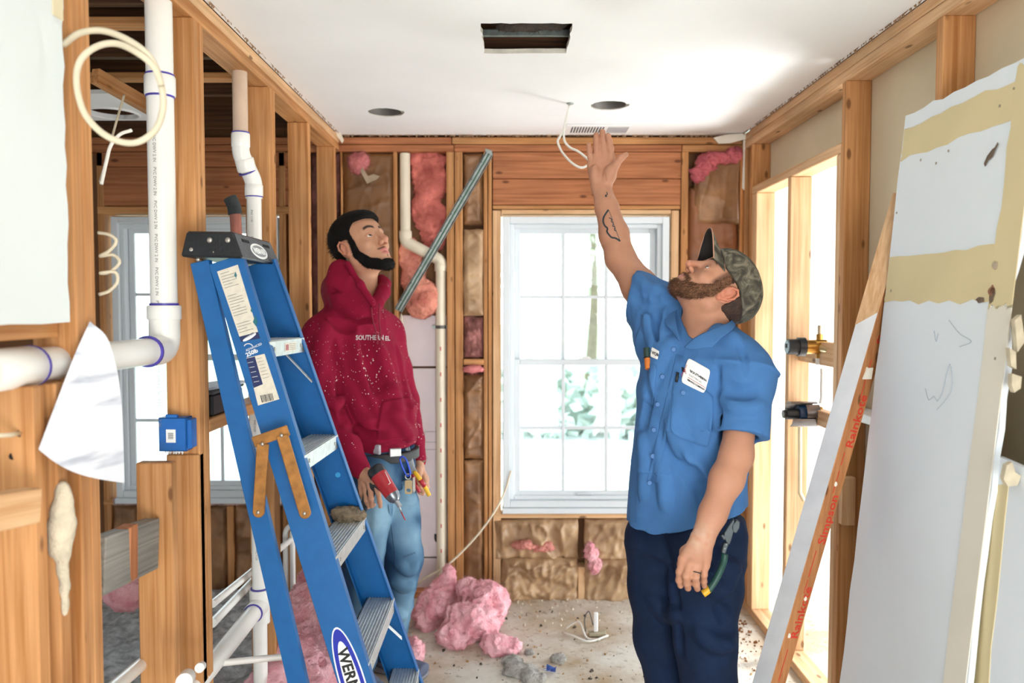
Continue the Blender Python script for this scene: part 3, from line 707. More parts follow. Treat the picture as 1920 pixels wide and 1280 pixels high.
def red_man():
    root=empty('person',(PW(700,1262,3.1)[0],3.1,0),label='bearded man in dusty maroon hooded sweatshirt looking up behind the blue ladder',cat='person')
    psi=math.radians(36); th=math.radians(29)
    fw=(math.cos(psi)*math.cos(th),-math.sin(psi)*math.cos(th),math.sin(th)); lf=(math.sin(psi),math.cos(psi),.04)
    K=1.09
    ear=PW(650,466,3.02); f,l,u=frame_of(fw,lf); c=ear+l*.079*K
    H=Head(c,fw,lf,K)
    S=Shape(); H.build(S,1)
    SH=Shape(); SH.p=list(S.p)
    # body axes
    ps=math.radians(40); F_=A_((math.cos(ps),-math.sin(ps),0)); Lw=A_((math.sin(ps),math.cos(ps),0))
    sc_=PW(662,612,3.12); rsh=PW(606,628,2.99); lsh=PW(722,618,3.26)
    nb=PW(678,575,3.12); chest=PW(672,660,3.11); belly=PW(702,770,3.10); pel=PW(714,862,3.10)
    # neck
    S.ec(H.w(-.022,0,-.035),nb,(.056,.056),(.062,.06),l,.03); S.rc(nb,chest,.06,.1,.04)
    S.ec(chest,belly,(.10,.06),(.10,.06),Lw,.05); S.ec(belly,pel,(.10,.06),(.10,.06),Lw,.05)
    # right (near) arm
    rel=PW(612,764,2.93); rwr=PW(676,880,2.86)
    S.chain([sc_+Lw*-.05,rsh,rel],[.04,.04,.030],.03); S.chain([rel,(rel*.6+rwr*.4),rwr],[.030,.030,.024],.02)
    # left (far) arm
    lel=PW(760,752,3.33); lwr=PW(784,862,3.22)
    S.chain([sc_+Lw*.05,lsh,lel],[.05,.05,.038],.03); S.chain([lel,lel*.6+lwr*.4,lwr],[.04,.037,.023],.02)
    # legs
    rh=PW(695,885,3.02); lh=PW(732,885,3.17); rk=PW(681,1062,2.96); lk=PW(756,1045,3.10)
    ra=PW(676,1225,3.02); la=PW(728,1205,3.22)
    S.chain([pel,rh,rk,ra],[.06,.05,.036,.03],.03); S.chain([pel,lh,lk,la],[.06,.05,.036,.03],.03)
    # hands. right hand grips the drill handle, back of the hand to the viewer
    def fing(m,pts): return [m+A_(q) for q in pts]
    Pr=lambda x,y,Y:PW(x,y,Y)
    m=[Pr(701,901,2.80),Pr(694,911,2.81),Pr(686,919,2.83),Pr(679,923,2.85)]
    fs=[[Pr(709,922,2.79),Pr(712,941,2.83),Pr(713,949,2.86)],[Pr(696,934,2.80),Pr(697,947,2.85),Pr(701,946,2.89)],[Pr(687,937,2.82),Pr(690,949,2.86),Pr(696,948,2.90)],[Pr(681,936,2.86),Pr(683,946,2.88),Pr(688,946,2.91)]]
    hand(S,rwr*.35+Pr(686,892,2.84)*.65,m,fs,[Pr(699,890,2.86),Pr(711,897,2.89),Pr(720,909,2.91)],rf=.0092)
    S.rc(rwr,Pr(686,892,2.84),.024,.022,.012)
    # left hand holding pliers
    wl_=Pr(785,872,3.2)
    m=[Pr(793,889,3.15),Pr(797,894,3.17),Pr(799,898,3.19),Pr(799,901,3.22)]
    fs=[[Pr(797,904,3.12),Pr(788,912,3.10),Pr(781,911,3.12)],[Pr(800,909,3.13),Pr(791,917,3.11),Pr(783,916,3.13)],[Pr(801,913,3.16),Pr(793,921,3.13),Pr(786,921,3.14)],[Pr(800,916,3.2),Pr(793,925,3.17),Pr(787,924,3.16)]]
    hand(S,wl_,m,fs,[Pr(784,884,3.12),Pr(785,896,3.09),Pr(787,905,3.08)],rf=.009); S.rc(lwr,wl_,.023,.021,.012)
    skin=lin('#bd8c70')
    def beard(q):
        x,y,z=q.T; ay=np.abs(y)
        b=beardr(q)
        mus=sstep(.004,.0018,np.abs(z+.0468+.12*ay))*sstep(.028,.022,ay)*sstep(.07,.08,x)*.75
        soul=sstep(.005,.002,ay)*sstep(.006,.002,np.abs(z+.079))*(x>.07)*.6
        corner=0*x
        earm=sstep(.071,.075,ay)
        return np.clip(np.maximum.reduce([b*.95,mus,soul,corner,hairmask(q)*.92*(1-earm)]),0,1)
    def beardr(q):
        x,y,z=q.T; p3=np.stack([x,np.abs(y),z],1); d=np.full(len(q),9.)
        for a_,b_,ra_,rb_ in (((.024,.068,.030),(.020,.064,-.035),.008,.011),((.020,.064,-.035),(.040,.048,-.080),.013,.018),((.040,.048,-.082),(.078,.0,-.109),.017,.021)):
            d=np.minimum(d,d_rc(p3,A_(a_),A_(b_),ra_,rb_))
        lip=np.maximum(np.abs(p3[:,2]+.0625)-.0085,np.abs(p3[:,1])-.022); d=np.where((x>.07),np.maximum(d,-lip),d)
        return sstep(.007,-.004,d+.002*fbm(q,120,5,2))
    def hairmask(q):
        x,y,z=q.T
        line=.078-.0*x
        front=sstep(-.004,.004,z-(.083-1.6*np.maximum(0,.045-x)))*(x>.0)
        back=(x<=.0)*sstep(-.004,.004,z-(.015-1.4*np.maximum(0,-x-.02)).clip(-.075,1))
        return np.where(x>0,np.maximum(front,sstep(.004,-.004,x-.022)*sstep(-.004,.004,z-.008)),back)
    fc=face_color(H,skin,'#c07070','#130e0c',beard,'#0e0a08')
    def col(vs):
        cl=np.tile(skin,(len(vs),1)); cl=cl*(1+.05*fbm(vs,60,3)[:,None]); return fc(vs,cl).clip(0,1)
    body,_=obj_sdf('body',S,.0023,skinm,root,col)
    H.eyes(root,'#5a4630',H.f*.95+H.u*.22-H.l*.12)
    # hair: shell of the skull cut along the hairline, spiky at the crown
    hm=MT('black_hair','#090706',.7,.4,60,.5,bscale=220,spec=.2)
    hs=Shape()
    def hairfn(p):
        q=H.loc(p); x,y,z=q.T if q.ndim==2 else np.moveaxis(q,-1,0)
        k0=d_ell(p,H.w(-.016,0,.050),A_((.103,.078,.086))*K,H.R)
        k1=d_ell(p,H.w(.035,0,.064),A_((.062,.060,.048))*K,H.R)
        d=smin(k0,k1,.015)-.002-.010*sstep(.05,.11,z)
        # hairline planes
        cutf=((.077-1.35*np.clip(.052-x,0,.2))-z)*.55*K           # front/temple
        cutb=((.012-1.5*np.clip(-x-.018,0,.2)).clip(-.07,1)-z)*.6*K
        cut=np.where(x>.034,cutf,np.where(x>-.02,(.012-z)*K,cutb))
        cut=np.minimum(cut,np.where(x<.034,(.004-z)*K,1))
        cut=np.where((x<-.0),np.maximum(cutb,-.2),cut)
        earz=d_ell(q,A_((.0,.078,.0)),A_((.026,.02,.034)),np.eye(3)); earz=np.minimum(earz,d_ell(q,A_((.0,-.078,.0)),A_((.026,.02,.034)),np.eye(3)))
        cut=np.maximum(cut,-earz*K)
        return np.maximum(d,cut)-.0012+.0016*fbm(q,240,4,2)
    hs.fn(hairfn,H.w(0,0,.04),.14*K); obj_sdf('hair',hs,.0026,hm,root)
    rs=np.random.RandomState(2); n=2600
    dd=rs.normal(size=(n,3)); dd/=np.linalg.norm(dd,axis=1,keepdims=True); dd=dd[(dd[:,2]>-.25)&((dd[:,0]<.2)|(dd[:,2]>.35))]
    pts=H.w(-.016,0,.050)+(dd*A_((.104,.079,.092))*K)@H.R.T; q=H.loc(pts)
    ok=(q[:,2]>.08)|((q[:,0]<-.03)&(q[:,2]>-.0)); pts=pts[ok]; dd=dd[ok]
    dr=(dd*.28+A_((-.75,0,.1)))@H.R.T; strands('hair_tufts',pts,dr,.016*K,.0012,hm,root,rs,.22)
    # beard shell and bristles
    bs=Shape()
    def bfn(p):
        q=H.loc(p); sh=q.shape[:-1]; m_=beardr(q.reshape(-1,3)).reshape(sh)
        return np.maximum(SH.ev(p)-.0045*m_,(.4-m_)*.02)+.0010*fbm(q,320,6,2)
    bs.fn(bfn,H.w(.04,0,-.09),.09*K); bm_,bv=obj_sdf('beard',bs,.003,hm,root)
    sel=bv[rs.choice(len(bv),min(2200,len(bv)))]; qq=H.loc(sel); nd=(qq-A_((.02,0,-.03))); nd/=np.linalg.norm(nd,axis=1,keepdims=True); nd[:,2]-=.6
    strands('beard_bristles',sel,nd@H.R.T,.007,.0008,hm,root,rs,.25)
    # ---- sweatshirt
    T_=Shape()
    T_.ec(PW(664,606,3.12),PW(674,680,3.11),(.165,.105),(.185,.118),Lw,.04,cap=.7)
    T_.ec(PW(674,680,3.11),PW(708,780,3.09),(.185,.118),(.168,.125),Lw,.05); T_.ec(PW(708,780,3.09),PW(718,826,3.09),(.166,.125),(.150,.112),Lw,.04,cap=.12)
    T_.chain([sc_+Lw*-.03+A_((0,0,.02)),rsh+A_((0,0,-.01)),rsh*.45+rel*.55],[.085,.074,.066],.05); T_.chain([rsh*.45+rel*.55,rel,rel*.35+rwr*.65],[.066,.060,.05],.02); T_.rc(rel*.35+rwr*.65,rel*.03+rwr*.97,.047,.036,.015)
    T_.chain([sc_+Lw*.03+A_((0,0,.02)),lsh+A_((0,0,-.01)),lsh*.45+lel*.55],[.08,.068,.062],.05); T_.chain([lsh*.45+lel*.55,lel,lel*.35+lwr*.65],[.062,.057,.047],.02); T_.rc(lel*.35+lwr*.65,lel*.03+lwr*.97,.045,.035,.015)
    # cuffs
    T_.rc(rel*.10+rwr*.90,rel*-.02+rwr*1.02,.034,.032,.004); T_.rc(lel*.10+lwr*.90,lel*-.02+lwr*1.02,.033,.031,.004)
    # hem band
    T_.ec(PW(717,822,3.09),PW(719,838,3.09),(.150,.110),(.146,.106),Lw,.006,cap=.1)
    # sagging belly fold over the hem
    T_.ell(PW(735,800,3.02),(.05,.10,.05),np.stack([F_,Lw,A_((0,0,1))],1),.05)
    # hood bunched around the neck: a thick near side, a rolled far side, meeting in a V at the throat
    T_.chain([PW(637,506,3.02),PW(640,528,3.01),PW(652,556,3.0),PW(674,580,2.985),PW(698,590,2.98)],[.034,.052,.060,.052,.034],.03)
    T_.ell(PW(636,545,3.10),(.070,.09,.075),k=.04); T_.chain([PW(637,506,3.02),PW(650,512,3.14),PW(690,515,3.24)],[.034,.04,.035],.03)
    T_.chain([PW(716,524,3.20),PW(721,532,3.14),PW(719,547,3.08),PW(706,568,3.01),PW(694,584,2.975)],[.020,.024,.026,.025,.03],.012)
    T_.rc(PW(651,494,2.975),PW(675,533,2.93),.010,.012,.02); T_.rc(PW(675,533,2.93),PW(698,567,2.925),.012,.012,.02)
    T_.chain([PW(611,550,2.975),PW(625,545,2.955),PW(640,548,2.94)],[.004,.005,.003],.014,'-')
    # pouch pocket with its curved opening
    T_.ell(PW(722,760,3.0),(.03,.075,.075),np.stack([F_,Lw,A_((0,0,1))],1),.02)
    folds(T_,[([(622,640),(636,700),(640,780)],.014,-.012,.018),([(660,620),(676,690),(690,750)],.014,.006,.03),([(705,640),(725,700),(748,770)],.016,.007,.03),([(684,640),(700,700),(716,750)],.014,-.006,.03),
        ([(612,610),(600,660),(596,720)],.014,.006,.03),([(745,650),(758,710),(770,790)],.014,-.008,.02),([(655,720),(675,770),(700,810)],.014,.007,.03),([(645,790),(680,812),(720,818)],.012,-.006,.02),([(735,780),(755,800),(770,822)],.012,.006,.02),
        ([(600,740),(625,760),(640,750)],.012,.006,.02),([(612,775),(635,790),(650,785)],.012,-.005,.02),([(625,600),(650,612),(690,604)],.014,-.006,.02)],2.2)
    T_.disp=lambda p:.0085*np.abs(fbm(p*A_((1,1,.5))+A_((.3,.1,0)),15,11,2))-.002
    red=lin('#821230'); cuff=lin('#7a1029')
    def colr(vs):
        cl=np.tile(red,(len(vs),1)); return (cl*(1+.12*fbm(vs,22,9)[:,None])).clip(0,1)
    obj_sdf('sweatshirt',T_,.0042,VC('maroon_fleece',rough=.9,bump=.35,bscale=700,spec=.15,speck='#e8d8d4'),root,colr)
    patch(T_,'pouch_pocket',((716,752),(770,742),(787,818),(704,824)),3.0,MT('maroon_pocket','#821230',.9,.12,20,.35,bscale=700,spec=.15),root,14,.006,.004,.04)
    # drawstrings
    sm=MT('maroon_cord','#7c122c',.8,.1,60)
    MB().tube(bez([PW(696,574,2.925),PW(699,600,2.90),PW(706,625,2.90),PW(708,645,2.90)],12),.0028,6).build('drawstring',sm,root,True)
    MB().tube(bez([PW(711,570,2.95),PW(711,600,2.93),PW(714,630,2.925),PW(715,648,2.92)],12),.0028,6).build('drawstring',sm,root,True)
    # chest print, projected a little proud of the fleece by ray casting the distance field
    pm=MT('white_screen_print','#ece6e6',.8,.12,90)
    def printed(s,px,py,size,m,bold=.0006): return decal_text(T_,'chest_print',s,px,py,size,(.80,0),(0,1),3.0,m,root,bold)
    printed('SOUTHERN',667,637,.0255,pm); printed('EL',722,638,.0235,pm)
    printed('S',703,633,.034,MT('faded_red_print','#c4606a',.8,.2,90))
    # ---- jeans
    J=Shape()
    J.ec(PW(716,838,3.1),PW(714,890,3.1),(.145,.105),(.155,.115),Lw,.03,cap=.2)
    J.chain([rh,rh*.5+rk*.5,rk],[.098,.088,.074],.03); J.chain([rk,rk*.5+ra*.5,ra+A_((0,0,-.02))],[.074,.070,.066],.02)
    J.chain([lh,lh*.5+lk*.5,lk],[.098,.090,.078],.03); J.chain([lk,lk*.5+la*.5,la+A_((0,0,-.02))],[.076,.070,.066],.02)
    folds(J,[([(745,1055),(765,1070),(778,1062)],.014,.008,.02),([(735,1085),(758,1100),(770,1095)],.014,.008,.02),([(722,1165),(740,1150),(756,1158)],.014,.008,.02),([(718,1195),(738,1185),(750,1190)],.014,.008,.02),([(700,905),(725,925),(735,960)],.012,-.008,.02),
        ([(740,900),(760,930),(776,930)],.012,.006,.02),([(660,1090),(680,1078),(700,1085)],.014,.007,.02),([(655,1150),(678,1140),(698,1150)],.014,.008,.02),([(655,1195),(678,1188),(700,1196)],.014,.008,.02),([(690,950),(684,1000),(676,1040)],.014,-.007,.02)],2.2)
    J.rc(PW(775,1036,3.0),PW(758,1040,2.995),.004,.004,.005,'-')
    J.disp=lambda p:.009*np.abs(fbm(p*A_((1,1,1.3)),17,21,2))-.002
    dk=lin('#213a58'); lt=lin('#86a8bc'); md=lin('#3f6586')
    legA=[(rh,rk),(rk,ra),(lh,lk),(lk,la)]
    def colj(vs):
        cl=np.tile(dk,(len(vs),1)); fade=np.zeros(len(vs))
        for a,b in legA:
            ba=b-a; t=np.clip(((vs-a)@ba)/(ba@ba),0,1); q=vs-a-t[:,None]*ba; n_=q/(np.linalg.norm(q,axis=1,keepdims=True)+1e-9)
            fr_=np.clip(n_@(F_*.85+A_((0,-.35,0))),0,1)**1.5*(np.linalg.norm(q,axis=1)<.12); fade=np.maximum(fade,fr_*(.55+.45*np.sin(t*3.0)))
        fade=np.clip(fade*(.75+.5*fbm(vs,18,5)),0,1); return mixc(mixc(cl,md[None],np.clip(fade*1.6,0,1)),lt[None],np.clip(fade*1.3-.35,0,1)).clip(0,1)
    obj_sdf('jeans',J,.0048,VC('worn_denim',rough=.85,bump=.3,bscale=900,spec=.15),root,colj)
    # white frayed threads across the ripped knee
    rp=MB()
    for i in range(9): a=PW(757+i*2.6,1040-i*.9,3.0)+A_((0,-.012,0)); rp.tube([a,a+A_((.004,-.001,-.006))],.0009,4)
    rp.build('frayed_rip',MT('dark_thread','#1d2c3a',.9),root)
    # side seam of the left leg
    MB().tube([PW(x,y,Yq)+A_((0,-.001,0)) for x,y,Yq in ((727,940,2.985),(733,985,2.98),(739,1030,2.985),(741,1070,3.0))],.0014,4).build('side_seam',MT('navy_thread','#14304a',.9),root)
    # shoes
    sh=MT('grey_suede','#5b6278',.85,.2,20,.2); so=MT('rubber_sole','#8d8c92',.7,.1,20)
    for a,d in ((ra,A_((.80,-.55,0))),(la,A_((.9,-.40,0)))):
        d=d/np.linalg.norm(d); z0=A_((a[0],a[1],0)); s_=Shape(); side=np.cross(d,A_((0,0,1)))
        s_.rc(z0-d*.055+A_((0,0,.05)),z0+d*.04+A_((0,0,.055)),.038,.036,.03); s_.ec(z0+d*.03+A_((0,0,.045)),z0+d*.165+A_((0,0,.035)),(.044,.034),(.042,.026),side,.03); s_.rc(z0+A_((0,0,.05)),z0+A_((0,0,.11)),.042,.044,.02)
        s_.box(z0+d*.055+A_((0,0,-.028)),(.3,.3,.034),op='-',k=.002,r=.001)
        obj_sdf('shoe',s_,.005,sh,root)
        q=Shape(); q.ec(z0-d*.06+A_((0,0,.012)),z0+d*.165+A_((0,0,.012)),(.042,.018),(.046,.018),side,.01); q.box(z0+A_((0,0,-.05)),(.4,.4,.052),op='-',k=.001,r=.001); obj_sdf('shoe_sole',q,.005,so,root)
    # belt with clip pouch
    blk=MT('black_belt_webbing','#15161a',.6,.2,80,.2)
    B=Shape(); B.ec(PW(716,841,3.1),PW(715.5,857,3.1),(.164,.124),(.165,.125),Lw,.004,cap=.05); obj_sdf('belt',B,.004,blk,root)
    met=MT('brushed_metal','#b8bcc0',.3,.1,60,metal=.8)
    MB().box((-.022,-.006,-.016),(.022,.006,.016),Matrix.Translation(V(PW(741,848,2.955)))@Matrix.Rotation(.35,4,'Z')).build('buckle',met,root,bevel=.003)
    MB().box((-.022,-.006,-.018),(.022,.006,.018),Matrix.Translation(V(PW(706,842,2.955)))@Matrix.Rotation(-.75,4,'Z')).build('belt_clip',MT('grey_webbing','#b9bcc4',.7,.1,60),root,bevel=.003)
    MB().tube(arc(lwr+(wl_-lwr)*.35,A_((1,0,.2)),A_((0,1,0)),.0265,0,6.28,20),.004,6,False).build('bracelet',MT('olive_cord','#6f6650',.8,.1,50),root,True)
    return root,H
RED,HR=red_man()
def blue_man():
    root=empty('person',(PW(1300,1262,2.3)[0],2.28,0),label='man in light blue work shirt and camouflage cap reaching one hand toward the ceiling',cat='person')
    psi=math.radians(9); th=math.radians(60); K=.97
    fw=(-math.cos(psi)*math.cos(th),-math.sin(psi)*math.cos(th),math.sin(th)); lf=(math.sin(psi),-math.cos(psi),0)
    ear=PW(1360,548,2.17); f,l,u=frame_of(fw,lf); c=ear-l*.079*K
    H=Head(c,fw,lf,K,.012); S=Shape(); H.build(S); SH=Shape(); SH.p=list(S.p)
    ps=math.radians(50); F_=A_((-math.cos(ps),-math.sin(ps),0)); Lw=A_((math.sin(ps),-math.cos(ps),0)); UP=A_((0,0,1))
    sc_=PW(1318,648,2.28); lsh=PW(1398,700,2.16); rsh=PW(1240,597,2.40)
    nb=PW(1322,618,2.27); chest=PW(1303,700,2.26); belly=PW(1290,850,2.26); pel=PW(1292,985,2.27)
    S.ec(H.w(-.030,0,-.04),nb,(.058,.06),(.064,.064),l,.03); S.ec(nb,chest,(.07,.06),(.10,.07),Lw,.04)
    S.ec(chest,belly,(.09,.06),(.09,.06),Lw,.05); S.ec(belly,pel,(.09,.06),(.09,.06),Lw,.05)
    # raised right arm
    rel=PW(1163,484,2.58); rwr=PW(1128,352,2.70)
    S.chain([sc_-Lw*.05,rsh,rsh*.5+rel*.5,rel],[.05,.055,.052,.046],.03); S.chain([rel,rel*.68+rwr*.32,rel*.3+rwr*.7],[.046,.0465,.038],.02)
    S.ec(rel*.3+rwr*.7,rwr,(.039,.033),(.032,.023),A_((1,0,0)),.015,cap=.6)
    m=[PW(1145,297,2.72),PW(1131.5,293,2.725),PW(1119,296,2.725),PW(1109,311,2.72)]
    def fg(a,pts): return [PW(x,y,Y) for x,y,Y in pts]
    fs=[fg(0,((1144.5,278,2.715),(1142.5,266,2.71),(1140,254.5,2.70))),fg(0,((1131.5,272,2.72),(1130.5,258,2.715),(1129.5,247.5,2.705))),
        fg(0,((1118.5,277,2.72),(1118.3,263,2.715),(1118,253,2.705))),fg(0,((1107,294,2.715),(1105.2,282,2.71),(1104.3,271.5,2.70)))]
    hand(S,rwr,m,fs,[PW(1145,331,2.69),PW(1155,309,2.675),PW(1163.5,297,2.67),PW(1174,289.5,2.665)],rf=.0116,rw=.0175)
    S.ell(PW(1143,326,2.685),(.017,.014,.03),k=.014); S.ell(PW(1115,326,2.695),(.014,.013,.03),k=.014)
    for a,b in (((1113,305,2.695),(1146,299,2.69)),((1116,312,2.69),(1140,311,2.688)),((1131,306,2.685),(1136,338,2.675))): S.rc(PW(*a),PW(*b),.0012,.0012,.004,'-')
    # lowered left arm
    lel=PW(1381,853,2.07); lwr=PW(1318,1008,1.99)
    S.chain([sc_+Lw*.05,lsh,lsh*.5+lel*.5,lel],[.04,.042,.041,.041],.03); S.chain([lel,lel*.7+lwr*.3,lel*.3+lwr*.7,lwr],[.041,.042,.033,.025],.02)
    S.ec(lel*.25+lwr*.75,lwr,(.032,.028),(.0285,.020),A_((1,.3,0)),.012,cap=.6)
    m=[PW(1281,1048,1.965),PW(1294,1056,1.955),PW(1308,1058,1.955),PW(1322,1058,1.965)]
    fs=[fg(0,((1275,1072,1.96),(1274,1087,1.975),(1276,1097,1.985))),fg(0,((1287,1079,1.945),(1288.5,1093,1.96),(1290,1102,1.975))),
        fg(0,((1304,1081,1.945),(1305,1094,1.96),(1307.5,1103,1.975))),fg(0,((1320,1077,1.96),(1319.5,1089,1.972),(1320.5,1098,1.985)))]
    hand(S,lwr,m,fs,[PW(1287,1035,2.01),PW(1279,1058,2.02),PW(1281,1075,2.02),PW(1286,1087,2.015)],rf=.0098,rw=.0145)
    # legs
    lh=PW(1325,1010,2.20); rh=PW(1238,1010,2.34); lk=PW(1322,1200,2.19); rk=PW(1243,1195,2.36); la=lk+A_((.055,.06,-.43)); ra=rk+A_((.10,.06,-.43))
    S.chain([pel,lh,lk,la],[.06,.05,.036,.03],.03); S.chain([pel,rh,rk,ra],[.06,.05,.036,.03],.03)
    skin=lin('#bb876c'); 
    def beard(q):
        x,y,z=q.T; ay=np.abs(y)
        mus=sstep(.007,.003,np.abs(z+.0455+.25*ay))*sstep(.036,.030,ay)*sstep(.062,.075,x)*.62
        lo=sstep(.030,.018,ay)*sstep(-.072,-.078,z)*(x>.06)*.5
        hair=((x<.030)&(z>-.005)&(ay<.0785)).astype(float)*.0
        nape=0*x
        side=sstep(.028,.016,np.abs(x-.024))*sstep(-.03,.0,z)*sstep(.05,.06,ay)*sstep(.074,.071,ay)*.85
        return np.clip(np.maximum.reduce([beardr(q)*.72,mus,lo,nape,side]),0,1)
    def beardr(q):
        x,y,z=q.T; p3=np.stack([x,np.abs(y),z],1); d=np.full(len(q),9.)
        for a_,b_,ra_,rb_ in (((.022,.066,.028),(.022,.062,-.030),.012,.016),((.022,.062,-.030),(.045,.048,-.070),.018,.022),((.045,.048,-.070),(.072,.0,-.086),.022,.023)):
            d=np.minimum(d,d_rc(p3,A_(a_),A_(b_),ra_,rb_))
        d=np.minimum(d,d_rc(p3,A_((.093,.004,-.0475)),A_((.078,.031,-.060)),.0035,.0045)-.001)
        lip=np.maximum(np.abs(p3[:,2]+.0625)-.0085,np.abs(p3[:,1])-.024); d=np.where((x>.07),np.maximum(d,-lip),d)
        return sstep(.007,-.005,d+.003*fbm(q,110,5,2))
    fc=face_color(H,skin,'#b8746a','#5b3a28',beard,'#3a2418','#cc6a52')
    # ink drawings on the forearm: bow with arrow script and a small squiggle, as line segments on the skin
    ink=[]
    def T2(x,y): t=(355-y)/(355-490); return PW(x,y,2.70-.12*np.clip(t,0,1.2)-.035)
    bow=[(1141,393),(1136,400),(1132,407),(1131,415),(1134,423),(1139,428),(1138,434),(1142,440),(1147,445),(1153,446),(1159,449),(1163,452)]
    strn=[(1141,393),(1146,405),(1151,421),(1157,437),(1163,452)]
    scr=[(1142,408),(1147,411),(1146,415),(1150,418),(1149,424),(1153,425),(1152,431),(1156,433)]
    sq=[(1137,360),(1139,364),(1135,366),(1138,368),(1134,368)]
    for pts,w_ in ((bow,.0042),(strn,.0012),(scr,.0022),(sq,.0022)):
        for i in range(len(pts)-1): ink.append((T2(*pts[i]),T2(*pts[i+1]),w_))
    def col(vs):
        cl=np.tile(skin,(len(vs),1)); cl=cl*(1+.05*fbm(vs,60,3)[:,None]); cl=fc(vs,cl)
        # plaster dust on the back of the lowered hand
        d=np.linalg.norm(vs-PW(1305,1005,1.98),axis=1); m_=sstep(.07,.0,d)*np.clip(.5+fbm(vs,120,8),0,1); cl=mixc(cl,lin('#d8c8b4')[None],m_*.45)
        return cl.clip(0,1)
    body,_=obj_sdf('body',S,.0023,skinm,root,col)
    # tattoo lines as thin conforming ribbons on the skin
    tm=MT('tattoo_ink','#26323a',.6,.1,50)
    def inkline(name,pts,w_):
        pts=bez([V((a,0,b)) for a,b in pts],len(pts)*4); ax=A_([(p[0],p[2]) for p in pts]); d=np.gradient(ax,axis=0); nn=np.stack([-d[:,1],d[:,0]],1); nn/=np.linalg.norm(nn,axis=1,keepdims=True)+1e-9
        a=ax+nn*w_/2; b=ax-nn*w_/2; al=np.concatenate([a,b]); o=march(S,al[:,0],al[:,1],2.3,.0009); n=len(a)
        o2=march(S,al[:,0],al[:,1],2.3,.0001)
        mesh(name,np.concatenate([o,o2]),[(i,i+1,n+i+1,n+i) for i in range(n-1)]+[(i+2*n,n+i+2*n,n+i+1+2*n,i+1+2*n) for i in range(n-1)],tm,root)
    inkline('tattoo',bow,3.2); inkline('tattoo',strn,.9); inkline('tattoo',scr,1.6); inkline('tattoo',sq,1.6)
    H.eyes(root,'#4f5a4e',H.f*.98+H.u*.10)
    rs=np.random.RandomState(4)
    hm=MT('brown_hair','#3a2418',.6,.4,60,.5,bscale=220)
    bs=Shape(); 
    def bfn(p):
        q=H.loc(p); sh=q.shape[:-1]; m_=beardr(q.reshape(-1,3)).reshape(sh)
        return np.maximum(SH.ev(p)-.003*m_,(.5-m_)*.02)+.0016*fbm(q,300,6,2)
    bs.fn(bfn,H.w(.04,0,-.07),.10*K); bo,bv=obj_sdf('beard',bs,.003,MT('brown_beard','#7d563c',.8,.45,70,.6,bscale=260),root)
    sel=bv[rs.choice(len(bv),min(7000,len(bv)))]; qq=H.loc(sel); nd=qq-A_((.02,0,-.02)); nd/=np.linalg.norm(nd,axis=1,keepdims=True); nd[:,2]-=.8
    strands('beard_bristles',sel,nd@H.R.T,.009,.00045,MT('beard_strand','#5a3c2a',.7,.4,60,spec=.2),root,rs,.4)
    # hair below the cap at the nape and temple
    hs=Shape()
    def hf(p):
        q=H.loc(p); x,y,z=np.moveaxis(q,-1,0)
        d=d_ell(q,A_((-.014,0,.035)),A_((.101,.079,.098)),np.eye(3)); cut=np.maximum(-.075-z,z-.06); cut=np.maximum(cut,x+.032)
        t=np.maximum(np.abs(x-.024)-.016,np.maximum(-.01-z,z-.06)); cut=np.minimum(cut,t)
        e=np.minimum(d_ell(q,A_((.0,.078,.0)),A_((.028,.03,.036)),np.eye(3)),d_ell(q,A_((.0,-.078,.0)),A_((.028,.03,.036)),np.eye(3)))
        return np.maximum(np.maximum(d,cut),-e)*K+.0012*fbm(q,260,3,2)
    hs.fn(hf,H.w(0,0,.0),.13*K); ho,hv=obj_sdf('hair',hs,.003,hm,root)
    # cap
    camo=camo_mat()
    cs=Shape()
    def cfn(p):
        q=H.loc(p); x,y,z=np.moveaxis(q,-1,0)
        d=np.minimum(d_ell(q,A_((-.014,0,.048)),A_((.108,.088,.090)),np.eye(3)),9); d2=d_ell(q,A_((.020,0,.052)),A_((.083,.076,.083)),np.eye(3)); d=smin(d,d2,.03)
        rim=.040+.22*x.clip(-.2,0)+.62*np.maximum(0,x-.055); cut=rim-z
        seam=.0010*sstep(.003,.0,np.abs(y))+.0010*sstep(.003,0,np.abs(np.abs(np.arctan2(y,x+.016))-1.05)*.09)
        return np.maximum(d+seam,cut)*K+.001*fbm(q,60,5,2)
    cs.fn(cfn,H.w(-.01,0,.05),.14*K); cap_,_=obj_sdf('camouflage_cap',cs,.003,camo,root)
    n=18; g=[]
    for lay in (0,1):
        for j in range(7):
            t=j/6
            for i in range(n+1):
                s_=(i/n-.5)*2; y=.066*s_*(1-.10*t*t); x=.092-.042*s_*s_+t*.078*math.sqrt(max(0,1-.62*s_*s_)); z=.071-.036*s_*s_+.012*t-.020*t*s_*s_-.0035*lay
                g.append(H.w(x,y,z))
    N=7*(n+1); fs=[]
    for j in range(6):
        for i in range(n):
            a=j*(n+1)+i; fs+= [(a,a+1,a+n+2,a+n+1),(N+a,N+a+n+1,N+a+n+2,N+a+1)]
    bd=[i for i in range(n)]+[j*(n+1)+n for j in range(6)]+[6*(n+1)+n-i for i in range(n)]+[(6-j)*(n+1) for j in range(6)]
    for i in range(len(bd)): a,b=bd[i],bd[(i+1)%len(bd)]; fs.append((a,N+a,N+b,b))
    bill=mesh('cap_bill',g,fs,camo,cap_,True); bill.data.materials.append(MT('dark_bill_lining','#1e1b19',.8,.2,40))
    for p in bill.data.polygons:
        if all(v>=N for v in p.vertices): p.material_index=1
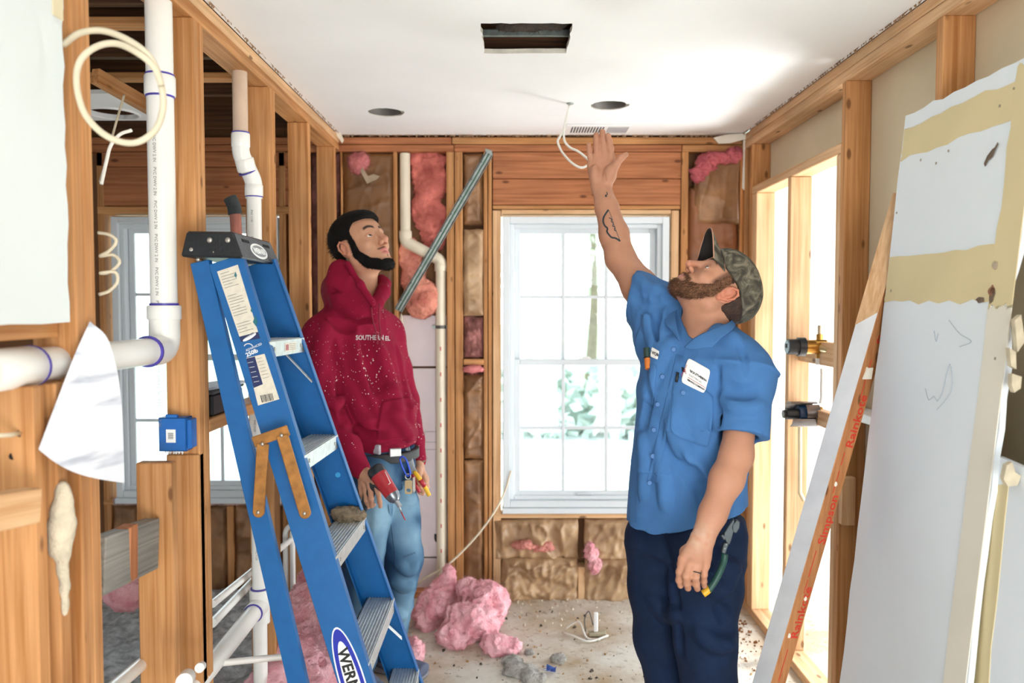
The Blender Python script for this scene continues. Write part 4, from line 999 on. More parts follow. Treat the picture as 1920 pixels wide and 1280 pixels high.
    MB().tube([V(H.w(.092-.042*s_*s_+.078*math.sqrt(max(0,1-.62*s_*s_)),.066*s_*.90,.0815-.056*s_*s_)) for s_ in np.linspace(-1,1,21)],.0017,6).build('bill_edge',MT('worn_tan_edge','#b98a72',.8),cap_,True)
    b_=MB().ball(H.w(-.02,0,.139),.006*K,10,6); b_.build('cap_button',camo,cap_,True)
    # ---- shirt
    T_=Shape()
    T_.ec(PW(1310,662,2.275),PW(1302,740,2.26),(.170,.105),(.172,.118),Lw,.04,cap=.75)
    T_.ec(PW(1302,740,2.26),PW(1288,880,2.26),(.170,.118),(.172,.120),Lw,.02,cap=.3); T_.ec(PW(1288,880,2.26),PW(1287,985,2.26),(.171,.119),(.180,.134),Lw,.006,cap=.05)
    T_.chain([sc_+Lw*.02,lsh+A_((0,0,.0))],[.07,.076],.05); T_.ec(lsh,PW(1387,815,2.10),(.075,.075),(.076,.068),Lw,.03,cap=.10)
    T_.ec(PW(1250,592,2.38),PW(1184,547,2.50),(.088,.085),(.076,.080),A_((-.3,.2,.9)),.045,cap=.15)
    T_.chain([sc_,rsh],[.08,.075],.05); T_.rc(PW(1225,640,2.36),PW(1245,600,2.38),.05,.05,.05)
    # hem slope (cut below) and openings
    hemN=A_((.30,-.10,-1.0)); hemN/=np.linalg.norm(hemN); hp=PW(1300,984,2.16)
    T_.fn(lambda p:(p-hp)@hemN,hp,5,.004,'&')
    sl_a=PW(1387,815,2.10); T_.rc(lel,PW(1390,770,2.12),.052,.052,.004,'-')
    ax_=rel-rsh; ax_/=np.linalg.norm(ax_); e1=PW(1198,508,2.5)-PW(1177,590,2.44); e1/=np.linalg.norm(e1); n1=np.cross(e1,A_((.35,1,0))); n1/=np.linalg.norm(n1); n1=n1 if n1@ax_>0 else -n1; e2=np.cross(n1,e1)
    T_.box(PW(1188,549,2.47)+n1*.10,(.10,.13,.13),np.stack([n1,e1,e2],1),r=.001,k=.003,op='-')
    T_.rc(rel,PW(1205,562,2.45),.056,.056,.004,'-')
    # collar opening
    T_.ec(PW(1318,570,2.22),PW(1283,655,2.16),(.062,.06),(.012,.02),Lw,.01,op='-'); T_.ec(PW(1325,560,2.26),PW(1318,628,2.25),(.066,.066),(.064,.060),Lw,.006,op='-')
    # folds
    folds(T_,[([(1215,590),(1226,640),(1230,700)],.012,.006,.02),([(1240,585),(1246,630),(1240,680)],.012,.005,.02),([(1228,560),(1232,600),(1238,640)],.010,-.005,.015),
        ([(1262,640),(1240,680),(1215,750)],.012,.006,.02),([(1255,790),(1290,850),(1335,915)],.014,.008,.02),([(1238,800),(1270,860),(1318,930)],.012,-.006,.02),
        ([(1345,690),(1343,740),(1346,795)],.010,-.009,.012),([(1360,750),(1390,765),(1425,762)],.012,.005,.02),([(1355,720),(1385,735),(1420,728)],.010,-.004,.02),
        ([(1382,640),(1394,665),(1398,700)],.006,-.003,.010),([(1205,820),(1212,870),(1208,925)],.012,.006,.02),([(1235,850),(1245,900),(1250,950)],.012,.006,.02),
        ([(1215,700),(1214,750),(1205,800)],.010,-.005,.02),([(1300,880),(1315,920),(1318,960)],.010,-.004,.02),([(1330,600),(1355,625),(1380,640)],.012,.004,.02),([(1195,520),(1215,540),(1240,545)],.010,.005,.02),([(1190,560),(1215,575),(1238,570)],.010,-.005,.02),([(1268,760),(1262,810),(1275,850)],.010,.004,.02)])
    T_.disp=lambda p:.009*np.abs(fbm(p*A_((1,1,.55))+A_((0,.2,0)),17,13,2))-.0025
    blue=MT('blue_work_shirt_cloth','#4674aa',.8,.10,9,.25,bscale=500,spec=.2)
    obj_sdf('work_shirt',T_,.0040,blue,root)
    # buttons and placket
    bt=MT('blue_button','#3d6ea8',.4,.1,40)
    pl=patch(T_,'placket',((1268,664),(1283,668),(1232,905),(1213,900)),2.2,blue,root,12,.004,.0022,0)
    for x,y in ((1263,655),(1242,706),(1233,758),(1226,806),(1224,855),(1218,905),(1281,736)):
        c_=march(T_,[x],[y],1.85,.004)[0]; nrm=-A_(ray(x,y)); q=V(nrm).to_track_quat('Z','Y').to_matrix()
        mb=MB(); mb.tube([V(c_),V(c_)+V(nrm).normalized()*.0025],[.0068,.006],14); mb.build('button',bt,root)
    # pockets
    patch(T_,'chest_pocket',((1262,700),(1340,741),(1330,842),(1255,812)),2.2,blue,root,14,.005,.003,.10)
    patch(T_,'chest_pocket',((1201,677),(1232,685),(1224,765),(1197,742)),2.25,blue,root,10,.005,.003,.08)
    # collar leaves
    def leaf(pts,th=.004):
        ptsf=[A_(p) for p in pts]; cm=V(sum(ptsf)/len(ptsf)); n_=V(np.cross(ptsf[1]-ptsf[0],ptsf[2]-ptsf[0])).normalized()
        o=MB().prism([V(p) for p in ptsf],n_*th).build('collar_leaf',blue,root); do_bevel(o,.0015); return o
    def strip(rows,name='collar_leaf'):
        """rows: list of polylines (equal length) -> thickened sheet"""
        R_=[[A_(p) for p in bez([V(q) for q in r],18)] for r in rows]; m_=min(len(r) for r in R_); R_=[r[:m_] for r in R_]; vs=[p for r in R_ for p in r]
        nr=len(R_); fs=[(j*m_+i,j*m_+i+1,(j+1)*m_+i+1,(j+1)*m_+i) for j in range(nr-1) for i in range(m_-1)]
        o=mesh(name,vs,fs,blue,root,True); so=o.modifiers.new('s','SOLIDIFY'); so.thickness=.0035; so.offset=0; sb=o.modifiers.new('b','SUBSURF'); sb.levels=1; sb.render_levels=1; return o
    strip([[PW(1374,594,2.27),PW(1366,604,2.17),PW(1336,616,2.115),PW(1303,631,2.115),PW(1279,652,2.13)],
           [PW(1378,600,2.28),PW(1372,612,2.15),PW(1345,628,2.095),PW(1318,645,2.09),PW(1300,656,2.105)],
           [PW(1380,606,2.29),PW(1374,618,2.145),PW(1352,634,2.085),PW(1337,650,2.075),PW(1330,650,2.08)]])
    strip([[PW(1275,572,2.33),PW(1268,585,2.28),PW(1268,605,2.21),PW(1276,640,2.15)],
           [PW(1266,574,2.33),PW(1257,592,2.28),PW(1257,612,2.22),PW(1270,640,2.165)],
           [PW(1258,578,2.33),PW(1247,597,2.28),PW(1250,610,2.23),PW(1264,618,2.20)]])
    # company patch and name patch
    wp=MT('white_patch_cloth','#f4f2ee',.7,.03,30)
    pm_=patch(T_,'chest_patch',((1290,670),(1333,694),(1321,738),(1276,716)),2.1,wp,root,16,.003,.0042,.10)
    bk=MT('black_thread','#17171b',.7); rd=MT('red_thread','#b3202a',.7); gy=MT('grey_thread','#a9a9ad',.7)
    ex=(.86,.52); ey=(.13,.98)
    def dt(s,px,py,size,m,bold=.0004,k=1.0): decal_text(T_,'patch_lettering',s,px,py,size,(ex[0]*k,ex[1]*k),ey,2.05,m,root,bold,lift=.0054)
    dt('S',1279,695,.0155,bk,.0012); dt('E',1284,699,.0150,rd,.0002,.7); dt('SOUTHERN',1294,697,.0095,bk); dt('ELECTRICAL',1292,704,.0078,gy,.0001,.9); dt('SERVICE COMPANY',1289,713,.0072,bk,.0003,.82)
    for (x0,y0,x1,y1) in ((1290,707,1323,727),(1288,684,1277,705)):
        g=march(T_,np.linspace(x0,x1,8),np.linspace(y0,y1,8),1.8,.0055); MB().tube([V(q) for q in g],.0007,4).build('patch_line',rd,root)
    patch(T_,'name_patch',((1222,650),(1236,658),(1233,674),(1219,668)),2.2,wp,root,8,.003,.0045,.06)
    decal_text(T_,'name_lettering','VOR',1222,663,.013,(.75,.35),(.1,1),2.15,bk,root,.0004,lift=.0058)
    # ---- trousers
    J=Shape(); J.ec(PW(1292,960,2.27),PW(1288,1030,2.27),(.160,.115),(.165,.125),Lw,.03,cap=.2)
    J.chain([lh,lh*.5+lk*.5,lk,la+A_((0,0,-.02))],[.106,.096,.082,.075],.03); J.chain([rh,rh*.5+rk*.5,rk,ra+A_((0,0,-.02))],[.104,.094,.082,.075],.03)
    folds(J,[([(1335,1035),(1355,1060),(1376,1068)],.014,.007,.025),([(1325,1095),(1350,1100),(1368,1088)],.014,.007,.025),([(1310,1180),(1340,1205),(1372,1205)],.014,.007,.025),([(1240,1010),(1262,1100),(1275,1220)],.012,-.010,.02),([(1225,1120),(1250,1150),(1270,1150)],.014,.006,.025),([(1345,1140),(1358,1150),(1364,1165)],.01,-.006,.02)])
    J.disp=lambda p:.008*np.abs(fbm(p*A_((1,1,.8)),15,23,2))-.002
    nav=MT('navy_work_trouser_cloth','#12233f',.8,.25,10,.25,bscale=500,spec=.2)
    obj_sdf('work_trousers',J,.005,nav,root)
    sh=MT('brown_boot_leather','#5a3d28',.6,.2,20,.2)
    for a,d in ((la,A_((-.5,-.86,0))),(ra,A_((-.75,-.65,0)))):
        z0=A_((a[0],a[1],0)); s_=Shape(); side=np.cross(d,UP)
        s_.rc(z0+A_((0,0,.05)),z0+A_((0,0,.13)),.05,.05,.02); s_.ec(z0-d*.05+A_((0,0,.045)),z0+d*.17+A_((0,0,.038)),(.045,.045),(.048,.03),side,.03); s_.box(z0+A_((0,0,-.05)),(.4,.4,.052),op='-',k=.001,r=.001)
        obj_sdf('boot',s_,.006,sh,root)
    # wedding band
    a=A_(m[2]); b=PW(1304,1081,1.945); cc=a*.35+b*.65+A_((0,0,0)); ax=b-a; ax/=np.linalg.norm(ax); e1=np.cross(ax,A_((0,1,0))); e1/=np.linalg.norm(e1); e2=np.cross(ax,e1)
    MB().tube(arc(cc,e1,e2,.0112,0,6.2832,20),.0014,6,False).build('ring',MT('dark_metal_band','#4d4a46',.3,.1,40,metal=.8),root,True)
    return root,H,T_
def camo_mat():
    m,n,b=newmat('worn_camouflage_cloth'); L=n.links; tc=n.nodes.new('ShaderNodeTexCoord')
    a=n.nodes.new('ShaderNodeTexNoise'); a.inputs['Scale'].default_value=26; a.inputs['Detail'].default_value=4; a.inputs['Distortion'].default_value=1.5; L.new(tc.outputs['Object'],a.inputs['Vector'])
    cr=n.nodes.new('ShaderNodeValToRGB'); e=cr.color_ramp.elements; e[0].position=.38; e[0].color=srgb('#3a372f'); e[1].position=.62; e[1].color=srgb('#7d7361')
    for p,c in ((.46,'#504a3c'),(.54,'#5f5c50')): q=e.new(p); q.color=srgb(c)
    L.new(a.outputs['Fac'],cr.inputs[0]); L.new(cr.outputs[0],b.inputs['Base Color']); b.inputs['Roughness'].default_value=.9
    n2=n.nodes.new('ShaderNodeTexNoise'); n2.inputs['Scale'].default_value=400; L.new(tc.outputs['Object'],n2.inputs['Vector']); bp=n.nodes.new('ShaderNodeBump'); bp.inputs['Strength'].default_value=.3; bp.inputs['Distance'].default_value=.002
    L.new(n2.outputs['Fac'],bp.inputs['Height']); L.new(bp.outputs[0],b.inputs['Normal']); return m
BLUE,HB,SHIRT=blue_man()
# ---------------- blue step ladder, folded and leaning on the left studs ----------------
def ladder():
    root=empty('stepladder',(-.25,2.2,0),label='blue fibreglass stepladder with aluminium treads leaning folded against left studs',cat='ladder')
    bl=MT('blue_fibreglass','#085c9c',.42,.08,30,.04,bscale=200); blk=MT('ladder_cap_plastic','#1b1e22',.45,.35,25,.2); gr=MT('worn_grey_cap','#50565c',.5,.4,20,.2)
    al=MT('ribbed_aluminium','#c4c8c8',.38,.15,50,metal=.55); rv=MT('rivet_metal','#b0aca4',.35,.2,60,metal=.7); cu=MT('dusty_brass_spreader','#a8743a',.55,.35,40,metal=.35)
    lab=MT('aged_sticker_paper','#d9d2c2',.6,.1,60); nvy=MT('navy_sticker','#1c2a5a',.5,.1,30); wt=MT('white_print','#eef0f0',.6); inkk=MT('grey_sticker_ink','#6e6e6a',.7)
    S_=lambda a,b,t:a+(b-a)*t
    # reference: lines for the rails as functions of height
    nt,nb_=PW(455,484,2.10),PW(699,1277,2.05)
    ft,fb=PW(523,497,2.33),PW(795,1280,2.60)
    def at(t0,b0,z): return t0+(b0-t0)*((z-t0[2])/(b0[2]-t0[2]))
    def rail(name,t0,b0,z1,side,w_,fl=.028,th=.004,wt_=None):
        """channel rail: front edge runs t0->b0, web hangs back (towards -x), flanges turn to 'side' in y"""
        a=at(t0,b0,.0); b=at(t0,b0,z1); d=(b-a)/np.linalg.norm(b-a); back=A_((-1,0,0)); back=back-d*(back@d); back/=np.linalg.norm(back)
        inn=A_((0,side,0)); inn=inn-d*(inn@d); inn/=np.linalg.norm(inn)
        poly=[(0,0),(w_,0),(w_,fl),(w_-th,fl),(w_-th,th),(th,th),(th,fl),(0,fl)]
        pa=[a+back*x+inn*y for x,y in poly]; n=len(pa); vs=pa+[p+(b-a) for p in pa]
        fs=[tuple(range(n)),tuple(range(2*n-1,n-1,-1))]+[(i,i+n,(i+1)%n+n,(i+1)%n) for i in range(n)]
        o=mesh(name,vs,fs,bl,root)
        bm=bmesh.new(); bm.from_mesh(o.data); bmesh.ops.recalc_face_normals(bm,faces=bm.faces); bm.to_mesh(o.data); bm.free(); do_bevel(o,.0012)
        return o,a,d,back
    r1,a1,d1,bk1=rail('front_rail',nt,nb_,nt[2]+.01,1,.090)
    r2,a2,d2,bk2=rail('front_rail',ft,fb,ft[2]+.02,-1,.105)
    rt,rb=PW(391,486,2.11),PW(575,1280,2.06); r3,a3,d3,bk3=rail('rear_rail',rt,rb,rt[2],1,.050,.024)
    rt2,rb2=PW(470,500,2.36),PW(640,1180,2.60); r4,a4,d4,bk4=rail('rear_rail',rt2,rb2,rt2[2],-1,.048,.024)
    # rubber feet
    for a,b in ((a1,.09),(a2,.09),(a3,.05),(a4,.05)):
        MB().box((a[0]-b-.006,a[1]-.02,0),(a[0]+.006,a[1]+.03,.045)).build('foot',blk,root,bevel=.004)
    # treads
    for i,(py,top) in enumerate(((641,0),(854,1),(1042,1),(1237,1),(None,1),(None,1))):
        z=PW(600,py,2.08)[2] if py else (.305 if i==4 else .05)
        if i==5: continue
        n0=at(nt,nb_,z); f0=at(ft,fb,z); n0=n0+A_((0,.004,0)); f0=f0-A_((0,.004,0)); back=A_((-.088,0,0)); L_=f0-n0
        t=MB()
        t.prism([n0+back,n0,f0,f0+back],(0,0,-.004))
        t.prism([n0+A_((-.004,0,0)),n0+A_((.002,0,0)),f0+A_((.002,0,0)),f0+A_((-.004,0,0))],(0,0,-.042))
        t.prism([n0+back,n0+back+A_((.004,0,0)),f0+back+A_((.004,0,0)),f0+back],(0,0,-.025))
        for k in range(9):
            x=-.080+k*.0093
            t.prism([n0+A_((x,0,0)),n0+A_((x+.0042,0,0)),f0+A_((x+.0042,0,0)),f0+A_((x,0,0))],(0,0,.0022))
        s_=t.build('tread',al,root); do_bevel(s_,.0006)
        for (p,q) in ((n0,.12),(f0,.88)):
            c=n0+L_*q+A_((.0022,0,-.021)); MB().tube([c,c+A_((.002,0,0))],.0055,10).build('rivet',rv,s_)
        # knee braces under the tread
        if i in (0,3):
            c=f0+A_((-.01,-.02,-.045)); beam('knee_brace',c+A_((-.03,-.03,0)),c+A_((.035,.012,-.085)),.003,.016,wt if i else al,root,up=(0,1,0))
        if i==0:
            c=n0+A_((-.01,.02,-.045)); beam('knee_brace',c+A_((.0,.03,0)),c+A_((.03,-.008,-.10)),.003,.016,al,root,up=(0,1,0))
            o=n0+L_*.40+A_((.0025,0,-.033)); q=n0+L_*.72+A_((.0025,0,-.033)); MB().prism([o,q,q+A_((0,0,.024)),o+A_((0,0,.024))],(.0006,0,0)).build('sticker',lab,s_)
            MB().prism([o+L_*.02+A_((.0008,0,.004)),o+L_*.10+A_((.0008,0,.004)),o+L_*.10+A_((.0008,0,.020)),o+L_*.02+A_((.0008,0,.020))],(.0004,0,0)).build('sticker_mark',MT('dull_red_print','#a8646a',.6),s_)
            for kk in range(4): A=o+L_*.13+A_((.001,0,.005+kk*.005)); MB().tube([A,A+L_*.17],.0006,4).build('sticker_line',inkk,s_)
    # dust heap on the third tread, at the far end
    # top cap: tapered hood, level-ish
    Y0,Y1=2.085,2.39
    P0=[PW(338,481,Y0),PW(455,484,Y0),PW(437,434,Y0+.012),PW(349,433,Y0+.012)]
    sh=A_((.0,0,0)); k=PW(527,498,Y1)
    P1=[k+(P0[0]-P0[1]),k,k+(P0[2]-P0[1])+A_((0,-.024,0)),k+(P0[3]-P0[1])+A_((0,-.024,0))]
    vs=P0+P1; cap=mesh('top_cap',vs,[(0,1,2,3),(7,6,5,4),(1,5,6,2),(3,2,6,7),(0,3,7,4),(0,4,5,1)],blk,root); cap.data.materials.append(gr)
    for p in cap.data.polygons:
        if p.index==2: p.material_index=1
    do_bevel(cap,.005)
    def onface(px,py,yy): return PW(px,py,yy)
    for px,py in ((393,450),(427,450),(359,469),(401,474)):
        c=PW(px,py,Y0+.006); MB().ball(c,(.0075,.004,.0075),12,6).build('rivet',rv,cap,True)
    c=PW(371,486,2.105); MB().ball(c,(.006,.004,.006),12,6).build('rivet',rv,root,True)
    # oval badge and slots on the front face
    A=P0[1];B=P1[1];C=P1[2];D=P0[2]; ux=(B-A)/np.linalg.norm(B-A); n_=np.cross(ux,(D-A)); n_/=np.linalg.norm(n_); uz=np.cross(n_,ux); 
    if n_@A_((1,0,0))<0: n_=-n_
    ctr=(A+B+C+D)/4
    def oval(name,c,a,b,ux,uz,n_,m,par,th=.001,k=28):
        return MB().prism([V(c+ux*(a*math.cos(t))+uz*(b*math.sin(t))) for t in [2*math.pi*i/k for i in range(k)]],V(n_*th)).build(name,m,par)
    gm=MT('grey_badge','#8b9094',.5)
    oval('badge',ctr+n_*.0005-uz*.006,.062,.023,ux,uz,n_,wt,cap); oval('badge',ctr+n_*.0012-uz*.006,.052,.017,ux,uz,n_,gm,cap)
    text('badge_text','WERNER',.022,V(ctr-ux*.044-uz*.0135+n_*.0026),V(ux),V(uz),wt,cap,bold=.0008)
    for q in (.22,.74): c=A+(B-A)*q+(D-A)*.78+n_*.0004; MB().prism([c-ux*.026,c+ux*.026,c+ux*.026-uz*.008,c-ux*.026-uz*.008],n_*.001).build('slot',MT('deep_black','#050505',.9),cap)
    # stickers on the near rail's outer face (web outer face is at a1's y, facing the viewer)
    wd=d1; wb_=-bk1  # wb_: towards the front edge
    nrm=np.cross(wb_,wd); nrm/=np.linalg.norm(nrm)
    if nrm[1]>0: nrm=-nrm
    def rp(px,py): # drop an image point on the web plane
        r_=A_(ray(px,py)); o0=A_((0,0,CAMZ)); t=((a1-o0)@nrm)/(r_@nrm); return o0+r_*t+nrm*.0003
    def quad(name,pts,m,par=None,lift=0): 
        q=[rp(*p)+nrm*lift for p in pts]; return MB().prism([V(x) for x in q],V(nrm*.0005)).build(name,m,par or root)
    q1=quad('instruction_sticker',((407,509),(446,496),(484,622),(449,631)),lab,r1)
    quad('sticker_band',((449,631),(484,622),(488,634),(452,641)),nvy,q1,.0001)
    c=rp(468,632)+nrm*.0008; oval('sticker_oval',c,.020,.005,wb_*.97+wd*.22,wd,nrm,wt,q1,.0003)
    text('oval_text','WERNER',.0075,V(rp(459,636)+nrm*.0016),V(wb_*.97+wd*.22),V(wd),nvy,q1)
    for i in range(22):
        if i in (6,7,16,17): continue
        t=i/22; x0=411+t*37; y0=514+t*115; L2=30 if i%4 else 20
        MB().tube([rp(x0+2,y0)+nrm*.0008,rp(x0+L2*.95,y0-L2*.26)+nrm*.0008],.0007,4).build('sticker_line',inkk,q1)
    tl=MT('teal_drawing','#1f6a78',.6)
    for x,y,s in ((442,516,5),(472,582,4),(479,603,9)):
        quad('sticker_figure',((x,y-s*1.4),(x+s*.5,y),(x+s*.2,y+s),(x-s*.5,y+s*.1)),tl,q1,.0009)
    text('rail_text','ADVANCED',.0085,V(rp(462,659)+nrm*.0008),V(wb_*.99+wd*.12),V(wd),wt,r1)
    text('rail_text','250lb',.015,V(rp(463,669)+nrm*.0008),V(wb_*.99+wd*.12),V(wd),wt,r1,bold=.0004)
    ar=[rp(466+8*math.cos(t),650-6*math.sin(t)) +nrm*.0009 for t in np.linspace(.2,2.9,9)]
    MB().tube([V(x) for x in ar],.0012,5).build('rail_mark',wt,r1)
    q2=quad('rating_sticker',((462,671),(496,663),(524,748),(484,760)),lab,r1)
    quad('sticker_band',((462,672),(478,668),(493,720),(476,727)),nvy,q2,.0002)
    for i in range(5):
        MB().tube([rp(465+i*2.8,680+i*9)+nrm*.001,rp(475+i*2.8,678+i*9)+nrm*.001],.0006,4).build('sticker_line',wt,q2)
    for i in range(7): MB().tube([rp(481+i*2,673+i*6)+nrm*.001,rp(492+i*2.2,670+i*6)+nrm*.001],.0006,4).build('sticker_line',inkk,q2)
    for i in range(9): x=489+i*2.6; MB().tube([rp(x,741-i*.5)+nrm*.001,rp(x+3.5,754-i*.5)+nrm*.001],.0009 if i%3 else .0014,4).build('barcode_bar',MT('black_print','#1a1a1a',.6),q2)
    # long oval badge low on the rail
    e1=rp(640,1200); e2=rp(672,1330); ctr=rp(661,1278); ax=wd
    oval('rail_badge',ctr,.150,.034,-ax,wb_,nrm,wt,r1,.0004,40); oval('rail_badge',ctr+nrm*.0004,.145,.030,-ax,wb_,nrm,MT('royal_blue_badge','#2030a8',.4),r1,.0004,40); oval('rail_badge',ctr+nrm*.0008,.112,.020,-ax,wb_,nrm,wt,r1,.0004,40)
    text('badge_text','WERNER',.040,V(ctr+ax*.092-wb_*.0135+nrm*.0016),V(-ax),V(wb_),MT('black_print','#1a1a1a',.6),r1,bold=.0012)
    # folded spreader
    yy=2.03
    def bar(name,a,b,w_,m=cu,th=.006): return beam(name,PW(*a,yy),PW(*b,yy),th,w_,m,root,up=(.01,0,1) ,bevel=.002)
    o=bar('spreader_plate',(475,829),(541,806),.028); 
    def arm(a,b,w_):
        A,B=PW(*a,yy-.008),PW(*b,yy-.008); d=(B-A)/np.linalg.norm(B-A); s=np.cross(d,A_((0,1,0))); pts=[A+s*w_/2,B+s*w_/2]
        pts+= [B+s*(w_/2*math.cos(t))+d*(w_/2*math.sin(t)) for t in np.linspace(.3,2.84,7)]; pts+=[B-s*w_/2,A-s*w_/2]
        q=MB().prism([V(x) for x in pts],V((0,.010,0))).build('spreader_arm',cu,root); do_bevel(q,.002)
        for c in (A,B): MB().ball(c+A_((0,-.002,0)),(.005,.003,.005),10,6).build('rivet',rv,q,True)
    arm((492,832),(484,960),.030); arm((528,816),(571,962),.030)
    c=PW(640,905,2.42)
    MB().tube([at(ft,fb,.99)+bk2*.04+A_((0,-.002,0)),at(ft,fb,.99)+bk2*.04+A_((0,-.006,0))],.008,12).build('rivet',MT('blue_rivet','#2c8fc8',.4),r2)
    c=PW(437,486,2.12)
    return root,at,nt,nb_,ft,fb
LAD,LAT,LNT,LNB,LFT,LFB=ladder()
# ---------------- pipes ----------------
def pipe_path(pts,rad,n=20):
    """round the corners of a polyline: returns dense path"""
    pts=[V(p) for p in pts]; out=[pts[0]]
    for i in range(1,len(pts)-1):
        a,b,c=pts[i-1],pts[i],pts[i+1]; d1=(a-b).normalized(); d2=(c-b).normalized(); L_=min(rad,(a-b).length*.45,(c-b).length*.45)
        s,e=b+d1*L_,b+d2*L_
        for j in range(9):
            t=j/8; out.append(s*(1-t)**2+b*2*t*(1-t)+e*t*t)
    out.append(pts[-1]); return out
def seg(name,a,b,r,m,par,n=24): return MB().tube([a,b],r,n).build(name,m,par,True) if False else smooth_ret(MB().tube([a,b],r,n).build(name,m,par))
def smooth_ret(o): smooth_auto(o); return o
def hub(a,b,r,m,par,name='coupling'):
    a=V(a);b=V(b); d=(b-a).normalized(); o=MB().tube([a,a+d*.003,b-d*.003,b],[r-.002,r,r,r-.002],24).build(name,m,par); smooth_auto(o); return o
def ringm(c,d,r,par,w_=.006,m=None):
    c=V(c); d=V(d).normalized(); o=MB().tube([c-d*w_/2,c+d*w_/2],r,24).build('primer_ring',m or primer,par); smooth_auto(o); return o
# A tall white drain in the left wall
def drain():
    X=XL-.045; r=.0335; Yv=2.085; zt=CE+.25; zh=P(320,655,Y=Yv).z
    root=empty('drain_pipe',(X,Yv,zh),label='thick white plastic drain pipe turning level at the blue box stud',cat='pipe')
    seg('pipe',(X,Yv,zt),(X,Yv,zh+.09),r,pvc,root)
    e=pipe_path([(X,Yv,zh+.10),(X,Yv,zh),(X,Yv-.10,zh)],.085); smooth_auto(MB().tube(e,r+.005,24).build('elbow',pvc,root))
    hub((X,Yv,zh+.115),(X,Yv,zh+.078),r+.009,pvc,root,'elbow_hub'); ringm((X,Yv,zh+.118),(0,0,1),r+.003,root)
    ringm((X,Yv-.098,zh),(0,1,0),r+.0062,root)
    seg('pipe',(X,Yv-.09,zh),(X,1.42,zh),r,pvc,root); seg('pipe',(X,1.42,zh),(X,.7,zh),r+.004,pvc,root)
    ringm((X,1.50,zh),(0,1,0),r+.0062,root); hub((X,1.50,zh),(X,1.36,zh),r+.005,pvc,root,'coupling')
    z1=P(307,143,Y=Yv).z; z2=P(307,180,Y=Yv).z; hub((X,Yv,z1),(X,Yv,z2),r+.005,pvc,root); ringm((X,Yv,z1+.002),(0,0,1),r+.002,root); ringm((X,Yv,z2-.002),(0,0,1),r+.002,root)
    # printed line along the pipe
    for i in range(9):
        zz=P(300,255,Y=Yv).z-i*.085
        text('pipe_print','PVC DWV 2 IN',.011,(X-.0062,Yv-r-.0004,zz),(0,0,-1),(1,0,0),MT('grey_pipe_print','#777772',.6),root)
drain()
def vent():
    Ya=2.70; X=XL-.045; r=.0245; Xb=-.882; Yb=2.76
    z=lambda py,Y=Yb:P(480,py,Y=Y).z
    root=empty('vent_pipe',(Xb,Yb,0),label='slim white plastic vent pipe with offset bend behind the ladder top',cat='pipe')
    seg('pipe',(X,Ya,CE-.07),(X,Ya,z(262,Ya)),r,MT('faded_pipe','#cdb39c',.5,.12,10),root)
    hub((X,Ya,z(250,Ya)),(X,Ya,z(276,Ya)),r+.006,pvc,root); p=[(X,Ya,z(268,Ya)),(X,Ya,z(288,Ya)),(Xb,Yb,z(340)),(Xb,Yb,z(372))]
    smooth_auto(MB().tube(pipe_path(p,.02),r+.004,24).build('offset_bend',pvc,root))
    hub((X+.006,Ya+.012,z(296,Ya)),(X+.012,Ya+.026,z(318,Ya)),r+.007,pvc,root); hub((Xb,Yb,z(346)),(Xb,Yb,z(368)),r+.006,pvc,root)
    for c,d in (((X,Ya,z(249,Ya)),(0,0,1)),((X+.012,Ya+.027,z(320,Ya)),(.3,.5,-1)),((Xb,Yb,z(369)),(0,0,1))): ringm(c,d,r+.0045,root,.004)
    seg('pipe',(Xb,Yb,z(365)),(Xb,Yb,-.0+.02),r,pvc,root)
    zt=z(1135); smooth_auto(MB().tube([(Xb,Yb,zt+.06),(Xb,Yb,zt-.06)],r+.010,24).build('tee',pvc,root)); smooth_auto(MB().tube([(Xb,Yb,zt),(Xb,Yb-.07,zt)],r+.010,24).build('tee_branch',pvc,root))
    ringm((Xb,Yb-.072,zt),(0,1,0),r+.008,root,.004); ringm((Xb,Yb,zt+.062),(0,0,1),r+.006,root,.004)
    seg('pipe',(Xb,Yb-.06,zt),(Xb-.01,1.7,zt-.03),r+.004,pvc,root)
    for i in range(14): text('pipe_print','PVC 1120',.010,(Xb-.004,Yb-r-.0004,z(395)-i*.09),(0,0,-1),(1,0,0),MT('grey_pipe_print','#777772',.6),root)
vent()
def small_pipes():
    root=empty('supply_pipe',(XL-.1,2.9,.4),label='pair of thin white water pipes sloping behind the left stud wall',cat='pipe')
    a,b=PW(398,1132,2.45),PW(556,1003,3.5); seg('pipe',a,b,.0125,pvc,root,14)
    a2,b2=PW(398,1168,2.45),PW(476,1086,2.95); seg('pipe',a2,b2,.0145,pvc,root,14)
    for px in (535,548):
        t=PW(px,990,3.4); smooth_auto(MB().tube(pipe_path([t+A_((0,0,-.5)),t,t+A_((.05,.05,.012))],.03),.0115,14).build('riser',pvc,root))
    a=PW(412,1243,2.35); seg('pipe',a,a+A_((.20,.05,0)),.010,pvc,root,12)
    r2=empty('floor_pipe',tuple(PW(260,1250,1.9)),label='short white pipe lying low behind the cut studs at lower left',cat='pipe')
    seg('pipe',PW(200,1300,1.75),PW(292,1222,2.15),.017,pvc,r2,16); seg('pipe_end',PW(345,1278,1.75),PW(352,1268,1.85),.018,pvc,r2,16); seg('pipe_end',PW(374,1252,2.0),PW(378,1248,2.05),.012,pvc,r2,14)
small_pipes()
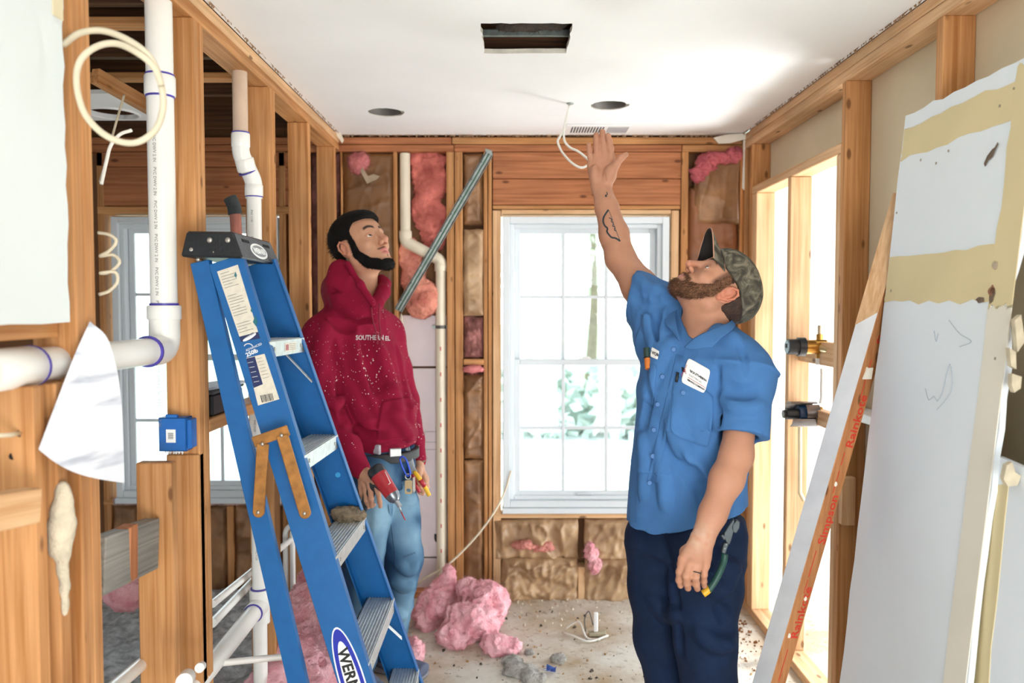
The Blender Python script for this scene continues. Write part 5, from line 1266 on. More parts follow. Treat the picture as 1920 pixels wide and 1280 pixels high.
def back_pipe():
    Y=YB+.028; r=.0262; x1,x2=BX(760),BX(826); c=pvcw
    root=empty('back_drain_pipe',(x2,Y,0),label='ivory plastic pipe with an S-offset in back wall between studs',cat='pipe')
    seg('pipe',(x1,Y,BZ(286)),(x1,Y,BZ(440)),r,c,root); seg('pipe',(x2,Y,BZ(500)),(x2,Y,.0),r,c,root)
    smooth_auto(MB().tube(pipe_path([(x1,Y,BZ(438)),(x1,Y,BZ(452)),(x2,Y,BZ(487)),(x2,Y,BZ(505))],.045),r+.004,24).build('offset_bend',c,root))
    hub((x1,Y,BZ(432)),(x1,Y,BZ(446)),r+.006,c,root); hub((x2,Y,BZ(494)),(x2,Y,BZ(508)),r+.006,c,root)
    hub((x2,Y,BZ(610)),(x2,Y,BZ(616)),r+.003,MT('steel_strap','#6c6a66',.5,.2,40,metal=.6),root,'strap')
    MB().box((BX(811),YB+.02,BZ(616)),(BX(838),YB+.024,BZ(610))).build('strap_tab',steel,root)
    rp=MT('red_pipe_print','#c8524a',.6)
    for i in range(9): MB().box((x2-.003,Y-r-.0008,BZ(650)-i*.13-.02),(x2+.003,Y-r+.001,BZ(650)-i*.13)).build('print_mark',rp,root)
back_pipe()
# wrapped pipe stub behind the ladder top
st=empty('pipe_stub',tuple(PW(440,430,2.55)),label='pipe stub wrapped in black tape rising behind the ladder cap',cat='pipe')
smooth_auto(MB().tube([PW(445,470,2.55),PW(441,398,2.55)],.0175,16).build('copper_part',MT('dull_copper','#a8695a',.5,.2,30,metal=.3),st))
smooth_auto(MB().tube(bez([PW(441,402,2.55),PW(438,385,2.55),PW(431,371,2.55)],8),.021,14).build('tape_wrap',MT('black_tape','#2e3436',.7,.3,60,.5),st))
# ---------------- crumpled insulation ----------------
def crumple(name,x0,x1,z0,z1,label,mat,y=YB+.028,amp=.02,seed=0,bulge=.02,n=.0075,f=18,kind='insulation',rag=.01,group=None):
    nx=max(4,int((x1-x0)/n)); nz=max(6,int((z1-z0)/n)); u=np.linspace(0,1,nx+1); v=np.linspace(0,1,nz+1); U,Vv=np.meshgrid(u,v); rs=np.random.RandomState(seed)
    Xx=x0+(x1-x0)*U; Zz=z0+(z1-z0)*Vv; p=np.stack([Xx,np.zeros_like(Xx)+seed*.37,Zz],-1)
    w1=fbm(p,f*.5,seed+1,2); w2=fbm(p+np.stack([w1,w1,w1],-1)*.05,f,seed+2,3)
    # sharp folds: ridged noise in a few stretched directions
    fold=0
    for k in range(4):
        a=rs.uniform(0,math.pi); q=(Xx*math.cos(a)+Zz*math.sin(a)); t=q*rs.uniform(14,34)+w1*2.2+rs.uniform(0,6); fold=fold+(1-np.abs(np.sin(t)))**3*rs.uniform(.4,1)*np.clip(.4+w2,0,1)
    edge=np.minimum(np.minimum(U,1-U)*(x1-x0),np.minimum(Vv,1-Vv)*(z1-z0)); e=np.clip(edge/.02,0,1)
    d=bulge*e+amp*(w2*.9+fold*.95)*(.35+.65*e)
    rx=rag*(fbm(p,40,seed+5,2)); Xx=Xx+rx*(np.minimum(U,1-U)<.02); Zz=Zz+rx*(np.minimum(Vv,1-Vv)<.02)
    front=np.stack([Xx,y-d,Zz],-1).reshape(-1,3); back=np.stack([Xx,np.full_like(Xx,y+.05),Zz],-1).reshape(-1,3)
    N=len(front); fs=[]; q=lambda j,i:j*(nx+1)+i
    for j in range(nz):
        for i in range(nx): fs.append((q(j,i),q(j,i+1),q(j+1,i+1),q(j+1,i)))
    fs.append((N,N+1,N+2,N+3)); c=[q(0,0),q(0,nx),q(nz,nx),q(nz,0)]; back=back[c]
    bd=[q(0,i) for i in range(nx+1)]; fs.append(tuple(bd[::-1])+(N,N+1)) ; bd=[q(j,nx) for j in range(nz+1)]; fs.append(tuple(bd[::-1])+(N+1,N+2))
    bd=[q(nz,nx-i) for i in range(nx+1)]; fs.append(tuple(bd[::-1])+(N+2,N+3)); bd=[q(nz-j,0) for j in range(nz+1)]; fs.append(tuple(bd[::-1])+(N+3,N))
    o=mesh(name,np.concatenate([front,back]),fs,mat,None,False); o.data.polygons.foreach_set('use_smooth',[len(p.vertices)==4 for p in o.data.polygons])
    tagit(o,label,'insulation',group); return o
G='kraft_faced_batt'
crumple(G,BX(645),BX(739),BZ(605),BZ(285),'brown kraft-faced batt behind the bearded man head',MT('kraft_olive','#8a6038',.45,.25,5,.3,dark='#5f4024',bscale=25),seed=3,amp=.012,bulge=.012,f=9)
crumple(G,BX(645),BX(739),BZ(1122),BZ(606),'brown kraft-faced batt low behind the hooded sweatshirt',kraft,seed=4,amp=.014,f=10)
crumple(G,BX(869),BX(906),BZ(420),BZ(286),'kraft batt at the top of the narrow bay left of window',kraft,seed=5,amp=.014)
crumple(G,BX(869),BX(908),BZ(592),BZ(430),'pale kraft flap midway up the narrow bay left of window',kraftl,y=YB+.01,seed=6,amp=.016)
crumple('pink_batt',BX(869),BX(906),BZ(671),BZ(594),'dusky pink fibreglass above the small block left of window',MT('dusky_pink','#a8706a',.95,.4,16,1,dark='#5a332c',bscale=60),seed=7,amp=.02,f=24)
crumple(G,BX(869),BX(908),BZ(862),BZ(702),'dark crumpled kraft batt below the small block left of window',kraft,seed=8,amp=.024)
crumple(G,BX(869),BX(906),BZ(1118),BZ(864),'torn brown kraft batt at foot of narrow bay left of window',kraft,seed=9,amp=.026)
crumple(G,BX(1289),BX(1383),BZ(1122),BZ(352),'tall red-brown kraft batt behind the man in the cap',MT('kraft_red','#96603c',.5,.3,4,.3,dark='#6b4128',bscale=25),seed=10,amp=.013,f=8,n=.012)
crumple(G,BX(1300),BX(1383),BZ(420),BZ(300),'folded kraft flap at upper right corner of back wall',kraft,y=YB+.0,seed=11,amp=.02,f=10)
crumple(G,BX(925),BX(1084),BZ(1050),BZ(974),'pale brown kraft sheet directly under the window left half',kraftl,y=YB+.012,seed=12,amp=.030,f=26)
crumple(G,BX(941),BX(1084),BZ(1128),BZ(1044),'crumpled brown kraft batt at floor left of the short stud',kraftl,y=YB-.008,seed=13,amp=.040,f=26)
crumple(G,BX(1098),BX(1256),BZ(1052),BZ(974),'pale brown kraft sheet under the window right half',kraftl,y=YB+.012,seed=14,amp=.032,f=26)
crumple(G,BX(1098),BX(1256),BZ(1128),BZ(1048),'crumpled kraft batt at floor right of the short stud',kraftl,y=YB-.006,seed=15,amp=.040,f=26)
crumple('pink_strip',BX(944),BX(1255),BZ(962),BZ(955),'thin pink fibreglass strip squeezed under window sill',pink,y=YB+.0,seed=16,amp=.006,bulge=.004,f=50,n=.006)
crumple(G,BX(262),BX(419),BZ(1126),BZ(948),'brown kraft batt under the left window, beside floor pipes',kraft,seed=17,amp=.016,f=9)
crumple(G,BX(432),BX(525),BZ(1126),BZ(948),'brown kraft batt under the left window behind ladder',kraft,seed=18,amp=.02)
crumple(G,BX(200),BX(250),BZ(1126),BZ(948),'narrow kraft batt under left window edge',kraft,seed=19,amp=.02)
crumple('pink_strip',BX(205),BX(530),BZ(947),BZ(935),'ragged grey and pink insulation strip under left window sill',MT('grey_pink_fluff','#c9a8a0',.95,.4,20,1,dark='#7a6258',bscale=80),y=YB-.004,seed=20,amp=.010,bulge=.006,f=50,n=.006)
for i,(a,b) in enumerate(((557,574),(584,611),(619,640))):
    crumple('pink_batt',BX(a),BX(b),.04,BZ(286),['dark dusty pink batt seen just right of third left stud','dark dusty pink batt seen left of the fourth left stud','dark dusty pink batt in the corner by the last left stud'][i],MT('dark_pink','#8a5850',.95,.5,9,1,dark='#2c1812',bscale=60),seed=30+i,amp=.02,f=14,n=.018)
# fluffy fibreglass by distance fields
def fluff(name,blobs,label,mat,h=.007,seed=1,amp=.012,cat='insulation',tuft=500,sc=1,k=.02,clip=None):
    S=Shape()
    for c,r in blobs: S.ell(c,r,k=k)
    if clip is not None: S.box((0,0,-.5+clip),(9,9,.5),op='-',k=.002,r=.001)
    S.disp=lambda p:amp*(1.1*fbm(p,24/sc,seed,4)+1.5*np.abs(fbm(p*A_((1,1,1.6)),38/sc,seed+1,3))-.5)
    o,vs=obj_sdf(name,S,h,mat,None,n=8); tagit(o,label,cat)
    if tuft:
        rs=np.random.RandomState(seed); c=vs.mean(0); sel=vs[rs.choice(len(vs),min(tuft,len(vs)))]; d=sel-c; d/=np.linalg.norm(d,axis=1,keepdims=True)+1e-9
        strands('loose_fibres',sel,d,.018*sc,.0007,mat,o,rs,.7)
    return o
def blob(px,py,Y,r): return (PW(px,py,Y),A_(r))
fluff('pink_batt',[blob(806,330,YB+.06,(.09,.035,.14)),blob(815,420,YB+.06,(.07,.04,.14)),blob(800,390,YB+.07,(.08,.03,.12)),blob(806,300,YB+.07,(.1,.02,.05))],'pink fibreglass batt beside the upper ivory pipe',MT('rosy_fibreglass','#dc7f74',.95,.3,10,.9,dark='#9a4a40',bscale=50),seed=3,amp=.022,h=.009)
fluff('pink_batt',[blob(775,520,YB+.06,(.06,.04,.14)),blob(790,560,YB+.03,(.085,.05,.10)),blob(770,480,YB+.06,(.06,.03,.08))],'peach pink fibreglass bulging below the pipe bend',MT('peach_fibreglass','#eaa48c',.95,.3,10,.9,dark='#b05a4e',bscale=50),seed=5,amp=.022,h=.009)
fluff('pink_tuft',[blob(675,300,YB+.0,(.05,.03,.035)),blob(668,310,YB-.01,(.025,.02,.04))],'pink fibreglass tuft at the top left bay of back wall',MT('dusty_rose_fibreglass','#cc7c7c',.95,.3,12,1,dark='#8a4a48'),seed=6,h=.006,amp=.018)
fluff('pink_tuft',[blob(1325,306,YB-.01,(.06,.03,.05)),blob(1352,298,YB-.015,(.07,.03,.028)),blob(1310,325,YB-.02,(.04,.03,.045)),blob(1375,290,YB,(.035,.03,.03))],'pink fibreglass hanging in the upper right corner bay',MT('rose_fibreglass','#d47078',.95,.3,12,1,dark='#94434a'),seed=7,h=.006,amp=.022)
fluff('pink_tuft',[blob(887,692,YB+.0,(.05,.03,.018))],'small pink tuft under the wooden block left of window',pink,seed=8,h=.005,tuft=150)
fluff('pink_tuft',[blob(985,1022,YB-.035,(.06,.02,.022)),blob(1020,1025,YB-.03,(.05,.02,.02))],'pink fibreglass showing through torn kraft under window',MT('salmon_fibreglass','#dd9488',.95,.3,12,1,dark='#9c5c50'),seed=9,h=.005,tuft=300,amp=.020,k=.008)
fluff('pink_tuft',[blob(1108,1035,YB-.04,(.03,.025,.05)),blob(1114,1060,YB-.04,(.03,.02,.04))],'pink and grey fluff above the short stud under window',pinkl,seed=10,h=.005,tuft=300,amp=.020,k=.008)
fc=lambda px,py,Y,h_: A_((P(px,py,Y=Y).x,Y,h_))
fluff('pink_insulation_clump',[(fc(820,1150,3.72,.07),A_((.085,.09,.10))),(fc(835,1130,3.78,.13),A_((.06,.06,.08))),(fc(800,1160,3.68,.04),A_((.06,.07,.06))),(fc(842,1115,3.8,.19),A_((.03,.04,.06)))],'pink insulation clump on the floor nearest the pipe, left of pair',pinkl,seed=12,amp=.03,h=.008,tuft=1200,clip=.0)
fluff('pink_insulation_clump',[(fc(890,1180,3.55,.08),A_((.12,.11,.085))),(fc(915,1150,3.62,.13),A_((.09,.09,.08))),(fc(860,1185,3.50,.05),A_((.09,.08,.06))),(fc(935,1200,3.40,.03),A_((.08,.06,.035))),(fc(885,1135,3.7,.15),A_((.07,.07,.06)))],'larger pink insulation clump on floor, right of pair',pinkl,seed=13,amp=.032,h=.008,tuft=1600,clip=.0)
fluff('pink_insulation_clump',[(fc(560,1200,3.0,.15),A_((.15,.14,.14))),(fc(580,1130,3.1,.28),A_((.09,.1,.12))),(fc(540,1270,2.85,.09),A_((.16,.14,.12))),(fc(585,1090,3.15,.38),A_((.05,.05,.09))),(fc(600,1250,2.95,.10),A_((.10,.1,.1)))],'tall heap of pink insulation behind the ladder rails',pinkl,seed=14,amp=.035,h=.010,tuft=1500,clip=.0)
fluff('pink_insulation_clump',[(fc(776,1205,3.25,.05),A_((.035,.04,.07)))],'small pink insulation wisp beside the far ladder rail',pinkl,seed=15,amp=.02,h=.006,tuft=300,clip=.0)
fluff('pink_insulation_clump',[(PW(238,1105,2.75),A_((.08,.07,.07)))],'pale pink fluff behind the grey board at lower left',pinkl,seed=16,amp=.02,h=.008,tuft=200)
# torn drywall remnants in the room corners
cream=MT('drywall_shard','#e9e2d2',.8,.1,12,.1)
def shard(name,pts,Y,th,label,mat=cream,par=None,dirv=(0,1,0)):
    o=MB().prism([V(PW(x,y,Y)) for x,y in pts],V(dirv)*th).build(name,mat,par)
    bm=bmesh.new(); bm.from_mesh(o.data); bmesh.ops.recalc_face_normals(bm,faces=bm.faces); bm.to_mesh(o.data); bm.free()
    if label: tagit(o,label,'debris')
    return o
shard('drywall_shard',[(1338,258),(1362,252),(1395,250),(1420,247),(1418,262),(1404,260),(1392,262),(1370,268),(1348,269)],YB-.06,.012,'jagged white drywall strip along ceiling at back right corner')
shard('drywall_shard',[(1394,256),(1412,250),(1414,290),(1408,310),(1413,325),(1402,345),(1396,356),(1392,352),(1394,300)],YB-.05,.012,'hanging white drywall scrap beside the corner stud')
shard('paper_shred',[(1412,240),(1418,233),(1420,262),(1415,272),(1421,284),(1414,300),(1409,285),(1413,262)],YB-.14,.004,'ragged tan paper shred on the top of right wall corner',paperback)
shard('drywall_shard',[(626,240),(637,243),(640,252),(644,262),(641,268),(634,258),(628,250)],YB-.06,.01,'little white drywall scrap at the back left ceiling corner')
shard('paper_shred',[(672,302),(690,330),(700,326),(712,330),(706,336),(688,344),(676,322)],YB-.03,.004,'torn drooping paper flap in the top left bay',MT('grey_paper','#a8957c',.7,.2,20))
# frayed paper along the cut ceiling edges
def fray(a,b,n,seed,par,drop=.018):
    rs=np.random.RandomState(seed); a=A_(a);b=A_(b); mb=MB()
    for i in range(n):
        p=a+(b-a)*rs.rand(); w_=rs.uniform(.004,.02); d=(b-a)/np.linalg.norm(b-a); h_=drop*rs.uniform(.2,1); t=A_((0,-.001,0)) if abs(d[0])>.5 else A_((.001,0,0))
        q=[p,p+d*w_,p+d*w_*rs.uniform(.3,.9)+A_((0,0,-h_))+t*rs.uniform(-8,8)]; mb.prism([V(x) for x in q],V(t))
    return mb.build('frayed_paper',MT('frayed_brown_paper','#9a7a5c',.8,.4,40),par,kind='stuff')
fray((XL,YB-.012,CE-.0),(XR,YB-.012,CE),260,1,wb); fray((XL+.012,.2,CE),(XL+.012,YB,CE),300,2,wl,.012); fray((XR-.012,.5,CE),(XR-.012,YB,CE),320,3,wr,.014)
board('block',(BX(869),YB-.004,BZ(684)),(BX(907),YB+.05,BZ(673)),wood(0),wb)
# ---------------- strut, cables ----------------
def strut():
    a,b=PW(746,582,YB-.06),PW(917,288,YB-.06); d=(b-a)/np.linalg.norm(b-a); s=np.cross(d,A_((0,1,0))); w_=.040
    r=empty('metal_channel',tuple((a+b)/2),label='galvanised metal channel leaning diagonally across the pipe bay',cat='metal channel')
    for q in (-1,1):
        c=s*q*(w_/2-.003); M=MB().prism([V(a+c-s*.003),V(a+c+s*.003),V(b+c+s*.003),V(b+c-s*.003)],(0,.02,0)); M.build('flange',steel,r)
        c=s*q*.011; MB().prism([V(a+c-s*.0075),V(a+c+s*.0075),V(b+c+s*.0075),V(b+c-s*.0075)],(0,.003,0)).build('face',steel,r)
    MB().prism([V(a-s*.004)+V((0,.004,0)),V(a+s*.004)+V((0,.004,0)),V(b+s*.004)+V((0,.004,0)),V(b-s*.004)+V((0,.004,0))],(0,.003,0)).build('green_seam',MT('green_seam_paint','#2f6a56',.6),r)
    for i in range(9): c=a+(b-a)*(.06+.11*i)+s*.011+A_((0,-.001,0)); MB().ball(c,(.003,.0015,.003),8,4).build('screw',MT('dark_screw','#3a3a3a',.5),r)
    MB().prism([V(b-s*.02),V(b+s*.02),V(b+d*.012+s*.03),V(b+d*.02-s*.005)],(0,.004,0)).build('bent_tab',steel,r)
strut()
wht=MT('white_cable','#ece8de',.45,.05,20); tan=MT('cream_cable','#d8ccb2',.5,.1,20)
def cable(name,pts,r,label,mat=wht,par=None,n=40):
    o=MB().tube(bez([PW(*p) for p in pts],n),r,8).build(name,mat,par,True)
    if label: tagit(o,label,'cable')
    return o
ts=np.linspace(-.5,2*math.pi*1.0-.5,26)
cable('cable_coil',[(118,84,1.56),(150,62,1.54),(195,58,1.52),(245,78,1.5),(282,108,1.5),(300,150,1.5),(306,200,1.5),(290,245,1.5),(250,268,1.5),(200,255,1.5),(160,215,1.5),(144,160,1.5),(150,115,1.5),(180,88,1.5),(220,82,1.5),(262,102,1.49),(290,128,1.49),(303,160,1.49)],.0062,'coil of cream cable looped over the upper left stud',tan,n=120)
cable('hanging_cable',[(247,244,1.9),(225,252,1.9),(208,272,1.9),(200,300,1.9),(190,345,1.88)],.0042,'white cable end curling beside the upper left stud')
cable('hanging_cable',[(233,178,2.2),(222,215,2.15),(210,258,2.1),(200,300,2.0),(188,340,1.9)],.0032,'thin white wire dropping from the attic at upper left',tan)
cable('cable_loops',[(184,436,1.78),(205,440,1.78),(218,452,1.78),(205,470,1.78),(188,480,1.78),(212,478,1.8),(224,492,1.8),(205,510,1.8),(188,512,1.78),(215,510,1.8),(220,528,1.8),(205,545,1.8),(186,552,1.78)],.0038,'white cable zigzagging beside the left window edge',tan,n=90)
cable('floor_cable',[(772,1108,3.9),(795,1085,3.86),(835,1062,3.86),(880,1020,3.88),(920,970,3.9),(945,925,3.95),(958,882,3.98)],.0055,'stiff cream cable rising from the floor toward window',tan)
cable('string',[(752,588,3.92),(760,640,3.9),(770,700,3.9),(778,750,3.9),(783,790,3.9),(781,812,3.9)],.0035,'thin pale cord hanging beside the hooded man',tan)
yh=P(1069,195,Z=CE).y
cable('ceiling_wire',[(1069,193,yh),(1064,212,yh-.05),(1058,240,yh-.12),(1058,262,yh-.16),(1068,276,yh-.18),(1083,283,yh-.2),(1095,292,yh-.2),(1104,300,yh-.2)],.0048,'twisted white wire hanging from ceiling hole by the hand',wht,n=60)
cable('ceiling_wire',[(1060,240,yh-.12),(1050,256,yh-.15),(1046,266,yh-.16),(1054,285,yh-.18),(1072,305,yh-.2),(1090,314,yh-.2),(1106,308,yh-.2)],.0048,'looped white wire end drooping lower beside the hand',wht,n=60)
MB().ball(P(1069,194,Z=CE-.002),(.016,.016,.004),14,6).build('wire_hole_trim',steel,bpy.data.objects['ceiling'])
# ---------------- ceiling fittings ----------------
can=MT('grey_light_can','#6f6c66',.6,.25,15,metal=.3)
for c,lb in ((cl1,'recessed light hole on the left of the ceiling'),(cl2,'recessed light hole on the right above raised hand')):
    r=empty('recessed_light',(c.x,c.y,CE),label=lb,cat='ceiling light')
    n=32; mb=MB(); vs=[];fs=[]
    for k,(rr,z) in enumerate(((.074,CE+.004),(.072,CE+.10),(.066,CE+.13),(.070,CE+.134),(.078,CE+.10),(.078,CE+.004))):
        vs+=[(c.x+rr*math.cos(2*math.pi*i/n),c.y+rr*math.sin(2*math.pi*i/n),z) for i in range(n)]
    for k in range(6):
        for i in range(n): a=k*n+i; b=k*n+(i+1)%n; k2=(k+1)%6; fs.append((a,b,k2*n+(i+1)%n,k2*n+i))
    mesh('can',vs,fs,can,r,True); MB().tube([(c.x,c.y,CE+.125),(c.x,c.y,CE+.13)],.066,28).build('can_top',MT('pale_can_top','#b9b6a8',.6,.1,12),r)
    MB().box((c.x+.07,c.y-.03,CE-.001),(c.x+.084,c.y+.005,CE+.004)).build('mount_clip',steel,r)
def grille():
    a=P(1061,234,Z=CE);b=P(1176,246,Z=CE); r=empty('air_vent',((a.x+b.x)/2,(a.y+b.y)/2,CE),label='white ceiling air grille behind the raised fingertips',cat='vent')
    y0,y1=min(a.y,b.y)-.02,max(a.y,b.y)+.02
    board('frame',(a.x,y0,CE-.008),(b.x,y1,CE-.001),white,r)
    dk=MT('vent_shadow_gap','#3c4046',.9)
    for i in range(12): x=a.x+.03+i*.0135; board('slot',(x,y0+.03,CE-.0095),(x+.006,y1-.03,CE-.0078),dk,r,bevel=0)
    for i in range(14): x=a.x+.205+i*.0072; board('louvre',(x,y0+.03,CE-.0105),(x+.003,y1-.03,CE-.0078),MT('grey_louvre','#b8bcc4',.6),r,bevel=0)
grille()
# fluffy insulation above the vent cut
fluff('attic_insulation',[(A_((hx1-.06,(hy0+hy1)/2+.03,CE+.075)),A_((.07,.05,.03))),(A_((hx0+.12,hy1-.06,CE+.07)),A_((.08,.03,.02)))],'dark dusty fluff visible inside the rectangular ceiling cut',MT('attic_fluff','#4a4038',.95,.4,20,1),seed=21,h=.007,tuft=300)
# ---------------- left side: box, paper, foam, boards ----------------
def ebox():
    Y=2.15; a=P(297,783,Y=Y); b=P(350,846,Y=Y); col=MT('blue_junction_plastic','#1464b4',.4,.08,40)
    r=empty('junction_box',tuple((a+b)/2),label='blue plastic electrical box nailed to stud beside the drain',cat='electrical box')
    t=.003; x0,x1,z0,z1=a.x,b.x,b.z,a.z; d=.062
    mb=MB(); mb.box((x0,Y,z0),(x1,Y+t,z1)); o=mb.build('box_back',col,r,bevel=.001)
    for n_,A,B in (('box_side',(x0,Y,z0),(x0+t,Y+d,z1)),('box_side',(x1-t,Y,z0),(x1,Y+d,z1)),('box_side',(x0,Y,z1-t),(x1,Y+d,z1)),('box_side',(x0,Y,z0),(x1,Y+d,z0+t))): board(n_,A,B,col,r,bevel=.001)
    board('nail_tab',(x0+.02,Y-.002,z1),(x0+.05,Y+.01,z1+.009),col,r,bevel=.001); board('side_wing',(x1,Y+.004,z0+.008),(x1+.012,Y+.045,z1-.006),col,r,bevel=.001)
    lb=board('label',(x0+.020,Y-.0012,z0+.024),(x0+.046,Y,z0+.060),white,r,bevel=.002)
    for i in range(7): board('barcode_bar',(x0+.026,Y-.0018,z0+.034+i*.0026),(x0+.040,Y-.0012,z0+.0352+i*.0026+(i%2)*.0006),MT('grey_code','#7c7c78',.6),lb,bevel=0)
    mb=MB(); rs=random.Random(3)
    for i in range(26): x=x0+.01+rs.random()*.05; mb.tube([(x,Y+.01,z0),(x+rs.uniform(-.004,.004),Y+.01,z0-rs.uniform(.003,.010))],.0012,4)
    mb.build('cut_wire_ends',white,r,kind='stuff')
ebox()
def paper():
    L_=bez([PW(168,603,1.60),PW(140,665,1.54),PW(105,755,1.48),(PW(72,842,1.42))],16); Rr=bez([PW(169,603,1.60),PW(204,640,1.63),PW(226,740,1.64),PW(233,905,1.64)],16)
    n=12; vs=[];fs=[]; m_=min(len(L_),len(Rr))
    for lay in (0,1):
        for i in range(m_):
            for j in range(n+1):
                t=j/n; p=L_[i]*(1-t)+Rr[i]*t; bul=math.sin(math.pi*t)*.035*(i/m_); vs.append((p.x,p.y-bul+lay*.0012,p.z-math.sin(math.pi*t)*.004*(i/m_)))
    N=m_*(n+1)
    for i in range(m_-1):
        for j in range(n): a=i*(n+1)+j; fs+=[(a,a+n+1,a+n+2,a+1),(N+a,N+a+1,N+a+n+2,N+a+n+1)]
    m,nn,b=newmat('pencil_marked_paper'); Lk=nn.links; tc=nn.nodes.new('ShaderNodeTexCoord'); mp=nn.nodes.new('ShaderNodeMapping'); mp.inputs['Scale'].default_value=(22,1,26); no=nn.nodes.new('ShaderNodeTexNoise'); no.inputs['Scale'].default_value=1; no.inputs['Detail'].default_value=3
    Lk.new(tc.outputs['Object'],mp.inputs[0]); Lk.new(mp.outputs[0],no.inputs['Vector']); cr=nn.nodes.new('ShaderNodeValToRGB'); e=cr.color_ramp.elements; e[0].position=.34; e[0].color=srgb('#b4bac8'); e[1].position=.44; e[1].color=srgb('#dfe2ea'); Lk.new(no.outputs['Fac'],cr.inputs[0]); Lk.new(cr.outputs[0],b.inputs['Base Color']); b.inputs['Roughness'].default_value=.7
    o=mesh('paper_sheet',vs,fs,m,None,True); tagit(o,'curled white paper plan hanging in front of lower left studs','paper')
paper()
sf=Shape(); 
for x,y,r in ((117,915,.012),(118,940,.017),(114,965,.022),(117,990,.024),(112,1015,.022),(116,1035,.016),(118,1060,.010)): sf.ell(PW(x,y,1.505),(r,r,r*1.2),k=.012)
sf.chain([PW(118,1050,1.505),PW(121,1100,1.505),PW(124,1150,1.505)],[.010,.008,.006],.01)
sf.disp=lambda p:.006*fbm(p,60,8,3)
o,_=obj_sdf('spray_foam',sf,.004,MT('cream_foam','#d8ccb4',.85,.2,30,.5),None,n=8); tagit(o,'lumpy cream foam stuck on the lower left stud','foam')
gw=WOOD('weathered_wood','#9a958c','#6e6a64',0,knot='#4a4642')
r=empty('weathered_board',tuple(PW(230,1030,2.1)),label='grey weathered board fixed level behind the cut stud',cat='board')
beam('board',PW(180,1062,1.70),PW(284,1018,1.985),.038,.125,gw,r)
beam('reddish_block',PW(238,985,1.84),PW(238,1088,1.84),.034,.04,woodr(0),r,up=(0,1,0))
# clutter on the blocking between studs
zc=1.178
r=empty('tool_case',tuple(PW(432,770,2.55)),label='black case with papers resting on blocking behind the ladder',cat='case')
x0=XL-.085; board('case_body',(x0,2.32,zc),(x0+.075,2.58,zc+.065),black,r,bevel=.006); board('case_lid',(x0-.003,2.315,zc+.065),(x0+.078,2.585,zc+.075),MT('dark_grey_plastic','#3b3f44',.5),r,bevel=.003)
r2=empty('paper_stack',tuple(PW(440,745,2.5)),label='loose printed papers lying on top of the black case',cat='paper')
for i in range(4): beam('paper',A_((x0+.01-i*.004,2.34,zc+.078+i*.0018)),A_((x0+.06+i*.006,2.54,zc+.078+i*.0018+.004)),.11,.0012,MT('printed_paper','#cfd6e2',.6,.25,25),r2,bevel=0)
# attic pieces over the left room
pz=CE-.02
def holed_panel():
    root=empty('ceiling_panel',(-1.5,3.6,pz),label='leftover white ceiling panel with round light hole, upper left',cat='panel')
    pts=[P(x,y,Z=pz) for x,y in ((150,176),(212,175),(284,226),(150,226))]; bm=bmesh.new(); o_=[bm.verts.new(p) for p in pts]; c=P(212,212,Z=pz)
    h_=[bm.verts.new((c.x+.10*math.cos(2*math.pi*i/28),c.y+.10*math.sin(2*math.pi*i/28),pz)) for i in range(28)]
    ed=[bm.edges.new((l[i],l[(i+1)%len(l)])) for l in (o_,h_) for i in range(len(l))]; bmesh.ops.triangle_fill(bm,edges=ed,use_beauty=True)
    r_=bmesh.ops.extrude_face_region(bm,geom=list(bm.faces))
    for v in [g for g in r_['geom'] if isinstance(g,bmesh.types.BMVert)]: v.co.z+=.016
    bmesh.ops.recalc_face_normals(bm,faces=bm.faces); me=bpy.data.meshes.new('panel'); bm.to_mesh(me); bm.free(); me.materials.append(drywall); o=bpy.data.objects.new('panel',me); link(o); setpar(o,root)
    MB().tube(arc((c.x,c.y,pz-.002),(1,0,0),(0,1,0),.105,0,2*math.pi,28),.006,6,False).build('light_trim',white,root,True)
holed_panel()
beam('ceiling_brace',PW(178,142,2.6),PW(300,212,2.9),.03,.05,wood(0),wl); 
for py in (38,140): p=P(180,py,Z=CE+.01); board('ceiling_strip',(-2.6,p.y-.03,CE-.012),(XL-T-.002,p.y+.03,CE+.012),wood(0),wl)
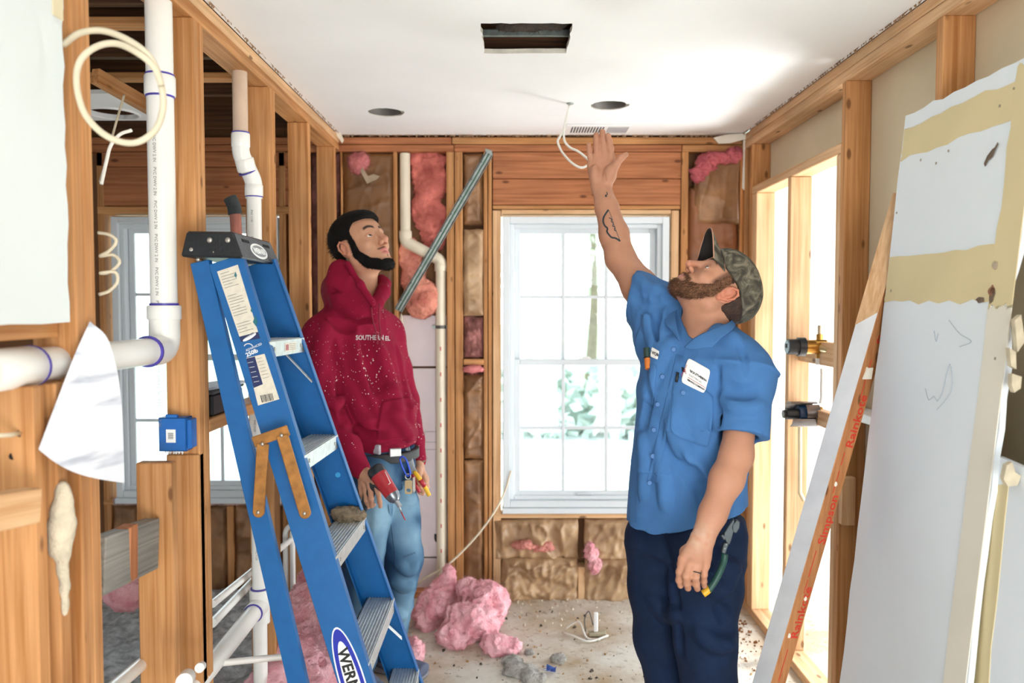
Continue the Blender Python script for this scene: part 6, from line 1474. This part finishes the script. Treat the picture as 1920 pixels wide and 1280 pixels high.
# ---------------- leaning drywall and trim on the right ----------------
def plane_pt(z,Y,x0=.952,k=.096): return A_((x0+k*z,Y,z))
lean=A_((.096,0,1.0)); lean/=np.linalg.norm(lean); ln=A_((-1,0,.096)); ln/=np.linalg.norm(ln)
wallb=MT('blue_white_drywall','#e6edf2',.7,.04,2.5,.04,bscale=50); mud=MT('joint_compound_tan','#dccb9e',.8,.06,4,.08,bscale=40); mudl=MT('cream_joint_band','#e6e0d0',.8,.05,4,.08,bscale=40)
def leaning():
    root=empty('drywall_sheet',(1.0,2.0,0),label='tall leaning drywall sheet with tan joint bands, right side',cat='drywall')
    rr=random.Random(8)
    Y0,Y1=1.735,2.34; H=2.055
    ed=[(Y1,0)]+[(Y1+rr.uniform(-.004,.004),i*H/22) for i in range(1,22)]+[(Y1,H)]+[(Y1-(Y1-Y0)*i/12,H+rr.uniform(-.005,.005)) for i in range(1,12)]+[(Y0,H)]
    for i in range(1,30):
        z=H*(1-i/30); y=Y0+rr.uniform(-.005,.004)
        if 1.42<z<1.60: y+=.05*math.sin((z-1.42)/.18*math.pi)*rr.uniform(.5,1)
        ed.append((y,z))
    ed.append((Y0,0))
    MB().prism([V(plane_pt(z,y)) for y,z in ed],V(-ln*.013)).build('board',wallb,root)
    def band(y0,y1,z0,z1,m,name='joint_band',l=.0012,amp=.006):
        p=[]
        for i in range(13): p.append((y0+(y1-y0)*i/12,z0+rr.uniform(-amp,amp)))
        for i in range(13): p.append((y1+rr.uniform(-amp,amp)*.6,z0+(z1-z0)*i/12))
        for i in range(13): p.append((y1+(y0-y1)*i/12,z1+rr.uniform(-amp,amp)))
        return MB().prism([V(plane_pt(z,y)) for y,z in p],V(ln*l)).build(name,m,root)
    band(1.745,2.335,1.925,2.015,mud); band(1.745,2.335,1.512,1.642,mud); band(1.738,1.822,1.50,2.04,mud,l=.0018,amp=.009); band(1.738,1.822,.02,1.50,mudl,l=.0018,amp=.005)
    dk=MT('torn_hole_edge','#6d5c4c',.9,.3,30)
    def spot(py,px,r_,m=dk):
        r0=A_(ray(px,py)); o0=A_((0,0,CAMZ)); t=((plane_pt(0,0)-o0)@ln)/(r0@ln); c=o0+r0*t+ln*.0022
        pts=[c+A_((0,1,0))*(r_[0]*math.cos(a)*rr.uniform(.7,1.2))+lean*(r_[1]*math.sin(a)*rr.uniform(.7,1.2))+ (A_((0,-1,0))*r_[2]*math.sin(a) if len(r_)>2 else 0) for a in [2*math.pi*i/11 for i in range(11)]]
        MB().prism([V(q) for q in pts],V(ln*.001)).build('torn_spot',m,root)
    spot(290,1860,(.012,.022,.02)); spot(562,1840,(.018,.008)); spot(555,1862,(.010,.020)); spot(498,1868,(.010,.010),MT('dusty_spot','#b8a690',.9)); spot(545,1861,(.012,.012),MT('rust_spot','#9a6a50',.9))
    for px,py in ((1683,399),(1876,199),(1903,166),(1672,545),(1868,672),(1728,300),(1757,306),(1780,283)): spot(py,px,(.0035,.0035),MT('nail_dimple','#9c917e',.8))
    # faint pencil scribbles
    pc=MT('pencil_line','#a9b4c0',.8)
    def scr(pts):
        q=[]
        for px,py in pts:
            r0=A_(ray(px,py)); o0=A_((0,0,CAMZ)); t=((plane_pt(0,0)-o0)@ln)/(r0@ln); q.append(o0+r0*t+ln*.0012)
        MB().tube(bez(q,20),.0007,4).build('pencil_mark',pc,root)
    scr(((1736,728),(1742,750),(1752,742),(1758,752),(1768,735),(1776,700),(1782,682),(1786,700),(1784,735),(1757,768))); scr(((1780,600),(1800,625),(1822,640),(1800,650))); scr(((1752,620),(1756,640),(1760,625)))
leaning()
def leaning2():
    root=empty('drywall_sheet',(1.05,1.4,0),label='shorter drywall sheet in the bottom right corner of the photo',cat='drywall')
    rr=random.Random(9); H=1.17; Y0,Y1=.8,1.77; x0=.995; k=.07
    q=lambda y,z:A_((x0+k*z,y,z))
    ed=[(Y1,0)]+[(Y1+rr.uniform(-.004,.004)-.02*(i/16),i*H/16) for i in range(1,17)]+[(Y1-.02-(Y1-Y0)*i/14,H+rr.uniform(-.01,.01)) for i in range(1,14)]+[(Y0,H),(Y0,0)]
    MB().prism([V(q(y,z)) for y,z in ed],(.013,0,0)).build('board',wallb,root)
    p=[(Y1-.004,.0)]+[(Y1-.006,z) for z in (.4,.8,1.1)]+[(Y1-.07+rr.uniform(-.004,.004),1.12-i*.09) for i in range(12)]+[(Y1-.08,0)]
    MB().prism([V(q(y,z)) for y,z in p],(-.0015,0,0)).build('joint_band',mud,root)
leaning2()
r=empty('broken_pieces',tuple(PW(1905,700,1.72)),label='broken drywall pieces wedged above the shorter sheet, right edge',cat='debris')
for pts,Y in ((((1893,652),(1905,660),(1906,692),(1896,686)),1.70),(((1898,700),(1916,706),(1914,728),(1902,736),(1897,722)),1.69),(((1888,872),(1898,866),(1904,885),(1915,892),(1908,910),(1890,912),(1882,898)),1.66),(((1903,600),(1915,590),(1922,640),(1908,660)),1.70)):
    shard('broken_piece',pts,Y,.014,None,MT('tan_gypsum','#cbbfa4',.85,.2,30,.3),r)
r=board('brown_board',(1.13,1.2,1.14),(1.16,1.72,1.26),woodd(1)); tagit(r,'dark brown board behind broken drywall at right edge','board')
def plank():
    root=empty('trim_board',(.68,2.4,0),label='white primed trim board with printed brown edge leaning right',cat='board')
    b0,b1=PW(1446,1280,2.335),PW(1654,560,2.345); d=(b1-b0)/np.linalg.norm(b1-b0)
    a=b0-d*(b0[2]/d[2]); top=b0+d*((P(1690,362,Y=2.35).z-b0[2])/d[2])
    h_=np.cross(d,A_((0,1,0))); h_/=np.linalg.norm(h_); h_= h_ if h_[0]>0 else -h_
    y_=A_((0,1,0)); A=-.032*h_+.056*y_; C=.058*h_+.033*y_
    A=A*1.0; D=A+C
    def quadp(o,p,q,name,m,off=0): return None
    e=top-a
    vs=[a,a+A,a+D,a+C]+[p+e for p in (a,a+A,a+D,a+C)]
    m1=MT('white_primer_paint','#e8e9ea',.55,.10,9,.1,bscale=40); m2=WOOD('red_brown_edge','#c58a5a','#a86c40',2)
    o=mesh('board',vs,[(0,1,2,3),(7,6,5,4),(0,4,5,1),(1,5,6,2),(2,6,7,3),(3,7,4,0)],m2,root); o.data.materials.append(m1); o.data.polygons[2].material_index=1; o.data.polygons[3].material_index=1
    bm=bmesh.new(); bm.from_mesh(o.data); bmesh.ops.recalc_face_normals(bm,faces=bm.faces); bm.to_mesh(o.data); bm.free(); do_bevel(o,.0015)
    p0=a+d*((PW(1600,585,2.34)[2]-a[2])/d[2]); an=A/np.linalg.norm(A); m_=np.cross(an,d); m_=m_ if m_[1]<0 else -m_
    MB().prism([V(p0+m_*.0002),V(p0+A-d*.05+m_*.0002),V(top+A+m_*.0002),V(top+m_*.0002)],V(m_*.0006)).build('bare_wood_end',woodl(2),root)
    rd=MT('red_edge_print','#d8402c',.6); cu=C/np.linalg.norm(C); n_=np.cross(cu,d); n_=n_ if n_[1]<0 else -n_
    L_=(PW(1446,1280,2.335)-a)@d
    def at(py): # distance along from pixel row
        q=PW(1550,py,2.34); return (q[2]-a[2])/d[2]
    def pr(s,py,size): text('edge_print',s,size,V(a+d*at(py)+cu*.058+n_*.0006),V(d),V(-cu),rd,root,bold=.0008)
    pr('Rainkote',1196,.046); pr('Simpson',1018,.046); pr('Rainkote',836,.046); pr('Simpson',640,.040)
    for p0,p1 in ((1275,1215),(1110,1085),(1080,1030),(922,905),(900,880),(870,845),(745,700),(690,670)):
        q0=a+d*at(p0)+cu*.030+n_*.0004; q1=a+d*at(p1)+cu*.030+n_*.0004; MB().prism([V(q0-cu*.0015),V(q0+cu*.0015),V(q1+cu*.0015),V(q1-cu*.0015)],V(n_*.0004)).build('edge_line',rd,root)
    for py,t in ((1190,.3),(1120,.7),(905,.5),(690,.35)):
        c=a+d*at(py)+cu*(.06*t)+n_*.0006; MB().ball(c,(.006,.002,.008),8,5).build('chipped_spot',cream,root)
    c=a+d*at(697)+cu*.03+n_*.001; MB().prism([V(c-cu*.018-d*.02),V(c+cu*.02-d*.012),V(c+cu*.012+d*.022),V(c-cu*.012+d*.016)],V(n_*.004)).build('plaster_chip',cream,root)
plank()
# ---------------- shower valves ----------------
brass=MT('brass','#c8954a',.3,.15,30,metal=.85); bkp=MT('valve_black','#23282e',.35,.2,30); cop=MT('copper_pipe','#c8b496',.4,.15,30,metal=.4); chrome=MT('dark_chrome','#6a6a70',.25,.2,30,metal=.8)
def valve1():
    Y=3.12; c=PW(1530,650,Y); r=empty('shower_valve',tuple(c),label='brass shower valve with black round knob, upper of the two',cat='valve')
    def cy(name,x0,x1,rad,m,n=24,par=r): o=MB().tube([c+A_((x0,0,0)),c+A_((x1,0,0))],rad,n).build(name,m,par); smooth_auto(o); return o
    cy('body',-.045,.012,.028,brass); cy('collar',-.072,-.045,.037,bkp); cy('knob',-.112,-.070,.031,bkp); cy('knob_face',-.116,-.112,.026,MT('grey_knob_face','#8ba0ac',.35))
    MB().box(c+A_((-.120,-.008,-.004)),c+A_((-.112,.008,.012))).build('knob_notch',black,r,bevel=.002)
    MB().box(c+A_((-.012,-.024,-.022)),c+A_((.04,.024,.028))).build('block',brass,r,bevel=.006)
    o=MB().tube([c+A_((.018,-.02,-.004)),c+A_((.024,-.075,-.010))],[.018,.015],20).build('side_port',MT('pale_brass','#d8c8a0',.35,.1,30,metal=.5),r); smooth_auto(o)
    MB().tube([c+A_((.024,-.074,-.010)),c+A_((.0242,-.0765,-.010))],.008,14).build('port_hole',black,r)
    for z0,z1,rad,m in ((.026,.05,.013,brass),(.05,.085,.0085,cop),(-.022,-.045,.013,brass),(-.045,-.07,.014,white)):
        o=MB().tube([c+A_((.014,0,z0)),c+A_((.014,0,z1))],rad,18).build('port',m,r); smooth_auto(o)
def valve2():
    Y=3.10; c=PW(1515,776,Y); r=empty('shower_valve',tuple(c),label='dark valve with plastic guard ring, lower of the two',cat='valve')
    def cy(name,x0,x1,rad,m,n=24): o=MB().tube([c+A_((x0,0,0)),c+A_((x1,0,0))],rad,n).build(name,m,r); smooth_auto(o); return o
    cy('cartridge',-.088,-.02,.021,bkp); cy('cartridge_tip',-.098,-.086,.016,black); cy('inner_body',-.04,.035,.034,MT('blue_black_plastic','#1c3a5c',.35,.2,30)); 
    # guard: open cylinder shell with gaps
    for a0,a1,x0,x1 in ((.25,2.0,-.075,.03),(3.4,4.4,-.075,.03),(2.2,3.3,-.02,.032),(4.6,6.1,-.02,.032)):
        n=10; vs=[];fs=[]
        for xx in (x0,x1):
            for rad in (.050,.0465):
                for i in range(n+1): a=a0+(a1-a0)*i/n; vs.append(c+A_((xx,rad*math.cos(a),rad*math.sin(a))))
        m_=n+1
        for i in range(n): fs+=[(i,i+1,2*m_+i+1,2*m_+i),(m_+i,3*m_+i,3*m_+i+1,m_+i+1),(i,m_+i,m_+i+1,i+1),(2*m_+i,2*m_+i+1,3*m_+i+1,3*m_+i)]
        fs+=[(0,2*m_,3*m_,m_),(n,m_+n,3*m_+n,2*m_+n)]
        mesh('guard',vs,fs,chrome,r)
    MB().tube([c+A_((.03,-.01,-.005)),c+A_((.075,-.03,-.02))],[.020,.013],18).build('side_port',MT('pale_brass','#d8c8a0',.35,.1,30,metal=.5),r,True); MB().box(c+A_((.028,-.02,-.03)),c+A_((.055,.02,.03))).build('block',brass,r,bevel=.006)
valve1(); valve2()
cc=PW(1543,700,3.12); o=MB().tube([cc+A_((-.002,0,.02)),cc+A_((-.002,0,-.10)),cc+A_((-.006,0,-.12))],.0085,16).build('riser_pipe',MT('clear_pex','#dfe2e0',.3,.05,20)); smooth_auto(o); tagit(o,'short translucent riser pipe joining the two valves','pipe')
cc=PW(1500,800,3.2); o=MB().tube([cc,cc+A_((.004,0,-.27)),cc+A_((.02,.0,-.30))],.008,14).build('lower_pipe',MT('cream_pex','#e2d6b4',.35,.05,20)); smooth_auto(o); tagit(o,'cream pipe dropping below lower valve to a bracket','pipe')
for i,px in enumerate((1456,1464)):
    cc=PW(px,905,4.3); o=MB().tube(pipe_path([cc+A_((-.04,0,.06*(i==0))),cc+A_((0,0,.05*(i==0))),cc+A_((0,0,-.95))],.02),.009,12).build('white_riser',pvc); smooth_auto(o); tagit(o,('left' if i==0 else 'right')+' thin white riser in the bright room beyond corner stud','pipe')
# ---------------- floor debris ----------------
rs=np.random.RandomState(6)
def crumbs(name,n,xy,smax,mat,label,seed,z=0):
    rs=np.random.RandomState(seed); mb=MB()
    for i in range(n):
        x,y=xy(rs); s=smax*(.2+.8*rs.rand()**2); M=Matrix.Translation((x,y,z+s*.3))@Euler(tuple(rs.uniform(0,6,3))).to_matrix().to_4x4()
        mb.box((-s,-s*.7,-s*.35),(s*rs.uniform(.4,1),s*.7,s*.35),M)
    return tagit(mb.build(name,mat),label,'debris',kind='stuff')
def at_floor(px,py): return P(px,py,Z=0)
crumbs('wood_chips',260,lambda r:(r.uniform(-.8,1.1),r.uniform(3.0,4.0)),.007,MT('chip_wood','#b08a5c',.8,.3,30),'small tan wood chips scattered on the dusty floor',1)
crumbs('plaster_crumbs',420,lambda r:(r.uniform(-.8,1.1),4.02-abs(r.normal(0,.16))),.009,MT('crumb_plaster','#d8cdb8',.9,.3,30),'pale plaster crumbs along the foot of back wall',2)
crumbs('dark_crumbs',90,lambda r:(r.uniform(-.3,1.0),r.uniform(3.1,3.9)),.009,MT('crumb_dark','#4a4138',.9,.3,30),'dark specks scattered on the floor between the men',3)
crumbs('brown_crumbs',160,lambda r:(1.12-abs(r.normal(0,.10)),r.uniform(3.2,4.0)),.010,MT('crumb_brown','#8a5a34',.9,.3,30),'brown wood crumbs along the foot of right wall',4)
def fl(px,py,r,z=.01): p=at_floor(px,py); return (A_((p.x,p.y,z)),A_(r))
greyf=MT('grey_cellulose','#cdd0d1',.95,.3,25,1.0,dark='#85898c',bscale=120)
fluff('grey_fluff',[fl(975,1262,(.07,.05,.025)),fl(960,1245,(.04,.04,.02)),fl(1000,1275,(.05,.04,.02)),fl(1045,1240,(.03,.02,.012)),fl(990,1225,(.02,.02,.01))],'grey fluff patch on the floor between the two men',MT('pale_grey_fluff','#b9b7b0',.95,.3,30,1,dark='#857f76',bscale=120),seed=31,h=.006,amp=.012,tuft=300,clip=.0)
p=at_floor(1035,1262); o=MB()
for i in range(5): a=rs.uniform(0,6); c=V((p.x+rs.uniform(-.03,.03),p.y+rs.uniform(-.02,.02),.003+i*.004)); o.prism([c,c+V((.04*math.cos(a),.03*math.sin(a),.008)),c+V((.03*math.cos(a+1.2),.03*math.sin(a+1.2),.016))],(0,0,.0015))
tagit(o.build('blue_wrapper',MT('blue_foil','#3a62b4',.35,.4,60)),'crumpled blue wrapper on the floor near the grey fluff','wrapper')
def scrap():
    p=at_floor(1110,1196); r=empty('wire_scrap',(p.x,p.y,0),label='tangle of white wire scraps with plastic connector on floor',cat='wire')
    f=lambda x,y,z=.006:V(tuple(at_floor(x,y))[:2]+(z,))
    MB().tube(bez([f(1057,1188),f(1075,1200,.02),f(1105,1206,.01),f(1140,1196,.012)],20),.0045,7).build('wire',wht,r,True)
    MB().tube(bez([f(1060,1182,.01),f(1085,1185,.05),f(1100,1200,.012),f(1125,1203,.01)],20),.0045,7).build('wire',wht,r,True)
    MB().tube(bez([f(1098,1192,.02),f(1096,1188,.07),f(1104,1186,.10),f(1112,1192,.05)],16),.0025,6).build('wire',MT('dark_wire','#4a4a4c',.5),r,True)
    q=f(1116,1192); MB().box((q.x-.008,q.y-.006,.02),(q.x+.012,q.y+.008,.11)).build('connector',white,r,bevel=.004); MB().box((q.x-.03,q.y-.02,.004),(q.x+.05,q.y+.02,.02),None).build('flat_scrap',MT('tan_scrap','#b0a48a',.8,.2,30),r,bevel=.003)
scrap()
# loose grey cellulose in the left room (nobody could count its tufts)
def cellulose():
    nx,ny=150,170; X=np.linspace(-2.7,XL-T-.005,nx); Yy=np.linspace(1.2,3.98,ny); XX,YY=np.meshgrid(X,Yy); p=np.stack([XX,YY,np.zeros_like(XX)],-1)
    Z=.05+.07*fbm(p,3.2,41,2)+.030*fbm(p,16,42,3)+.022*np.abs(fbm(p,48,43,2)); Z=np.clip(Z,.004,None)
    vs=np.stack([XX,YY,Z],-1).reshape(-1,3).tolist(); N=len(vs); fs=[(j*nx+i,j*nx+i+1,(j+1)*nx+i+1,(j+1)*nx+i) for j in range(ny-1) for i in range(nx-1)]
    o=mesh('loose_insulation',vs,fs,greyf,None,True); tagit(o,'loose grey cellulose insulation covering the floor beyond left studs','insulation',kind='stuff')
cellulose()
_r=np.random.RandomState(3)
fluff('dust_heap',[(LAT(LFT,LFB,PW(600,1042,2.08)[2])+A_((-.045+_r.normal()*.018,-.04+_r.normal()*.018,.004+abs(_r.normal())*.010)),A_((.010,.010,.007))) for _ in range(26)]+[(LAT(LFT,LFB,PW(600,1042,2.08)[2])+A_((-.055,-.03,.012)),A_((.036,.03,.016))),(LAT(LFT,LFB,PW(600,1042,2.08)[2])+A_((-.03,-.02,.010)),A_((.026,.026,.012)))],'heap of tan dust on the third ladder tread','' or MT('tan_dust','#9a8870',.95,.4,50,1),seed=51,h=.004,amp=.008,tuft=250,sc=.4,cat='dust')
# ---------------- tools ----------------
redp=MT('red_tool_plastic','#a8202a',.4,.15,40); 
def driver():
    Y=2.80; a=PW(712,893,Y-.03); b=PW(737,930,Y-.06); d=(b-a)/np.linalg.norm(b-a)
    r=empty('impact_driver',tuple(a),label='red and black cordless impact driver in the bearded man right hand',cat='power tool')
    S=Shape(); S.rc(a-d*.006,b-d*.012,.031,.026,.01); obj_sdf('motor_housing',S,.003,redp,r)
    o=MB().tube([a-d*.038,a-d*.030,a-d*.006],[.025,.031,.0325],24).build('rear_cap',bkp,r); smooth_auto(o)
    o=MB().tube([b-d*.006,b+d*.012,b+d*.022],[.0262,.021,.012],24).build('nose',MT('gunmetal','#7a7f86',.3,.2,30,metal=.7),r); smooth_auto(o)
    o=MB().tube([b+d*.020,b+d*.045],.008,14).build('chuck',MT('steel_bit','#b8bcc0',.3,.1,30,metal=.8),r)
    e=PW(760,975,Y-.08); MB().tube([b+d*.04,b*.35+e*.65],.0032,8).build('bit',MT('steel_bit','#b8bcc0',.3,.1,30,metal=.8),r,True); MB().tube([b*.35+e*.65,e],.0022,8).build('bit_tip',redp,r,True)
    h0=PW(703,908,Y+.01); h1=PW(668,975,Y+.10); S=Shape(); S.rc(a*.5+b*.5+A_((-.01,.03,-.01)),h0,.018,.019,.01); S.rc(h0,h1,.019,.018,.01); obj_sdf('grip',S,.0035,bkp,r)
    beam('battery',PW(655,950,Y+.08),PW(640,985,Y+.09),.06,.08,bkp,r,bevel=.006)
    MB().tube([PW(722,884,Y-.068),PW(732,905,Y-.084),PW(728,908,Y-.084)],.0014,6).build('body_stripe',white,r,True)
driver()
yel=MT('yellow_grip','#e8b424',.45,.1,40)
def pliers():
    r=empty('pliers',tuple(PW(780,890,3.05)),label='pliers with yellow and red grips in bearded man left hand',cat='pliers')
    Y=3.06; mt=MT('plier_steel','#8f9498',.35,.2,40,metal=.7)
    MB().tube(bez([PW(776,883,Y),PW(789,900,Y-.01),PW(798,915,Y),PW(805,929,Y)],12),[.006]*1+[.0085]*(len(bez([PW(776,883,Y),PW(789,900,Y-.01),PW(798,915,Y),PW(805,929,Y)],12))-1),10).build('yellow_grip',yel,r,True)
    MB().tube([PW(788,899,Y-.012),PW(796,911,Y-.004)],.0095,10).build('red_band',redp,r,True)
    MB().tube(bez([PW(774,886,Y+.01),PW(778,905,Y+.02),PW(786,922,Y+.03)],10),.0075,10).build('second_grip',redp,r,True)
    MB().prism([V(PW(x,y,Y)) for x,y in ((757,842),(764,838),(777,876),(782,884),(772,890),(766,876))],(0,.012,0)).build('jaw',mt,r,bevel=.002); MB().prism([V(PW(x,y,Y+.004)) for x,y in ((769,852),(766,836),(773,858),(779,880),(770,884))],(0,.012,0)).build('jaw',mt,r,bevel=.001)
pliers()
def keys():
    r=empty('key_clip',tuple(PW(763,880,2.98)),label='carabiner with bottle opener hanging on bearded man belt loop',cat='keys')
    Y=2.955; bm_=MT('blue_anodised','#3454c4',.3,.1,40,metal=.6); mt=MT('silver_metal','#c6c2b6',.3,.1,40,metal=.6)
    MB().tube(bez([PW(754,855,Y),PW(750,862,Y),PW(759,885,Y),PW(765,892,Y),PW(769,886,Y),PW(762,862,Y),PW(754,855,Y)],30),.0035,8,False).build('carabiner',bm_,r,True)
    MB().tube(arc(PW(765,893,Y),(1,0,0),(0,0,1),.010,0,6.28,20),.002,6,False).build('ring',mt,r,True)
    c=PW(766,913,Y-.002); bm=bmesh.new(); w_,h_=.014,.026
    out=[bm.verts.new(c+A_((w_*x,0,h_*z))) for x,z in ((-1,.8),(-.7,1),(.7,1),(1,.8),(1,-.85),(.6,-1),(-.6,-1),(-1,-.85))]; inn=[bm.verts.new(c+A_((.0085*math.cos(t),0,-.012+.007*math.sin(t)))) for t in [2*math.pi*i/14 for i in range(14)]]
    ed=[bm.edges.new((l[i],l[(i+1)%len(l)])) for l in (out,inn) for i in range(len(l))]; bmesh.ops.triangle_fill(bm,edges=ed,use_beauty=True); q=bmesh.ops.extrude_face_region(bm,geom=list(bm.faces))
    for v in [g for g in q['geom'] if isinstance(g,bmesh.types.BMVert)]: v.co.y+=.003
    bmesh.ops.recalc_face_normals(bm,faces=bm.faces); me=bpy.data.meshes.new('bottle_opener'); bm.to_mesh(me); bm.free(); me.materials.append(MT('tan_metal_tag','#b8a078',.4,.1,40,metal=.4)); o=bpy.data.objects.new('bottle_opener',me); link(o); setpar(o,r)
    MB().prism([V(PW(x,y,Y)) for x,y in ((774,895),(778,894),(779,920),(776,924),(774,918))],(0,.002,0)).build('key',mt,r)
keys()
def crimper():
    r=empty('crimping_pliers',tuple(PW(1365,1010,2.05)),label='grey crimping pliers with green grip in capped man back pocket',cat='pliers')
    Y=2.03; g=MT('dark_green_grip','#1f4a40',.45,.15,40); dk=MT('black_oxide_steel','#3c4448',.4,.25,40,metal=.5)
    def PP(L_,Y,th,name,m): return MB().prism([V(PW(x,y,Y)) for x,y in L_],(0,th,0)).build(name,m,r,bevel=.002)
    PP(((1358,998),(1366,985),(1376,971),(1378,978),(1374,988),(1376,996),(1372,1012),(1368,1022),(1361,1016),(1357,1006)),Y,.012,'jaw',dk)
    PP(((1373,984),(1381,974),(1388,978),(1387,990),(1381,1000),(1374,998)),Y+.004,.012,'jaw',dk)
    PP(((1351,1004),(1356,1000),(1362,1008),(1358,1014)),Y,.01,'cutter',dk)
    PP(((1357,1018),(1368,1016),(1363,1032),(1360,1040),(1353,1036),(1354,1028)),Y,.012,'joint',dk)
    for x,y in ((1362,1020),(1359,1028)): MB().ball(PW(x,y,Y-.001),(.003,.002,.003),8,5).build('rivet',steel,r)
    pts=bez([PW(1359,1038,Y+.004),PW(1357,1052,Y),PW(1351,1068,Y-.01),PW(1341,1088,Y-.015),PW(1329,1106,Y-.015)],20); MB().tube(pts,.0085,12).build('grip',g,r,True)
    pts=bez([PW(1331,1102,Y-.013),PW(1325,1108,Y-.015),PW(1318,1113,Y-.015)],8); MB().tube(pts,.0095,12).build('grip_end',MT('yellow_grip_end','#d8a41e',.45),r,True)
crimper()
r=empty('marker_pen',tuple(PW(1215,665,2.2)),label='orange and green marker in the capped man chest pocket',cat='marker')
q=march(SHIRT,[1215,1213],[684,655],1.85,.010); up_=(q[1]-q[0])/np.linalg.norm(q[1]-q[0])
for a,b,rad,m,nm in ((-.012,.022,.0095,MT('orange_marker','#c8702a',.4),'barrel'),(.022,.050,.0105,MT('green_cap','#1f3a34',.4),'cap'),(.019,.023,.0108,black,'band')): o=MB().tube([q[0]+up_*a,q[0]+up_*b],rad,16).build(nm,m,r); smooth_auto(o)
r=empty('pen',tuple(PW(1269,705,2.1)),label='small dark pen clipped on the pocket beside chest patch',cat='pen')
q=march(SHIRT,[1268,1271],[716,698],1.8,.008); MB().tube([q[0],q[1]],.004,10).build('pen_clip',black,r,True)
# ---------------- trees outside ----------------
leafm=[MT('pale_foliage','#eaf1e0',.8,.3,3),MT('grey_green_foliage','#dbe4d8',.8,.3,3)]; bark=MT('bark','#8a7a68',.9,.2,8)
def tree(x,y,h_,r_,seed,label,m):
    t=empty('tree',(x,y,-.5),label=label,cat='tree'); rs=np.random.RandomState(seed)
    MB().tube(bez([(x,y,-.5),(x+.1,y,h_*.3),(x-.1,y+.1,h_*.7)],8),[.16,.14,.12,.10,.08,.07,.06,.05,.05][:len(bez([(x,y,-.5),(x+.1,y,h_*.3),(x-.1,y+.1,h_*.7)],8))],8).build('trunk',bark,t,True)
    n=900; d=rs.normal(size=(n,3)); d/=np.linalg.norm(d,axis=1,keepdims=True); c=A_((x,y,h_*.62))+d*A_((r_,r_,h_*.38))*(rs.rand(n,1)**.4)
    mb=MB(); vs=[];fs=[]
    a=rs.normal(size=(n,3)); a/=np.linalg.norm(a,axis=1,keepdims=True); b=np.cross(a,rs.normal(size=(n,3))); b/=np.linalg.norm(b,axis=1,keepdims=True); s=rs.uniform(.10,.28,(n,1))
    vs=np.stack([c-a*s,c+b*s*.6,c+a*s,c-b*s*.6],1).reshape(-1,3); fs=(np.arange(n)[:,None]*4+np.arange(4)).tolist()
    mesh('foliage',vs,fs,m,t,kind='stuff')
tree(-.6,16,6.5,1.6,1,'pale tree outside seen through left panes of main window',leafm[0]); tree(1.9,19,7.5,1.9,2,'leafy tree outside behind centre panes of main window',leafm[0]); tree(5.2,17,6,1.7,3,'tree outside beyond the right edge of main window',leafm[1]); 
def hedge():
    rs=np.random.RandomState(9); n=5000; c=np.stack([rs.uniform(-1.6,14,n),rs.uniform(11.6,13,n),-.5+1.25*rs.rand(n)],1)
    a=rs.normal(size=(n,3)); a/=np.linalg.norm(a,axis=1,keepdims=True); b=np.cross(a,rs.normal(size=(n,3))); b/=np.linalg.norm(b,axis=1,keepdims=True); s=rs.uniform(.08,.2,(n,1))
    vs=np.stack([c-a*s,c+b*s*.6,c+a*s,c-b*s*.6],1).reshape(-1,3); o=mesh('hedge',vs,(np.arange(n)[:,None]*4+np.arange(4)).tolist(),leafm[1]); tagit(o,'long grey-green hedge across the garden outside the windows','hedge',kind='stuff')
hedge()
